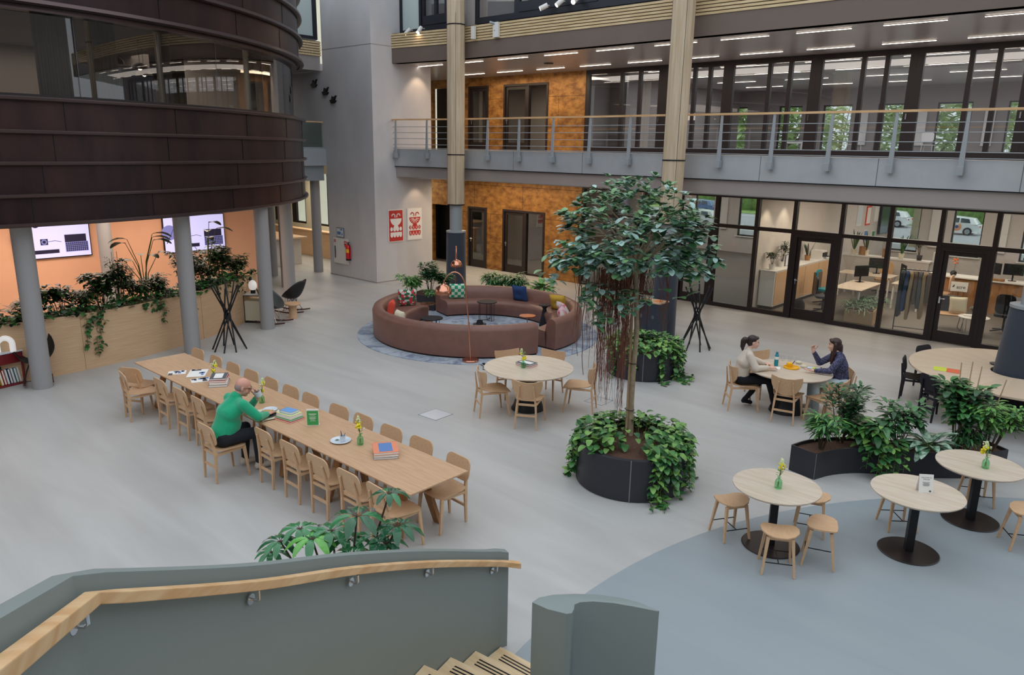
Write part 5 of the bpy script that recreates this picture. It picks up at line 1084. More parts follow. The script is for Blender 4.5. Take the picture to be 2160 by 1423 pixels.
def hand(mb,w,d,n,curl=.5,ts=1,sc=1.0,spread=.12):
    w,d,n=Vector(w),Vector(d).normalized(),Vector(n); n=(n-d*n.dot(d)).normalized(); s=d.cross(n)*ts
    mb.cap(w-d*.03,.026*sc,w+d*.02,.028*sc,10)
    for i in range(4): mb.cap(w+d*.02+s*(i-1.5)*.017*sc,.015*sc,w+d*.078*sc+s*(i-1.5)*.020*sc,.0125*sc,8)
    for i,(l,) in enumerate(((.93,),(1.05,),(1.0,),(.8,))):
        k=1.5-i if True else 0; p=w+d*.082*sc+s*k*.0205*sc; dd=(d+s*k*spread).normalized(); a=curl*.5
        for L_,rr in ((.038,.0092),(.026,.0085),(.021,.0078)):
            dd=(dd*math.cos(a)+n*math.sin(a)).normalized(); p2=p+dd*L_*l*sc; mb.cap(p,rr*sc,p2,rr*.95*sc,7); p=p2; a=curl*.75
    p=w+d*.02+s*.03*sc; dd=(d*.62+s*.72+n*.25).normalized(); 
    for L_,rr in ((.042,.0125),(.032,.0105),(.025,.0092)): p2=p+dd*L_*sc; mb.cap(p,rr*sc,p2,rr*.93*sc,7); p=p2; dd=(dd+n*.28*curl+d*.25-s*.15).normalized()
def headset(c,f,up=(0,0,1)):
    f=Vector(f).normalized(); up=Vector(up); r_=f.cross(up).normalized(); u_=r_.cross(f).normalized(); Mx=Matrix((r_,f,u_)).transposed(); return Vector(c),Mx
def head(mb,c,Mx,k=1.0):
    P=lambda x,y,z: c+Mx@Vector((x*k,y*k,z*k)); M4=Mx
    mb.sphere(P(0,-.012,.03),(.074*k,.092*k,.085*k),18,12,M4=M4); mb.sphere(P(0,.022,-.03),(.058*k,.062*k,.082*k),16,10,M4=M4); mb.sphere(P(0,.055,-.085),(.03*k,.026*k,.024*k),10,8,M4=M4)
    mb.cap(P(0,.08,.012),.009*k,P(0,.096,-.024),.012*k,8); 
    for s in (-1,1): mb.sphere(P(s*.028,.074,.03),(.024*k,.012*k,.009*k),8,6,M4=M4); mb.sphere(P(s*.074,-.004,-.006),(.01*k,.02*k,.031*k),8,6,M4=M4); mb.sphere(P(s*.035,.052,-.03),(.024*k,.024*k,.03*k),8,6,M4=M4); mb.sphere(P(s*.012,.096,-.03),(.009*k,.008*k,.007*k),6,5,M4=M4)
    mb.sphere(P(0,.082,-.055),(.024*k,.012*k,.008*k),8,6,M4=M4)
def face_bits(t,c,Mx,k=1.0,lips=True):
    P=lambda x,y,z: c+Mx@Vector((x*k,y*k,z*k)); q=MB()
    for s in (-1,1): q.sphere(P(s*.029,.0815,.012),(.013*k,.006*k,.006*k),8,6,M4=Mx)
    q.obj('eyes','eye',t,smooth=180)
    q=MB()
    for s in (-1,1): q.tube([P(s*.016,.083,.034),P(s*.03,.082,.038),P(s*.045,.073,.033)],.0025*k,5)
    q.obj('eyebrows','eye',t)
    if lips: q=MB(); q.sphere(P(0,.0905,-.057),(.02*k,.006*k,.0065*k),10,6,M4=Mx); q.obj('lips','lips',t,smooth=180)
def person(lab,loc,rz,J,c,Mx,cl,k=1.0,hk=1.0):
    t=thing('person',lab,'person',loc,rz); b=MB()
    pel,che,nk=V(*J['pel']),V(*J['che']),V(*J['nk']); sw=J.get('sw',.18)
    head(b,c,Mx,hk); b.cap(nk,.052*k,c+Mx@V(0,-.02,-.05),.05*k,12); b.cap(pel,.115*k,che,.125*k,14); b.cap(che,.125*k,nk-V(0,0,.08),.09*k,12)
    ax=J.get('ax',V(1,0,0)); tr=MB(); sh=MB(); shoes=[]
    big=J.get('belly',0)
    sh.cap(pel+V(0,.01,.04),.145*k+big*.02,(pel+che)/2+V(0,big*.04,0),.14*k+big*.035,16); sh.cap((pel+che)/2+V(0,big*.03,0),.14*k+big*.03,che,.138*k,16); sh.cap(che-ax*.06,.125*k,nk-V(0,0,.085)-ax*.05,.085*k,14); sh.cap(che+ax*.06,.125*k,nk-V(0,0,.085)+ax*.05,.085*k,14)
    sh.cap(nk-V(0,0,.06)-ax*sw*.8,.06*k,nk-V(0,0,.06)+ax*sw*.8,.06*k,12); sh.cap(nk-V(0,0,.05),.085*k,nk+V(0,.0,-.005),J.get('col',.066)*k,14); sh.cap(che-V(0,.03,0),.12*k,nk-V(0,.03,.07),.09*k,14)
    for s in (-1,1): sh.cap(che+ax*s*.09,.10*k,nk-V(0,0,.1)+ax*s*sw*.72,.075*k,12)
    for s,S_ in ((-1,'L'),(1,'R')):
        shd=nk+ax*s*sw-V(0,0,.07); el,wr=V(*J['el'+S_]),V(*J['wr'+S_]); hd,hn,cu=J['h'+S_]
        b.cap(shd,.05*k,el,.037*k,10); b.cap(el,.037*k,wr,.025*k,10); hand(b,wr,hd,hn,cu,J.get('ts',{}).get(S_,s),k)
        sh.cap(shd,.07*k,el,.052*k+J.get('slv',0),12); e2=el.lerp(wr,J.get('cuff',.9)); sh.cap(el,.05*k+J.get('slv',0),e2,.036*k+J.get('slv',0)*.7,12)
        kn,an,to=V(*J['kn'+S_]),V(*J['an'+S_]),V(*J['to'+S_]); hip=pel+ax*s*.085-V(0,0,.01)
        b.cap(hip,.08*k,kn,.052*k,12); b.cap(kn,.05*k,an,.034*k,10); b.cap(an-V(0,0,.03),.03*k,to,.025*k,8)
        w_=J.get('legw',1); tr.cap(hip,.098*k*w_,kn,.066*k*w_,14); tr.cap(kn,.066*k*w_,an,.046*k*w_*J.get('hem',1),12)
        so=MB(); so.cap(an+V(0,-.03,-.035),.042*k,to,.038*k,10); so.cap(an+V(0,-.01,0),.045*k,an+V(0,-.03,-.04),.042*k,10)
        if J.get('boot'): so.cap(an+(kn-an)*.35,.052*k,an,.046*k,12)
        shoes.append(so)
    tr.cap(pel-ax*.05,.125*k*J.get('legw',1),pel+ax*.05,.125*k*J.get('legw',1),14)
    organic('body',b,.0065,cl[3],t,2); organic('trousers',tr,.012,cl[1],t,4); organic('top',sh,.012,cl[0],t,4); [organic('shoe',so,.009,cl[2],t,2) for so in shoes]; return t
# man in green
c,Mx=headset((.05,.275,1.20),(.45,.8,-.35),(.1,.15,1))
J=dict(pel=(0,-.04,.57),che=(.01,.06,.88),nk=(.03,.17,1.09),sw=.2,belly=.85,col=.075,elL=(-.15,.42,.80),wrL=(.07,.45,1.02),hL=((.15,-.05,1),(.2,-1,.1),.9),elR=(.33,.32,.84),wrR=(.20,.52,.80),hR=((-.35,.9,.02),(0,0,-1),.5),knL=(-.15,.36,.56),knR=(.14,.38,.56),anL=(-.16,.33,.10),anR=(.12,.40,.10),toL=(-.16,.48,.05),toR=(.13,.58,.05),slv=.008,legw=1.05)
pm=person('balding man in a green sweater drinking at the long table',(-9.12,4.42,0),R(-2),J,c,Mx,('green','denim','cream_shoe','skin'),1.06,1.08)
face_bits(pm,c,Mx,1.08); q=MB(); q.sphere(c+Mx@V(0,-.028,.012),(.083,.088,.082),20,12,M4=Mx); 
hb=MB(); P_=lambda x,y,z: c+Mx@V(x,y,z)
for s in (-1,1): hb.sphere(P_(s*.052,-.045,-.005),(.035,.055,.05),12,8,M4=Mx)
hb.sphere(P_(0,-.075,-.01),(.06,.035,.055),12,8,M4=Mx); organic('hair',hb,.007,'hair_grey',pm,2)
q=MB()
for s in (-1,1): q.tube([P_(s*.034+.021*math.cos(R(a)),.103,.012+.017*math.sin(R(a))) for a in range(0,360,30)],.0028,5,closed=True); q.tube([P_(s*.055,.1,.02),P_(s*.085,.04,.018),P_(s*.085,-.0,.01)],.0028,5)
q.tube([P_(-.013,.103,.016),P_(.013,.103,.016)],.0028,5); q.obj('glasses','hair_brown',pm)
q=MB(); q.lathe([(.035,0),(.045,.004),(.047,.08),(.043,.08),(.04,.01),(0,.008)],n=20); o=tag(q.obj('white_cup','ceramic',smooth=50,loc=(-9.12+.13,4.42+.46,1.05)),'white cup the man in green lifts to his mouth','cup'); o.rotation_euler=(R(25),0,0)
# woman in beige
c,Mx=headset((.0,.07,1.20),(.1,.95,-.08))
J=dict(pel=(0,-.10,.55),che=(0,-.05,.85),nk=(0,.0,1.07),sw=.155,elL=(-.23,.12,.84),wrL=(-.12,.33,.80),hL=((.4,.9,0),(0,0,-1),.6),elR=(.24,.10,.80),wrR=(.14,.34,.80),hR=((-.2,.95,.1),(-.3,0,-1),.7),knL=(-.12,.34,.56),knR=(.10,.36,.55),anL=(-.20,.06,.11),anR=(.06,.50,.12),toL=(-.22,.16,.045),toR=(.05,.66,.05),slv=.014,boot=1,legw=.9,cuff=.85)
rzw=face(-4.74,12.43,-5.37,12.02)+R(2)
pw1=person('woman with dark ponytail and beige blouse eating at the round table',(-5.34,12.04,0),rzw,J,c,Mx,('blouse','black_cloth','black_cloth','skin2'),.95,.98)
face_bits(pw1,c,Mx,.98); hb=MB(); P_=lambda x,y,z: c+Mx@V(x,y,z)
hb.sphere(P_(0,-.026,.045),(.082,.092,.082),18,12,M4=Mx); hb.sphere(P_(0,-.055,-.01),(.074,.055,.07),14,10,M4=Mx); hb.sphere(P_(0,.045,.085),(.06,.035,.025),12,8,M4=Mx); hb.sphere(P_(0,-.15,.02),(.05,.055,.055),12,8,M4=Mx); hb.cap(P_(0,-.165,.0),.052,P_(0,-.17,-.10),.04,12); hb.cap(P_(0,-.17,-.10),.038,P_(0,-.155,-.17),.018,10); organic('hair',hb,.008,'hair_dark',pw1,2)
q=MB(); q.tube([P_(.028*math.cos(R(a)),-.118,.025+.028*math.sin(R(a))) for a in range(0,360,30)],.006,5,closed=True); q.obj('hair_tie','white',pw1)
# woman in dark blouse
c,Mx=headset((.03,.075,1.215),(.12,.98,-.02))
J=dict(pel=(0,-.10,.56),che=(0,-.04,.86),nk=(.0,.0,1.08),sw=.16,elL=(-.24,.16,.82),wrL=(-.16,.40,.79),hL=((.1,.95,0),(0,0,1),.4),elR=(.20,.24,.84),wrR=(.12,.38,1.06),hR=((-.1,.25,.95),(-.7,-.4,0),1.1),knL=(-.12,.34,.57),knR=(.12,.35,.57),anL=(-.13,.30,.11),anR=(.12,.34,.11),toL=(-.14,.46,.05),toR=(.13,.5,.05),slv=.006,legw=1.12,hem=1.3,cuff=.88)
rz2=face(-4.74,12.5,-4.1,12.9)
pw2=person('woman with long dark hair and dark blouse raising a hand to eat',(-4.12,12.88,0),rz2,J,c,Mx,('navy_floral','pale_denim','white','skin2'),.97,1.0)
face_bits(pw2,c,Mx,1.0); hb=MB(); P_=lambda x,y,z: c+Mx@V(x,y,z)
hb.sphere(P_(0,-.024,.045),(.084,.092,.082),18,12,M4=Mx); hb.sphere(P_(0,-.05,-.02),(.078,.055,.09),14,10,M4=Mx)
for s in (-1,1): hb.sphere(P_(s*.05,.045,.07),(.035,.04,.03),10,8,M4=Mx); hb.cap(P_(s*.075,-.01,.02),.028,P_(s*.088,.0,-.14),.036,10); hb.cap(P_(s*.088,.0,-.14),.036,P_(s*.09,.035,-.31),.02,10)
hb.cap(P_(0,-.08,-.02),.06,P_(0,-.09,-.26),.06,12); organic('hair',hb,.008,'hair_brown',pw2,2)
q=MB(); q.sphere((0,0,0),(.018,.018,.013)); o=q.obj('bread_piece','bread',smooth=180); tag(o,'small piece of bread held up by the woman in the dark blouse','food'); 
pt_=Matrix.Translation((-4.12,12.88,0))@Matrix.Rotation(rz2,4,'Z')@Vector((.075,.39,1.17)); o.location=pt_
# ================================================================= PLANTS
def U(r,a,b): return r.uniform(a,b)
def bush(t,cx,cy,z0,h,rad,n,L,W,mats,seed,droop=.4,stems=6,name='foliage',upb=.4,stemm='stem_dark',flat=1.0,r0=.35,wide=.45):
    r=random.Random(seed); q=MB(); s=MB(); nm=len(mats)
    tops=[]
    for k in range(stems):
        a=r.uniform(0,2*PI); rr=rad*.75*math.sqrt(r.random()); top=Vector((cx+rr*math.cos(a),cy+rr*math.sin(a)*flat,z0+h*r.uniform(.62,1))); base=Vector((cx+rr*.2*math.cos(a),cy+rr*.2*math.sin(a)*flat,z0)); mid=(base+top)/2+Vector((0,0,h*.08)); s.tube([base,mid,top],[.008,.006,.003],5); tops.append((base,mid,top))
    n=int(n*1.45)
    for i in range(n):
        b,m,tp=tops[i%stems]; f=r0+(1-r0)*math.sqrt(r.random()); p=b.lerp(m,f*2) if f<.5 else m.lerp(tp,f*2-1)
        a=r.uniform(0,2*PI); d=Vector((math.cos(a),math.sin(a),upb+r.uniform(-.4,.5))); off=Vector((math.cos(a),math.sin(a)*flat,r.uniform(-.1,.3)))*rad*.33*r.random()
        p=p+off; l=L*r.uniform(.7,1.15); q.leaf(p,d,l,W*l/L*r.uniform(.85,1.1),droop=droop*r.uniform(.6,1.5),mi=min(nm-1,int(r.random()**1.2*nm)),wide=wide)
    s.obj('stems',stemm,t); return q.obj(name,mats,t,smooth=180,fix=False)
def rosette(t,cx,cy,z0,n,L,W,mats,seed,droop=.7,tilt=(.2,1.3),name='foliage',wide=.45):
    r=random.Random(seed); q=MB(); s=MB()
    for i in range(n):
        a=i*2.4+r.uniform(-.2,.2); e=tilt[0]+(tilt[1]-tilt[0])*i/n; d=Vector((math.cos(a),math.sin(a),1/max(.3,e)*.7)); l=L*r.uniform(.8,1.1); p=Vector((cx,cy,z0+.02)); p1=p+d.normalized()*l*.35; s.tube([p,p1],.006,5)
        q.leaf(p1,d,l,W*r.uniform(.85,1.1),droop=droop*r.uniform(.7,1.3),mi=r.randrange(len(mats)),wide=wide)
    s.obj('stems','stem',t); return q.obj(name,mats,t,smooth=180,fix=False)
def vine(q,s,pts,L,r,step=.07,nm=3):
    """trailing shoot along pts with leaves both sides"""
    P=[Vector(p) for p in pts]; s.tube(P,.004,5); acc=0;side=1
    for a,b in zip(P,P[1:]):
        d=(b-a); ln=d.length
        if ln<1e-4: continue
        k=0.0
        while k<ln:
            p=a+d*(k/ln); o=d.normalized().cross(Vector((r.uniform(-1,1),r.uniform(-1,1),r.uniform(-1,1))))
            if o.length<.1: o=Vector((1,0,0))
            l=L*r.uniform(.6,1.15); q.leaf(p,o.normalized()*side+Vector((0,0,-.1)),l,l*.72,droop=.5,mi=r.randrange(nm),wide=.35); side=-side; k+=step*r.uniform(.7,1.3)
PM=['lf_pothos1','lf_pothos2','lf_pothos3']
def round_planter(x,y,rad,h,lab,seed,trunk=None,vines=(),gap=None,nleaf=520):
    t=thing('round_planter',lab,'planter',(x,y,0),0,'large round dark planters')
    q=MB(); q.lathe([(rad-.02,0),(rad,.02),(rad,h-.01),(rad-.02,h),(rad-.05,h),(rad-.05,h-.12),(0,h-.12)],n=96); q.obj('pot','planter',t,smooth=30)
    q=MB(); q.lathe([(0,h-.07),(rad-.05,h-.09)],n=48); q.obj('soil','soil',t)
    q=MB()
    for a in (R(-58),R(62),R(182)): q.box((rad+.001)*math.cos(a),(rad+.001)*math.sin(a),h/2,.006,.012,h-.01,a)
    q.obj('seam','seam',t)
    p=thing('trailing_pothos',lab.split(' planter')[0]+' planter: trailing green and yellow pothos filling it','plant',(x,y,h-.08),0,'pothos in the round planters')
    r=random.Random(seed); q=MB(); s=MB()
    for i in range(nleaf):
        a=r.uniform(0,2*PI); rr=rad*math.sqrt(r.uniform(.08,1.06))
        if gap and abs((a-gap[0]+PI)%(2*PI)-PI)<gap[1] and rr>gap[2] : continue
        if trunk and math.hypot(rr*math.cos(a)-trunk[0],rr*math.sin(a)-trunk[1])<.12: continue
        z=.04+.24*r.random()*(1-.35*(rr/rad)**2)+(.03 if rr<rad else -.05); l=r.uniform(.09,.15)
        q.leaf((rr*math.cos(a),rr*math.sin(a),z),(math.cos(a)+r.uniform(-.9,.9),math.sin(a)+r.uniform(-.9,.9),r.uniform(-.1,.6)),l,l*.72,droop=.5,mi=r.choice((0,0,1,1,2)),wide=.35)
        if i%6==0: s.tube([(rr*.8*math.cos(a),rr*.8*math.sin(a),0),(rr*math.cos(a),rr*math.sin(a),z)],.004,4)
    for (a0,length,spread) in vines:
        for k in range(spread):
            a=R(a0)+r.uniform(-.13,.13)*(spread**.5)*.7; rr=rad+.02; L_=length*r.uniform(.55,1.05); pts=[(rr*.85*math.cos(a),rr*.85*math.sin(a),.1),(rr*math.cos(a)*1.02,rr*math.sin(a)*1.02,.12)]
            z=.06; aa=a; ro_=rr+.03
            while .08-z<L_ :
                z-=.08; aa+=r.uniform(-.05,.05); ro_+=r.uniform(-.005,.012)
                if z<-(h-.1): z=-(h-.1); ro_+=.08; pts.append((ro_*math.cos(aa),ro_*math.sin(aa),z)); L_-=.08;
                else: pts.append((ro_*math.cos(aa),ro_*math.sin(aa),z))
                if len(pts)>16: break
            vine(q,s,pts,.11,r,.045)
    s.obj('stems','stem',p); q.obj('foliage',PM,p,smooth=180,fix=False); return t,p
TX,TY=-5.34,8.44
round_planter(-5.13,8.17,.75,.58,'large round dark planter holding the tall hanging-root tree',3,(TX+5.13,TY-8.17),((212,.75,3),(222,.4,3),(-24,.85,5),(-14,.6,3),(12,.6,3),(36,.6,3),(150,.4,2)),(R(-66),.42,.3),620)
round_planter(-7.82,12.67,.725,.57,'round dark planter behind the tree, beside the dark column foot',5,None,((0,.8,4),(22,.8,4),(-30,.75,3),(-72,.5,2),(-110,.6,2),(190,.5,2)),None,560)
# ---- tall fig tree with aerial roots
t=thing('hanging_root_tree','tall leafy tree with thin trunk and long reddish hanging roots','tree',(TX,TY,.5))
q=MB(); tr_=[(0,0,0),(-.02,.0,.5),(-.01,-.01,1.0),(.0,0,1.5),(-.03,-.02,2.0),(-.08,-.03,2.45)]; q.tube(tr_,[.042,.038,.036,.035,.034,.03],10)
r=random.Random(11)
br=[]
for i in range(26):
    a=i*2.4+r.uniform(-.3,.3); rr=r.uniform(.35,.98); e=Vector((-.12+rr*math.cos(a),-.02+rr*math.sin(a),2.35+r.uniform(0,.9)*(1-.4*rr)+.25)); st=Vector(tr_[-1])+Vector((0,0,-.25+.4*r.random())); m=st.lerp(e,.5)+Vector((0,0,.12)); q.tube([st,m,e],[.02,.012,.006],6); br.append((st,m,e))
q.obj('trunk','bark',t,smooth=60)
q=MB(); q.tube([(-.055,-.03,-.05),(-.065,-.02,1.0),(-.08,-.03,2.0)],.02,8); q.obj('support_stake','stake',t); q=MB()
for z in (.38,1.05): q.tube([(-.03+.07*math.cos(R(a)),-.02+.05*math.sin(R(a)),z) for a in range(0,360,30)],.006,5,closed=True)
q.obj('tie','black_metal',t)
q=MB(); CR=Vector((-.14,0,2.62))
def crown(a,e,k):
    top=1.0 if e>0 else .62
    return CR+Vector((1.0*k*math.cos(a)*math.cos(e),1.0*k*math.sin(a)*math.cos(e),.9*k*math.sin(e)*top))
for i in range(520):
    a=r.uniform(0,2*PI); e=math.asin(r.uniform(-.5,1)); k=r.uniform(.45,1)**.6*(1+.1*math.sin(3*a+1)+.07*math.sin(5*a+e*3)); p=crown(a,e,k)
    o=(p-CR).normalized(); big=1.0 if e<.5 else .8
    nl=r.randrange(5,9)
    for j in range(nl):
        b=r.uniform(0,2*PI); d=Vector((math.cos(b),math.sin(b),r.uniform(-.25,.45)))*.8+o*.55; L_=r.uniform(.115,.17)*big
        q.leaf(p+o*.03*j/5,d,L_,L_*.58,droop=.35,fold=.12,mi=r.choice((0,0,1,2,2)) if e<.45 else r.choice((0,1,1,1,2)),wide=.5)
for (dx,dy,dz) in ((-.85,-.75,2.45),(-.95,-.7,2.2),(.2,-.55,1.95),(-.3,-.75,1.98),(-.15,-.6,1.72),(-.45,-.45,2.05),(-.25,-.5,2.12),(.0,-.4,2.0),(.25,-.3,2.05),(-.6,-.2,2.0),(-.35,-.25,1.85)):
    for j in range(16):
        b=r.uniform(0,2*PI); q.leaf((dx+r.uniform(-.12,.12),dy+r.uniform(-.12,.12),dz+r.uniform(-.1,.1)),(math.cos(b),math.sin(b),r.uniform(-.3,.3)),r.uniform(.12,.17),.09,droop=.4,mi=r.choice((0,1,2)),wide=.5)
q.obj('foliage',['lf_tree1','lf_tree2','lf_tree3'],t,smooth=180,fix=False)
q=MB()
for i in range(26):   # bigger fiddle-shaped leaves on the right side
    a=R(-5)+r.uniform(-.5,.7); z=r.uniform(1.95,3.2); p=Vector((-.12+.72*math.cos(a),.72*math.sin(a),z)); q.leaf(p,(math.cos(a)+r.uniform(-.5,.5),math.sin(a)+r.uniform(-.5,.5),r.uniform(-.1,.8)),r.uniform(.2,.27),.14,droop=.35,mi=r.choice((0,1)),wide=.65)
q.obj('large_leaves',['lf_pothos1','lf_pothos3'],t,smooth=180,fix=False)
q=MB(); right=Vector((math.cos(YAW),math.sin(YAW),0))
cl=[(-.66,.1,1.45,9),(-.50,-.05,1.95,26),(-.40,-.1,1.9,26),(-.30,.1,1.6,18),(-.20,-.12,2.15,30),(-.13,.06,1.5,16),(.02,.16,1.1,22),(.12,.1,.95,14),(-.25,.2,1.5,12),(.36,0,.95,8),(-.8,0,1.2,4)]
for (u,v,ln,nn) in cl:
    for i in range(int(nn*1.5)):
        du=r.gauss(0,.04); dv=r.gauss(0,.06); L_=ln*r.uniform(.45,1.0)*(1 if i else 1.05); x0=right.x*(u+du)-right.y*(v+dv); y0=right.y*(u+du)+right.x*(v+dv); pts=[]; ph=r.uniform(0,6); conv=r.uniform(.0,.5)
        for k in range(12):
            f=k/11; w=.02*math.sin(ph+f*7)+.008*math.sin(ph*2+f*19); pts.append((x0-right.x*du*conv*f+w*right.x-.04*0, y0-right.y*du*conv*f+w*right.y+.012*math.cos(ph+f*9),2.35-L_*f))
        q.tube(pts,[.0034*(1-.4*k/11)*(2.2 if i<2 else 1) for k in range(12)],4,cap=False)
q.obj('aerial_roots','root',t,fix=False,kind='stuff')
# ---- curved low planter on the right
def smooth_poly(pts,n=6):
    out=[]; P=[Vector((p[0],p[1],0)) for p in pts]
    for i in range(len(P)-1):
        p0=P[max(i-1,0)];p1=P[i];p2=P[i+1];p3=P[min(i+2,len(P)-1)]
        for k in range(n):
            s=k/n; out.append(.5*((2*p1)+(-p0+p2)*s+(2*p0-5*p1+4*p2-p3)*s*s+(-p0+3*p1-3*p2+p3)*s**3))
    out.append(P[-1]); return [(p.x,p.y) for p in out]
front=smooth_poly([(-3.29,9.92),(-3.19,10.22),(-3.01,10.5),(-2.79,10.70),(-2.48,10.88),(-2.16,11.12),(-1.83,11.42),(-1.55,11.75),(-1.40,12.0)])
back=smooth_poly([(-3.67,10.01),(-3.58,10.35),(-3.36,10.72),(-3.08,10.98),(-2.72,11.2),(-2.4,11.42),(-2.1,11.7),(-1.86,12.02),(-1.74,12.22)])
t=thing('curved_planter','low wavy dark planter box with mixed leafy plants beside the small tables','planter',(0,0,0))
q=MB(); poly=front+back[::-1]; cx_=sum(p[0] for p in poly)/len(poly)
q.prism(poly,0,.02)
for i in range(len(poly)):
    a_,b_2=poly[i],poly[(i+1)%len(poly)]; q.bar((a_[0],a_[1],.19),(b_2[0],b_2[1],.19),.02,.38)
q.obj('box','planter',t)
q=MB(); vs=[(x,y,.335) for x,y in front]+[(x,y,.335) for x,y in back]; nf=len(front); q.add(vs,[(i,i+1,nf+i+1,nf+i) for i in range(nf-1)]); q.obj('soil','soil',t)
q=MB(); p_=front[24]; q.box(p_[0]+.006,p_[1]-.008,.19,.008,.008,.37); q.box(front[0][0],front[0][1],.19,.012,.012,.38); q.obj('seam','seam',t)
CP='plants in the curved low planter'
def cplant(nm,x,y,lab,z=.34): return thing(nm,lab,'plant',(x,y,z),0,CP)
p=cplant('leafy_shrub',-3.36,10.25,'light green narrow-leaved plant at the left end of the curved planter'); bush(p,0,0,0,.5,.3,260,.17,.035,['lf_bush1','lf_bush2','lf_bush1'],21,.7,9,upb=.6)
p=cplant('leafy_shrub',-3.25,10.72,'tall dark glossy bush at the left of the curved planter'); bush(p,0,0,0,.92,.34,420,.11,.045,['lf_bush3','lf_bush1','lf_bush3'],22,.3,9,upb=.5)
p=cplant('leafy_shrub',-2.95,10.78,'broad-leaved green plant in the left middle of the curved planter'); bush(p,0,0,0,.42,.36,190,.2,.09,['lf_bush1','lf_pothos3','lf_bush2'],23,.6,8,upb=.3)
p=cplant('trailing_pothos',-2.75,10.8,'pothos spilling over the front of the curved planter'); rr_=random.Random(5); q=MB(); s=MB()
for i in range(100): a=rr_.uniform(0,2*PI); k=.32*math.sqrt(rr_.random()); q.leaf((k*math.cos(a),k*math.sin(a)*.7,.05+.15*rr_.random()),(math.cos(a),math.sin(a),rr_.uniform(-.1,.6)),rr_.uniform(.1,.15),.09,droop=.5,mi=rr_.randrange(3),wide=.35)
for (x0,y0,ln) in ((.02,-.2,.42),(.12,-.12,.42),(.2,-.1,.34),(-.12,-.2,.22),(.3,-.02,.2),(.08,-.2,.5)):
    pts=[(x0*.6,y0*.5,.08)]; 
    for k in range(8): f=k/7; pts.append((x0+.06+.03*f,y0-.02-.12*f-.02,.04-min(ln,.33)*f-.0))
    vine(q,s,pts,.12,rr_,.045)
s.obj('stems','stem',p); q.obj('foliage',PM,p,smooth=180,fix=False)
p=cplant('leafy_shrub',-2.6,11.15,'loose mid-green plant behind the middle of the curved planter'); bush(p,0,0,0,.62,.35,170,.16,.07,['lf_bush3','lf_bush1'],24,.5,8)
p=cplant('silver_leaf_plant',-2.2,11.1,'silver striped large-leaved plant in the curved planter'); rosette(p,0,0,.06,30,.34,.13,['lf_silver'],25,.75,(.25,2.2))
p=cplant('leafy_shrub',-1.95,11.62,'tall broad dark-leaved plant with canes in the curved planter'); bush(p,0,0,0,1.0,.36,330,.17,.09,['lf_bush3','lf_bush1','lf_pothos1'],26,.4,9)
q=MB()
for (dx,dy,h) in ((-.12,0,1.25),(.02,-.05,1.3),(.13,-.02,1.25),(.42,.1,1.1)): q.tube([(dx*.6,dy,0),(dx,dy,h)],.008,6)
q.obj('canes','stake',p)
p=cplant('leafy_shrub',-1.62,11.75,'light green arching plant at the right end of the curved planter'); bush(p,0,0,0,.75,.42,420,.14,.045,['lf_bush2','lf_bush1','lf_bush2'],27,.6,12,upb=.5)
p=cplant('leafy_shrub',-1.85,11.5,'low dark ferny plant in front of the tall one, right end of the curved planter'); bush(p,0,0,0,.4,.28,220,.13,.03,['lf_bush3','lf_bush1'],28,.7,9)
# ---- planters behind the sofas
def tub(x,y,sx,sy,h,lab,rz=0):
    q=MB(); q.box(0,0,h/2,sx,sy,h); q.box(0,0,h+.001,sx-.06,sy-.06,.004,mi=1); o=q.obj('tub_planter',['planter','soil'],bevel=.006,loc=(x,y,0),rz=rz); return tag(o,lab,'planter','dark tub planters behind the sofas')
tub(-15.55,13.72,.8,.8,.42,'dark square tub planter in the gap between the two sofas',R(20)); tub(-14.5,15.75,1.0,.5,.42,'dark tub planter behind the back sofa, nearest the dark column foot'); tub(-13.0,15.75,1.0,.5,.42,'dark tub planter behind the back sofa, right one')
GP='plants behind the sofas'
p=thing('leafy_shrub','dark small-leaved shrub standing highest between the sofas','plant',(-15.5,13.75,.42),0,GP); bush(p,0,0,0,.85,.36,560,.11,.055,['lf_bush3','lf_bush1'],31,.3,10)
p=thing('leafy_shrub','light green fern-like shrub left of the gap between the sofas','plant',(-15.85,13.35,.42),0,GP); bush(p,0,0,0,.48,.48,420,.16,.045,['lf_bush2','lf_bush1'],32,.6,11)
p=thing('leafy_shrub','low bushy plant right of the gap between the sofas','plant',(-15.35,14.2,.42),0,GP); bush(p,0,0,0,.5,.4,360,.12,.055,['lf_bush1','lf_bush3'],33,.4,8)
p=thing('trailing_plant','small plant drooping over the front of the square tub between the sofas','plant',(-15.25,13.5,.42),0,GP); bush(p,0,0,-.1,.26,.22,150,.09,.04,['lf_bush2','lf_silver'],34,.6,6)
p=thing('grassy_plant','arching strap-leaved plant behind the back sofa, left','plant',(-14.75,15.7,.42),0,GP); bush(p,0,0,0,.4,.42,330,.3,.045,['lf_bush1','lf_bush3','lf_bush2'],35,.9,8,upb=.8,r0=.05)
p=thing('grassy_plant','arching strap-leaved plant behind the back sofa, middle','plant',(-14.15,15.75,.42),0,GP); bush(p,0,0,0,.42,.38,300,.3,.045,['lf_bush3','lf_bush1'],36,.9,8,upb=.8,r0=.05)
p=thing('broad_leaf_plant','broad-leaved pale green plant behind the navy cushion','plant',(-13.1,15.7,.42),0,GP); rosette(p,0,0,.1,44,.42,.12,['lf_bush2','lf_silver','lf_bush1'],37,.7,(.2,1.8)); 
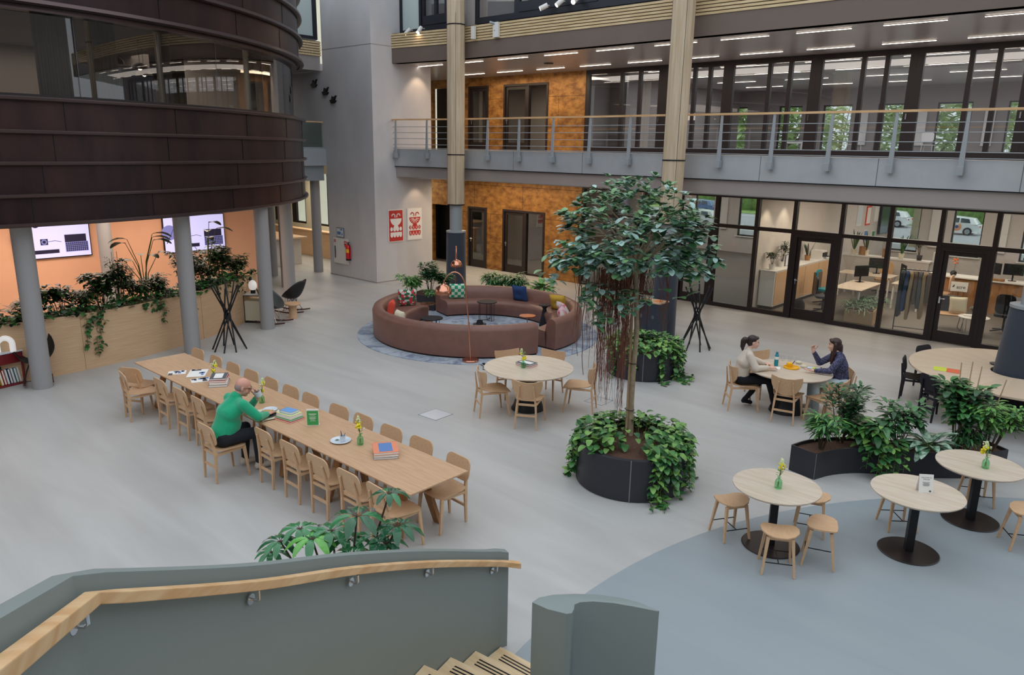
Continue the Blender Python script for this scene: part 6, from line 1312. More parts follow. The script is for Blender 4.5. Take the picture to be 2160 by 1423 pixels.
# ---- long curved timber planter under the rotunda
t=thing('timber_planter','long curved oak-veneered planter wall under the rotunda','planter',(0,0,0))
PA0,PA1=-40,42
q=MB(); q.ribbon(arc(8.95,PA0,PA1,60),[(0,0),(0,1.12),(-.05,1.12),(-.05,1.0),(-.62,1.0),(-.62,1.12),(-.67,1.12),(-.67,0)]); q.obj('body','planter_wood',t,smooth=30)
q=MB(); q.ribbon(arc(8.9,PA0+.4,PA1-.4,60),[(0,1.0),(0,1.06),(-.57,1.06),(-.57,1.0)]); q.obj('soil','soil',t)
q=MB()
for a in (-12,6.5,25): q.box(RC[0]+8.951*math.cos(R(a)),RC[1]+8.951*math.sin(R(a)),.56,.004,.004,1.1,R(a))
q.obj('joint','oak_dark',t)
def pp(a,r=8.62): return (RC[0]+r*math.cos(R(a)),RC[1]+r*math.sin(R(a)),1.05)
TG='plants in the timber planter'
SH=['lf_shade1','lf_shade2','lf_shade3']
def big_leaf(a,n,h,seed,lab,r0=8.55,L=.42,W=.2):
    p=thing('tall_leaf_plant',lab,'plant',pp(a,r0),0,TG); r=random.Random(seed); q=MB(); s=MB()
    for i in range(n):
        b=r.uniform(0,2*PI); hh=h*r.uniform(.55,1); k=r.uniform(.08,.35); e=Vector((k*math.cos(b),k*math.sin(b)*1.3,hh)); s.tube([(0,0,0),(e.x*.3,e.y*.3,hh*.6),e],[.012,.009,.006],6); q.leaf(e,(math.cos(b),math.sin(b)*1.3,.35),L*r.uniform(.8,1.1),W,droop=.5,mi=r.randrange(3),wide=.45)
    s.obj('stems','stem',p); q.obj('foliage',SH,p,smooth=180,fix=False)
big_leaf(-4.5,8,1.25,41,'tall banana-like plant at the far left of the timber planter')
big_leaf(17.5,10,1.55,42,'tallest banana-like plant, in front of the gap left of the second grey column')
big_leaf(31,6,1.75,43,'tall banana-like plant in front of the right wall screen')
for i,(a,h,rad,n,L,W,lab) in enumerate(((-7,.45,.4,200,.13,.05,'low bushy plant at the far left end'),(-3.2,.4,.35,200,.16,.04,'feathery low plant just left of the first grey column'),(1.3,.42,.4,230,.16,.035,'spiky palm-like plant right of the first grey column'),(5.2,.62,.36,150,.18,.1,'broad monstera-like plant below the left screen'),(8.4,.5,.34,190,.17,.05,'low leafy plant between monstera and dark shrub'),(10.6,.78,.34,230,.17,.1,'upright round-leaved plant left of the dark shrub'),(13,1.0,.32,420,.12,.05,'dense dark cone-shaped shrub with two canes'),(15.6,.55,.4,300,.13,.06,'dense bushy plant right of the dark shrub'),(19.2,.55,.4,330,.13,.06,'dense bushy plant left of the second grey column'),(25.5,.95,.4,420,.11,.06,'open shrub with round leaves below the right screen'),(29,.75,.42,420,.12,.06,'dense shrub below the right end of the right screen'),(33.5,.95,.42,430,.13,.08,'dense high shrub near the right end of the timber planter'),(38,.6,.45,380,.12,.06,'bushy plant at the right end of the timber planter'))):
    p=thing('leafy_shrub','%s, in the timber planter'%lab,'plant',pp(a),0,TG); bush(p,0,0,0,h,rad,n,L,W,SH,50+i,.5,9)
    if i==6:
        q=MB(); q.tube([(0,-.05,0),(0,-.05,1.15)],.006); q.tube([(0,.05,0),(0,.05,1.15)],.006); q.obj('canes','stake',p)
for i,(a,w,drops,lab) in enumerate(((-2,.9,((-3.6,.65),(-3.0,.8)),'hanging beside the red shelf'),(2.5,1.0,(),'as ground cover right of the first grey column'),(9.2,.8,((6.9,.75),(7.6,.45),(8.4,.95),(9.0,.7),(9.5,.3)),'with the longest hanging shoots, below the left screen'),(16,.9,((15.2,.2),(16.6,.28),(17.6,.55),(18.0,.35),(17,.2)),'hanging left of the second grey column'),(23.5,.8,((22,.3),(23.2,.5)),'hanging just right of the second grey column'),(30,.8,((29,.2),(31,.3)),'over the rim below the right screen'),(36,.9,((34.5,.35),(36,.45),(38,.3)),'over the rim at the right end'))):
    p=thing('trailing_pothos','trailing pothos on the timber planter %s'%lab,'plant',pp(a,8.7),0,TG); r=random.Random(90+i); q=MB(); s=MB(); O=Vector(pp(a,8.7))
    for k in range(150):
        b=R(a)+r.uniform(-w,w)/8.7; rr=r.uniform(8.35,8.98); P_=Vector((RC[0]+rr*math.cos(b),RC[1]+rr*math.sin(b),1.08+.2*r.random()))-O; q.leaf(P_,(r.uniform(-1,1)+.5,r.uniform(-1,1),r.uniform(-.1,.6)),r.uniform(.1,.16),.09,droop=.5,mi=r.choice((0,1,1,2)),wide=.35)
    for (b,ln) in drops:
        pts=[]; 
        for k in range(10): f=k/9; bb=R(b+1.0*math.sin(f*3+b)*.25); rr=8.97+.03*math.sin(f*9); pts.append(Vector((RC[0]+rr*math.cos(bb),RC[1]+rr*math.sin(bb),1.15-ln*f if k else 1.14))-O)
        vine(q,s,pts,.12,r,.06)
    if not s.v: s.tube([(0,0,0),(0,.1,.1)],.004)
    s.obj('stems','stem',p); q.obj('foliage',['lf_shade1','lf_pothos1','lf_shade3'] if i not in(2,3) else ['lf_pothos3','lf_pothos1','lf_shade1'],p,smooth=180,fix=False)
# ---- plant just behind the stair wall
t=thing('umbrella_plant','glossy umbrella plant rising behind the stair wall, only its top showing','plant',(-4.35,2.95,0))
q=MB(); q.lathe([(0,0),(.24,0),(.3,.6),(.28,.62),(.26,.55),(0,.55)],n=40); q.obj('pot','planter',t,smooth=40)
q=MB(); s=MB(); r=random.Random(17)
fw=Vector((-.67,.74,0)); rt=Vector((.74,.67,0))
for (u,w,z,k) in ((-.60,.0,1.2,.75),(-.44,.05,1.28,.8),(-.3,-.06,1.26,.9),(-.16,.05,1.27,.95),(-.02,.08,1.18,.85),(.08,0,1.5,1.1),(.22,.1,1.2,.9),(.33,.0,1.2,.8),(.34,.14,1.62,.7),(.42,.05,1.32,.9),(.05,-.1,1.16,.85),(-.7,.05,1.08,.65),(.2,-.08,1.12,.85)):
    z+=.17 if z>1.45 else .25; c=rt*(u*.86+.05)+fw*w; c.z=z; s.tube([(0,0,.55),(c.x*.4,c.y*.4,z*.62),c],[.014,.011,.007],7); n_=r.randrange(7,10)
    col=1 if (u<-.2 and u>-.4) else r.choice((0,2,0))
    for j in range(n_): b=2*PI*j/n_+r.uniform(-.15,.15); d_=Vector((math.cos(b),math.sin(b),.25)); a0=c+d_.normalized()*.035*k; s.tube([c,a0],.003,4); q.leaf(a0,d_,.21*k*r.uniform(.85,1.1),.075*k,droop=.75,fold=.35,mi=col if r.random()<.8 else 0,wide=.55)
s.obj('stems','stem_dark',t,smooth=60); q.obj('foliage',['lf_scheff','lf_scheff2','lf_scheff3'],t,smooth=180,fix=False)
# ---- vases with flowers
def vase(x,y,z,h,lab,seed,lean=(0,0),yc=(1,1)):
    t=thing('flower_vase',lab,'vase',(x,y,z),seed,'green glass flower vases'); r=random.Random(seed)
    q=MB(); q.lathe([(0,.004),(.036,.002),(.042,.012),(.042,.075),(.034,.1),(.018,.118),(.016,.132),(.022,.142),(.019,.142),(.013,.13),(.015,.116),(.031,.098),(.038,.073),(.038,.014),(0,.01)],n=24); q.obj('glass','vase_glass',t,smooth=60)
    pass
    q=MB(); s=MB(); lf=MB()
    tops=[]
    for i in range(5):
        a=r.uniform(0,2*PI); tp=Vector((lean[0]+.035*math.cos(a),lean[1]+.035*math.sin(a),h*r.uniform(.62,1))); s.tube([(.01*math.cos(a),.01*math.sin(a),.02),(0,0,.14),tp*.6+Vector((0,0,.05)),tp],.002,5); tops.append(tp)
    top=max(tops,key=lambda v:v.z)
    for k in range(26): f=k/26; a=r.uniform(0,2*PI); w=.028*(1-f)+.005; q.sphere((top.x+w*math.cos(a),top.y+w*math.sin(a),top.z-.02+.1*f-.05),(.011,.011,.012),6,4,mi=1 if f>.25 else 0)
    for tp in tops[:2]:
        for k in range(12): a=r.uniform(0,2*PI); q.sphere((tp.x+.018*math.cos(a),tp.y+.018*math.sin(a),tp.z-.05+r.uniform(-.02,.025)),(.015,.015,.012),6,4,mi=0)
    for tp in tops[2:]:
        for k in range(3): q.sphere((tp.x+r.uniform(-.02,.02),tp.y+r.uniform(-.02,.02),tp.z+r.uniform(-.04,.01)),.009,6,4,mi=2)
    for k in range(14): a=r.uniform(0,2*PI); lf.leaf((0,0,.13+r.uniform(0,h*.4)),(math.cos(a),math.sin(a),.8),.05,.018,droop=.4)
    s.obj('stems','stem',t); q.obj('blossoms',['yellow_fl','pale_fl','white_fl'],t,smooth=180); lf.obj('leaves','lf_bush2',t,fix=False)
TT=.742
vase(-11.03,5.24,TT,.30,'green glass vase with yellow flowers at the far end of the long table',1)
vase(-9.52,5.2,TT,.34,'green glass vase with pale flowers in front of the man in green',2)
vase(-7.24,5.24,TT,.36,'green glass vase with yellow flowers at the near part of the long table',3)
vase(-8.06,9.24,TT,.33,'green glass vase with yellow flowers on the empty round table by the sofa',4)
vase(-2.93,7.72,TT,.36,'green glass vase with yellow flowers on the nearest small table',5,(.06,.05))
vase(-1.36,10.02,TT,.33,'green glass vase with yellow flowers on the small table by the curved planter',6,(-.03,.02))
# ================================================================= OFFICE BEHIND THE GLASS
t=thing('long_cabinet','long white cabinet with oak sliding doors along the partition in the office','cabinet',(-8.8,22.8,0))
q=MB(); q.bx(-.22,.22,-2.2,2.2,.1,1.1); q.bx(-.24,.24,-2.22,2.22,1.1,1.13); q.obj('body','white',t,bevel=.004)
for k in range(4): q=MB(); q.bx(.222,.235,-2.15+1.08*k,-1.1+1.08*k,.14,1.07); q.obj('door','oak',t)
q=MB(); q.bx(-.18,.18,-2.1,2.1,0,.1); q.obj('plinth','frame_dark',t)
OP='plants in the office'
def potplant(x,y,z,h,rad,lab,seed,kind=0,pm='white',pr=.09):
    p=thing('potted_plant',lab,'plant',(x,y,z),0,OP); q=MB(); q.lathe([(0,0),(pr*.8,0),(pr,.16),(pr*.9,.16),(0,.13)],n=20); q.obj('pot',pm,p,smooth=40)
    if kind==0: bush(p,0,0,.14,h,rad,90,.12,.05,SH,seed,.5,5)
    else:
        q=MB(); r=random.Random(seed)
        for i in range(9): a=r.uniform(0,2*PI); q.leaf((.03*math.cos(a),.03*math.sin(a),.13),(math.cos(a)*.3,math.sin(a)*.3,1),h*r.uniform(.6,1),.055,droop=.08,mi=r.randrange(3),wide=.5)
        q.obj('foliage',['lf_shade1','lf_pothos3','lf_shade3'],p,smooth=180,fix=False)
potplant(-8.8,20.85,1.13,.35,.2,'trailing potted plant at the near end of the long white cabinet',61,0)
potplant(-8.85,21.6,1.13,.6,.22,'tall potted plant beside the leaning pictures on the long white cabinet',62,0)
potplant(-8.85,23.6,1.13,.6,.1,'upright snake plant on the long white cabinet',63,1,'oak_dark')
for i,(y,c1) in enumerate(((21.9,'ceramic'),(22.25,'paper'),(22.6,'frost'))):
    t=thing('leaning_picture','picture leaning on the long white cabinet, %s'%('nearest of three','middle of three','farthest of three')[i],'picture',(-8.8,y,1.13),0,'leaning pictures'); q=MB(); q.box(0,0,.17,.02,.28,.34); q.obj('frame','greyp',t); q=MB(); q.box(.012,0,.17,.004,.25,.31); q.obj('print',c1,t)
t=thing('printer','small white and black printer on the far end of the long white cabinet','printer',(-8.8,24.4,1.13)); q=MB(); q.box(0,0,.13,.36,.4,.26); q.obj('body','white',t,bevel=.01); q=MB(); q.box(.16,0,.14,.1,.34,.12); q.box(.24,.05,.08,.14,.2,.02); q.obj('paper_tray','black_metal',t)
for i,(y,z,w,h,m) in enumerate(((28.6,2.25,.55,.75,'ceramic'),(29.6,2.2,.5,.7,'coral'),(30.5,2.3,.5,.75,'paper'),(28.4,3.0,.35,.35,'tan_bin'),(29.4,3.0,.4,.35,'greyp'),(29.5,1.45,.4,.45,'bluep'),(30.4,1.4,.35,.4,'greenp'))):
    t=thing('wall_picture','framed picture on the office partition, %s'%('large pale one at the left','large one with red frame in the middle','large white one at the right','small tan one at the top left','small dark one at the top right','small blue one at the bottom','small green one at the bottom right')[i],'picture',(-9.05,y,z),0,'pictures on the office partition'); q=MB(); q.box(.015,0,0,.03,w,h); q.obj('frame',m if i in(1,) else 'white',t); q=MB(); q.box(.033,0,0,.004,w*.8,h*.84); q.obj('print',m if i!=1 else 'paper',t)
t=thing('wall_screen','dark wall screen at the far end of the office partition','screen',(-8.97,31.4,2.0)); q=MB(); q.box(0,0,0,.06,1.1,1.15); q.obj('housing','black_metal',t); q=MB(); q.box(.033,0,0,.004,1.04,1.1); q.obj('display','carglass',t)
t=thing('low_shelf_wall','low pale half-height wall with plants on top at the back of the desks','cabinet',(-7.45,26.6,0)); q=MB(); q.box(0,.2,.52,2.7,.4,1.04); q.obj('body','wall_white',t); q=MB(); q.box(0,.2,1.06,2.76,.44,.05); q.obj('top','white',t)
for i,x in enumerate((-8.5,-8.1,-7.0)): potplant(x,26.8,1.09,.75,.1,'snake plant on the half-height office wall, %s'%('left','middle','right')[i],70+i,1,'cream_fab')
potplant(-6.45,26.8,1.09,.55,.28,'dark bushy plant on the right end of the half-height office wall',75,0,'black_metal')
for i,(x,y) in enumerate(((-8.35,26.75),(-7.6,26.75))): q=MB(); q.box(0,0,.14,.2,.14,.28); tag(q.obj('box_file','oak_dark',loc=(x+.15,y,1.09)),'small brown box on the half-height office wall, %s'%('left','right')[i],'box','brown boxes on the office wall')
def desk(x,y,sx,sy,rz,lab):
    t=thing('office_desk',lab,'desk',(x,y,0),rz,'office desks'); q=MB(); q.box(0,0,.73,sx,sy,.025); q.obj('desktop','oak_pale',t,bevel=.004)
    for a in (-1,1):
        for b in (-1,1): q=MB(); q.box(a*(sx/2-.06),b*(sy/2-.06),.36,.04,.04,.72); q.obj('leg','white',t)
desk(-6.9,22.4,.8,1.8,0,'pale office desk behind the office door, near one'); desk(-7.4,24.9,1.6,.8,0,'pale office desk farther back'); desk(-5.9,24.3,.8,1.6,0,'pale office desk beside the coats')
def monitor(x,y,rz,lab,z=.745):
    t=thing('monitor',lab,'monitor',(x,y,z),rz,'office monitors'); q=MB(); q.box(0,0,.33,.5,.03,.32); q.obj('screen','black_metal',t,bevel=.006); q=MB(); q.box(0,.03,.15,.04,.03,.3); q.box(0,.04,.005,.2,.16,.01); q.obj('stand','black_metal',t)
monitor(-7.0,23.0,R(60),'black monitor on the near office desk'); monitor(-6.2,24.2,R(-60),'black monitor on the desk beside the coats'); monitor(-7.2,25.1,R(20),'black monitor on the farther office desk')
def office_chair(x,y,rz,m,lab):
    t=thing('office_chair',lab,'chair',(x,y,0),rz,'office swivel chairs'); q=MB(); q.patch(rrect(.46,.44,.12),lambda u,v:((u,v,.46),(0,0,1)),.06); q.obj('seat',m,t,smooth=40); q=MB(); q.patch(rrect(.42,.5,.12),lambda u,v:((u,-.24+.4*u*u,.78+v),(0,1,0)),.04); q.obj('backrest',m,t,smooth=40)
    q=MB(); q.cyl(0,0,.1,.44,.025,n=12)
    for k in range(5): a=2*PI*k/5; q.bar((0,0,.1),(.3*math.cos(a),.3*math.sin(a),.05),.04,.03)
    q.obj('base','black_metal',t); return t
office_chair(-7.45,21.4,R(-60),'ceramic_dk','dark swivel chair just inside the office door'); office_chair(-7.85,22.6,R(-90),'teal','teal swivel chair with a jacket at the near office desk'); office_chair(-7.2,25.9,R(180),'oak','tan shell chair at the farther office desk'); office_chair(-5.2,24.6,R(90),'oak','wooden shell chair beside the coat rail')
t=thing('jacket','brown jacket hanging over the teal chair','jacket',(-8.1,22.55,.5)); q=MB(); q.patch([(-.2,-.3),(.2,-.32),(.22,.1),(.16,.36),(-.16,.36),(-.22,.1)],lambda u,v:((.02+.05*math.sin(u*14),u,v+.1),(1,0,0)),.06); q.obj('cloth','brown_coat',t,smooth=60)
t=thing('backpack','dark backpack on the floor inside the office door','bag',(-7.85,20.7,0)); q=MB(); q.sphere((0,0,.2),(.17,.13,.24)); q.obj('bag','black_cloth',t,smooth=180); q=MB(); q.tube([(-.08,-.12,.35),(-.1,-.17,.2),(-.08,-.12,.08)],.012); q.obj('strap','black_cloth',t)
t=thing('plant_trough','low trough of feathery ferns behind the office glass','planter',(-6.3,21.4,0),R(8)); q=MB(); q.box(0,0,.2,.7,1.9,.4); q.obj('box','tan_bin',t,bevel=.01); q=MB(); q.box(0,0,.41,.66,1.86,.02); q.obj('soil','soil',t)
p=thing('fern','mass of feathery ferns in the low trough behind the office glass','plant',(-6.3,21.4,.4),0,OP); q=MB(); r=random.Random(8)
for i in range(420): x=r.uniform(-.35,.35); y=r.uniform(-.95,.95); a=r.uniform(0,2*PI); q.leaf((x,y,.0),(math.cos(a),math.sin(a),r.uniform(.5,1.6)),r.uniform(.25,.5),.03,droop=.9,mi=r.randrange(3))
q.obj('fronds',['lf_shade1','lf_bush1','lf_shade3'],p,smooth=180,fix=False,kind='stuff')
# coat rail
t=thing('coat_rail','thin black coat rail behind the office glass','coat rail',(-4.95,20.55,0),R(10)); q=MB()
for s in (-1,1): q.tube([(s*.36,-.02,0),(s*.36,0,1.6)],.012)
q.tube([(-.36,0,1.6),(.36,0,1.6)],.012); q.tube([(-.36,0,.12),(.36,0,.12)],.01); q.obj('frame','black_metal',t)
for i,(dx,m,w,L_) in enumerate(((-.3,'pad_dark',.2,1.15),(-.2,'navy',.17,1.0),(-.1,'tan_coat',.17,1.2),(0,'brown_coat',.16,.8),(.1,'grey_coat',.17,.9),(.2,'tan_coat',.16,1.15),(.3,'brown_coat',.15,.75))):
    t=thing('coat','%s coat on the rail, %s from the left'%(('dark','navy','tan','brown','grey','long tan','short brown')[i],names[i]),'coat',(-4.95+dx*.98,20.55+dx*.17,1.56),R(100),'coats on the rail'); q=MB(); o_=[(-.05,0),(.05,0),(.15,-.08),(.22,-.6),(.2,-L_),(-.2,-L_),(-.22,-.6),(-.15,-.08)]
    q.patch(o_,lambda u,v:((u,.02*math.sin(u*25+i),v),(0,1,0)),.07); q.obj('cloth',m,t,smooth=60); q=MB(); q.tube([(0,0,.0),(0,0,.05),(.015,0,.06)],.004); q.obj('hanger','chrome',t)
# right hand office: counter with sign, lounge chair, tables
t=thing('long_counter','long counter with pale top and brown front at the back of the office','counter',(-3.6,25.2,0)); q=MB(); q.box(0,0,.46,4.2,.6,.92); q.obj('body','oak_dark',t); q=MB(); q.box(0,-.02,.935,4.26,.68,.035); q.obj('top','white',t)
t=thing('company_sign','white sign with small emblem and the word acre on a wooden easel','sign',(-4.65,24.0,0),R(14)); q=MB(); q.box(0,0,.8,.42,.012,.27); q.obj('board','paper',t); 
text('acre',.13,'black_metal','lettering',t,(.045,-.009,.79),(R(90),0,0)); q=MB(); q.prism([(-.17,-.01),(-.13,.0),(-.12,-.03),(-.16,-.04)],0,.003); q.prism([(-.15,.02),(-.12,.03),(-.11,.0),(-.14,-.01)],0,.003); o=q.obj('emblem','black_metal',t); o.rotation_euler=(R(90),0,0); o.location=(0,-.008,.82)
q=MB(); q.tube([(-.12,.02,.95),(-.16,.1,0)],.012); q.tube([(.12,.02,.95),(.16,.1,0)],.012); q.tube([(0,.03,.95),(0,.3,0)],.012); q.tube([(-.15,.02,.66),(.15,.02,.66)],.012); q.obj('easel','oak_dark',t)
t=thing('lounge_chair','low wire-legged lounge seat with oak shell in the office','chair',(-4.35,21.85,0),R(20)); q=MB(); q.patch(rrect(.75,.6,.2),lambda u,v:((u,v,.40),(0,0,1)),.03); q.obj('seat','oak',t,smooth=30); q=MB()
for s in (-1,1): q.tube([(s*.3,-.22,.39),(s*.26,-.26,.01),(s*.26,.26,.01),(s*.3,.22,.39)],.008)
q.obj('wire_frame','black_metal',t); q=MB(); q.patch(rrect(.6,.4,.1),lambda u,v:((u,.26+.1*v,.62+v),(0,1,0)),.06); q.obj('backrest','ceramic_dk',t,smooth=40)
cushion(-4.2,21.9,.64,R(25),-16,'cream_fab','pale patterned cushion on the office lounge seat',.42)
t=thing('coffee_table','small white round coffee table beside the office lounge seat','side table',(-3.75,21.6,0)); q=MB(); q.cyl(0,0,.42,.44,.35,n=32); q.obj('tabletop','white',t,smooth=30); q=MB()
for k in range(4): a=R(45+90*k); q.tube([(.28*math.cos(a),.28*math.sin(a),.42),(.24*math.cos(a),.24*math.sin(a),0)],.009)
q.obj('legs','chrome',t)
potplant(-3.72,21.55,.44,.1,.08,'tiny plant on the white coffee table in the office',78,0,'ceramic',.05)
q=MB(); q.box(0,0,.01,.2,.14,.02); tag(q.obj('booklet','paper',loc=(-3.9,21.65,.44),rz=R(20)),'white booklet on the white coffee table in the office','booklet')
t=thing('office_round_table','dark round table at the right in the office','table',(-3.0,23.2,0)); q=MB(); q.cyl(0,0,.72,.745,.55,n=40); q.obj('tabletop','greyp',t,smooth=30); q=MB(); q.cyl(0,0,0,.72,.04); q.cyl(0,0,0,.02,.3,n=28); q.obj('pedestal','black_metal',t)
office_chair(-3.2,22.3,R(0),'black_cloth','black chair in front of the dark round office table'); office_chair(-2.4,21.2,R(60),'black_cloth','black swivel chair at the right office edge')
t=thing('orange_orchid','potted orange flower on the long office counter','plant',(-5.05,25.0,.95),0,OP); q=MB(); q.sphere((0,0,.08),(.09,.09,.09)); q.obj('pot','black_metal',t,smooth=180); q=MB(); q.tube([(0,0,.1),(.02,0,.35),(-.02,0,.5)],.006); q.obj('stem','stem',t); q=MB(); rr_=random.Random(2)
for k in range(14): q.sphere((rr_.uniform(-.06,.06),rr_.uniform(-.05,.05),.45+rr_.uniform(-.08,.1)),.022,7,5)
q.obj('blossoms','orange',t,smooth=180)
monitor(-4.1,25.1,R(-25),'black monitor on the long counter, left',.955); monitor(-3.6,25.2,R(10),'narrow black monitor on the long counter, right',.955); monitor(-2.8,25.1,R(0),'black monitor at the right end of the long counter',.955)
q=MB(); q.box(0,0,.03,.5,.2,.06); tag(q.obj('wooden_tray','oak_dark',loc=(-4.0,24.95,.955)),'low wooden tray under the monitor on the long counter','tray')
for i in range(6):
    q=MB(); q.box(0,0,.15,.05,.22,.3); tag(q.obj('folder',('white','oak_dark','greyp')[i%3],loc=(-6.0+.07*i,26.75,1.09)),'upright %s folder on the half-height wall, %s from the left'%(('white','brown','grey')[i%3],names[i]),'folder','folders on the half-height wall')
q=MB(); q.box(0,0,.5,.8,.4,.06); q.box(-.36,0,.25,.04,.36,.5); q.box(.36,0,.25,.04,.36,.5); tag(q.obj('bench','white',loc=(-12.6,30.8,4.3)),'white bench by the windows of the upper room','bench')
for i,(x,y) in enumerate(((-7.6,30.5),(-4.9,30.3),(-10.2,30.6))):
    t=thing('upper_chair','pale chair standing by the windows of the upper room, %s'%('middle','right','left')[i],'chair',(x,y,4.3),R(30*i),'chairs in the upper room'); q=MB(); q.patch(rrect(.42,.42,.1),lambda u,v:((u,v,.45),(0,0,1)),.02); q.obj('seat','white',t); q=MB(); q.patch(rrect(.4,.34,.1),lambda u,v:((u,-.2,.72+v),(0,1,0)),.02); q.obj('backrest','white',t)
    for a in (-1,1):
        for b in (-1,1): q=MB(); q.tube([(a*.17,b*.17,.44),(a*.2,b*.2,0)],.01); q.obj('leg','white',t)
# ================================================================= STREET OUTSIDE (lies lower than the hall)
GZ=-1.9
q=MB(); q.bx(-110,60,34.5,170,-2.3,GZ); q.bx(-110,60,32.35,34.5,-2.3,-.3); struct(q.obj('ground','asphalt'),'street outside the windows')
q=MB(); q.bx(-110,60,77,84,GZ,GZ+.07); q.bx(-110,60,44,54,GZ,GZ+.07); struct(q.obj('grass_strip','grass'),'grass verges along the street')
q=MB()
for k in range(16): q.bx(-90+8*k,-86+8*k,64,64.3,GZ,GZ+.01)
q.bx(-110,60,60,60.4,GZ,GZ+.01); q.bx(-110,60,74.5,74.8,GZ,GZ+.01); struct(q.obj('road_lines','white'),'white lines on the street')
def car(x,y,rz,m,lab,mark=False):
    t=thing('car',lab,'car',(x,y,GZ),rz,'cars on the street'); prof=[(-2.15,.3),(-2.2,.6),(-2.12,.86),(-1.2,.98),(.95,1.0),(1.75,.9),(2.1,.72),(2.15,.35),(2.0,.22),(-2.0,.22)]
    q=MB(); vs=[]; n=len(prof)
    for yy,k in ((-.86,.97),(-.9,1.0),(.9,1.0),(.86,.97)): vs+=[(u*k,yy,v) for u,v in prof]
    fs=[tuple(range(n)),tuple(3*n+j for j in range(n-1,-1,-1))]
    for i in range(3): fs+=[(i*n+j,(i+1)*n+j,(i+1)*n+(j+1)%n,i*n+(j+1)%n) for j in range(n)]
    q.add(vs,fs); cabn=[(-1.95,.92),(-1.6,1.38),(-.2,1.48),(.4,1.42),(1.15,.98)]
    vs=[(u,-.84,v) if k in(0,4) else (u,-.68,v) for k,(u,v) in enumerate(cabn)]+[(u,.84,v) if k in(0,4) else (u,.68,v) for k,(u,v) in enumerate(cabn)]
    q.add(vs,[(0,1,2,3,4),(9,8,7,6,5)]+[(i,5+i,6+i,i+1) for i in range(4)]); q.obj('body',m,t,bevel=.03,smooth=40)
    q=MB()
    for s in (-1,1):
        for poly in (((-1.5,1.02),(-1.35,1.33),(-.75,1.38),(-.75,1.02)),((-.65,1.02),(-.65,1.39),(.0,1.38),(.0,1.02)),((.1,1.02),(.1,1.36),(.38,1.33),(.85,1.02))):
            q.add([(u,s*(.845-.16*(v-.98)/.5+.01),v) for u,v in poly],[(0,1,2,3)])
    q.add([(1.17,-.7,1.0),(.46,-.62,1.4),(.46,.62,1.4),(1.17,.7,1.0)],[(0,1,2,3)]); q.obj('windows','carglass',t)
    for a in (-1.35,1.35):
        for s in (-1,1):
            q=MB(); q.tube([(a,s*.92,.32),(a,s*.72,.32)],.33,24); w_=q.obj('wheel','tyre',t,smooth=40); q=MB(); q.tube([(a,s*.925,.32),(a,s*.9,.32)],.2,16); 
            for k in range(5): q.bar((a,s*.93,.32),(a+.19*math.cos(R(72*k)),s*.93,.32+.19*math.sin(R(72*k))),.05,.01,up=(0,1,0))
            q.obj('hub','steel',w_)
    q=MB(); q.box(-2.13,-.6,.75,.1,.3,.12); q.box(-2.13,.6,.75,.1,.3,.12); q.obj('tail_light','red',t)
    if mark:
        q=MB(); q.lathe([(.2,-.01),(.32,-.01),(.32,.01),(.2,.01)],n=28,closed=True,a0=R(120),a1=R(420)); o=q.obj('orange_ring','orange',t); o.rotation_euler=(R(90),0,0); o.location=(-.55,.93,.68); q=MB(); q.cyl(0,0,-.01,.012,.13,n=20); o=q.obj('blue_dot','navy',t); o.rotation_euler=(R(90),0,0); o.location=(-.55,.93,.68)
    return t
car(-15.2,71.9,R(180),'carwhite','white estate car with an orange ring emblem on its side',True)
car(-21.3,74.6,R(180),'carwhite','white car seen left of the street tree trunk, ahead of the emblem car'); car(-39.5,73,R(180),'carblue','blue car behind the left window of the empty room'); car(-32.5,60,R(180),'carwhite','white car low in the left window of the empty room, nearer than the blue one')
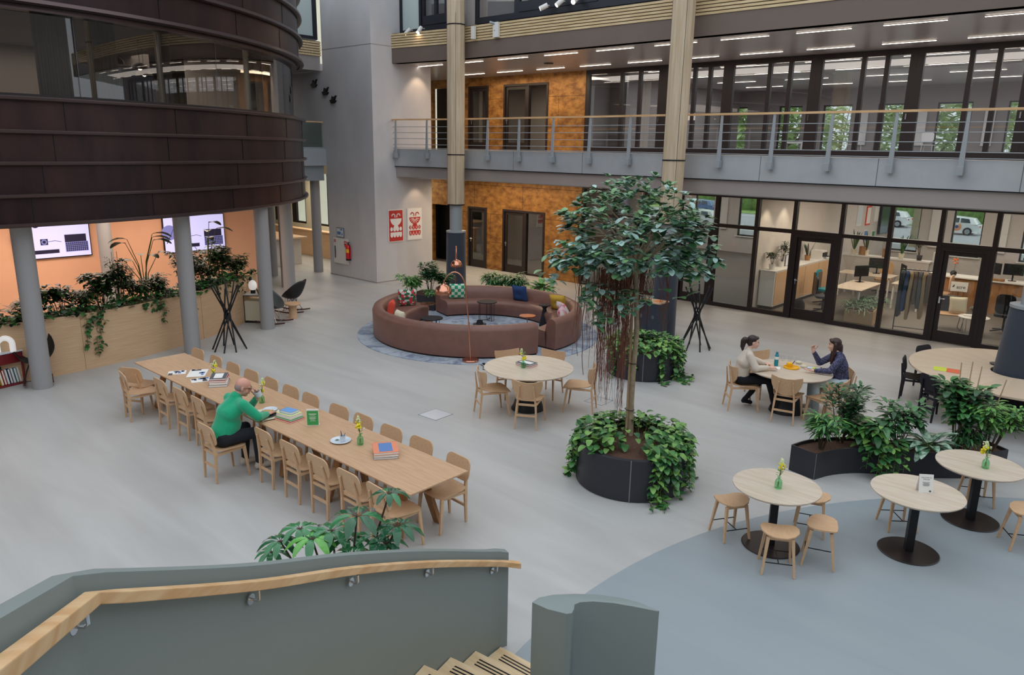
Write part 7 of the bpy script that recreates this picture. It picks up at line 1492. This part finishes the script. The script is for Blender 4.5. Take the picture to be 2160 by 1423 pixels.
def street_tree(x,y,h,cr,n,seed,lab,tk=.2):
    t=thing('street_tree',lab,'tree',(x,y,GZ),0,'trees along the street'); r=random.Random(seed); q=MB(); q.tube([(0,0,0),(.1,0,h*.35),(0,.1,h*.6)],[tk,tk*.8,tk*.5],10)
    for k in range(7): a=r.uniform(0,2*PI); q.tube([(.05,0,h*.4),(cr*.4*math.cos(a),cr*.4*math.sin(a),h*.6),(cr*.8*math.cos(a),cr*.8*math.sin(a),h*.8)],[tk*.4,tk*.25,tk*.1],6)
    q.obj('trunk','bark',t,smooth=60); q=MB()
    for i in range(n):
        a=r.uniform(0,2*PI); e=math.asin(r.uniform(-.9,1)); k=r.random()**.4; p=(cr*k*math.cos(a)*math.cos(e),cr*k*math.sin(a)*math.cos(e),h*.68+cr*.9*k*math.sin(e)); b=r.uniform(0,2*PI); q.leaf(p,(math.cos(b),math.sin(b),r.uniform(-.5,.8)),r.uniform(.4,.7),.42,mi=r.randrange(2),droop=.3)
    q.obj('foliage',['lf_out1','lf_out2'],t,smooth=180,fix=False)
for i,(x,y,h,cr,n) in enumerate(((-14.7,58.9,13,5,2600),(-23.5,54,12,4.6,2600),(-31,56,12,4.6,2200),(-6.5,54,12,4.8,2600),(-41,58,12,5,1800),(-18,92,14,7,1500),(-33,94,14,7,1500),(-48,94,14,7,1500),(-64,94,14,7,1200),(-4,92,14,7,1200))): street_tree(x,y,h,cr,n,100+i,'light green street tree outside, %s'%('nearest, behind the car window with thick trunk','near, behind the middle upper windows','near, behind the left upper windows','near, behind the right upper windows','left of the near row','far row, second from right','far row, middle','far row, second from left','far row, leftmost','far row, rightmost')[i],.32)
q=MB(); rr_=random.Random(4)
for i in range(60): x=-96+2.4*i; q.sphere((x,82+rr_.uniform(-.3,.3),GZ+1.2),(1.9,1.4,rr_.uniform(1.7,2.6)),10,7)
tag(q.obj('hedge','hedge',smooth=180),'long clipped hedge across the street','hedge',kind='stuff')
q=MB()
for i,x in enumerate((-28.3,-13.2)): pass
t=thing('striped_post','white and dark striped post beyond the left window of the empty room','post',(-38,66,GZ)); q=MB()
for k in range(8): q.cyl(0,0,.25*k,.25*(k+1),.06,n=12,mi=k%2)
q.obj('post',['white','black_metal'],t)
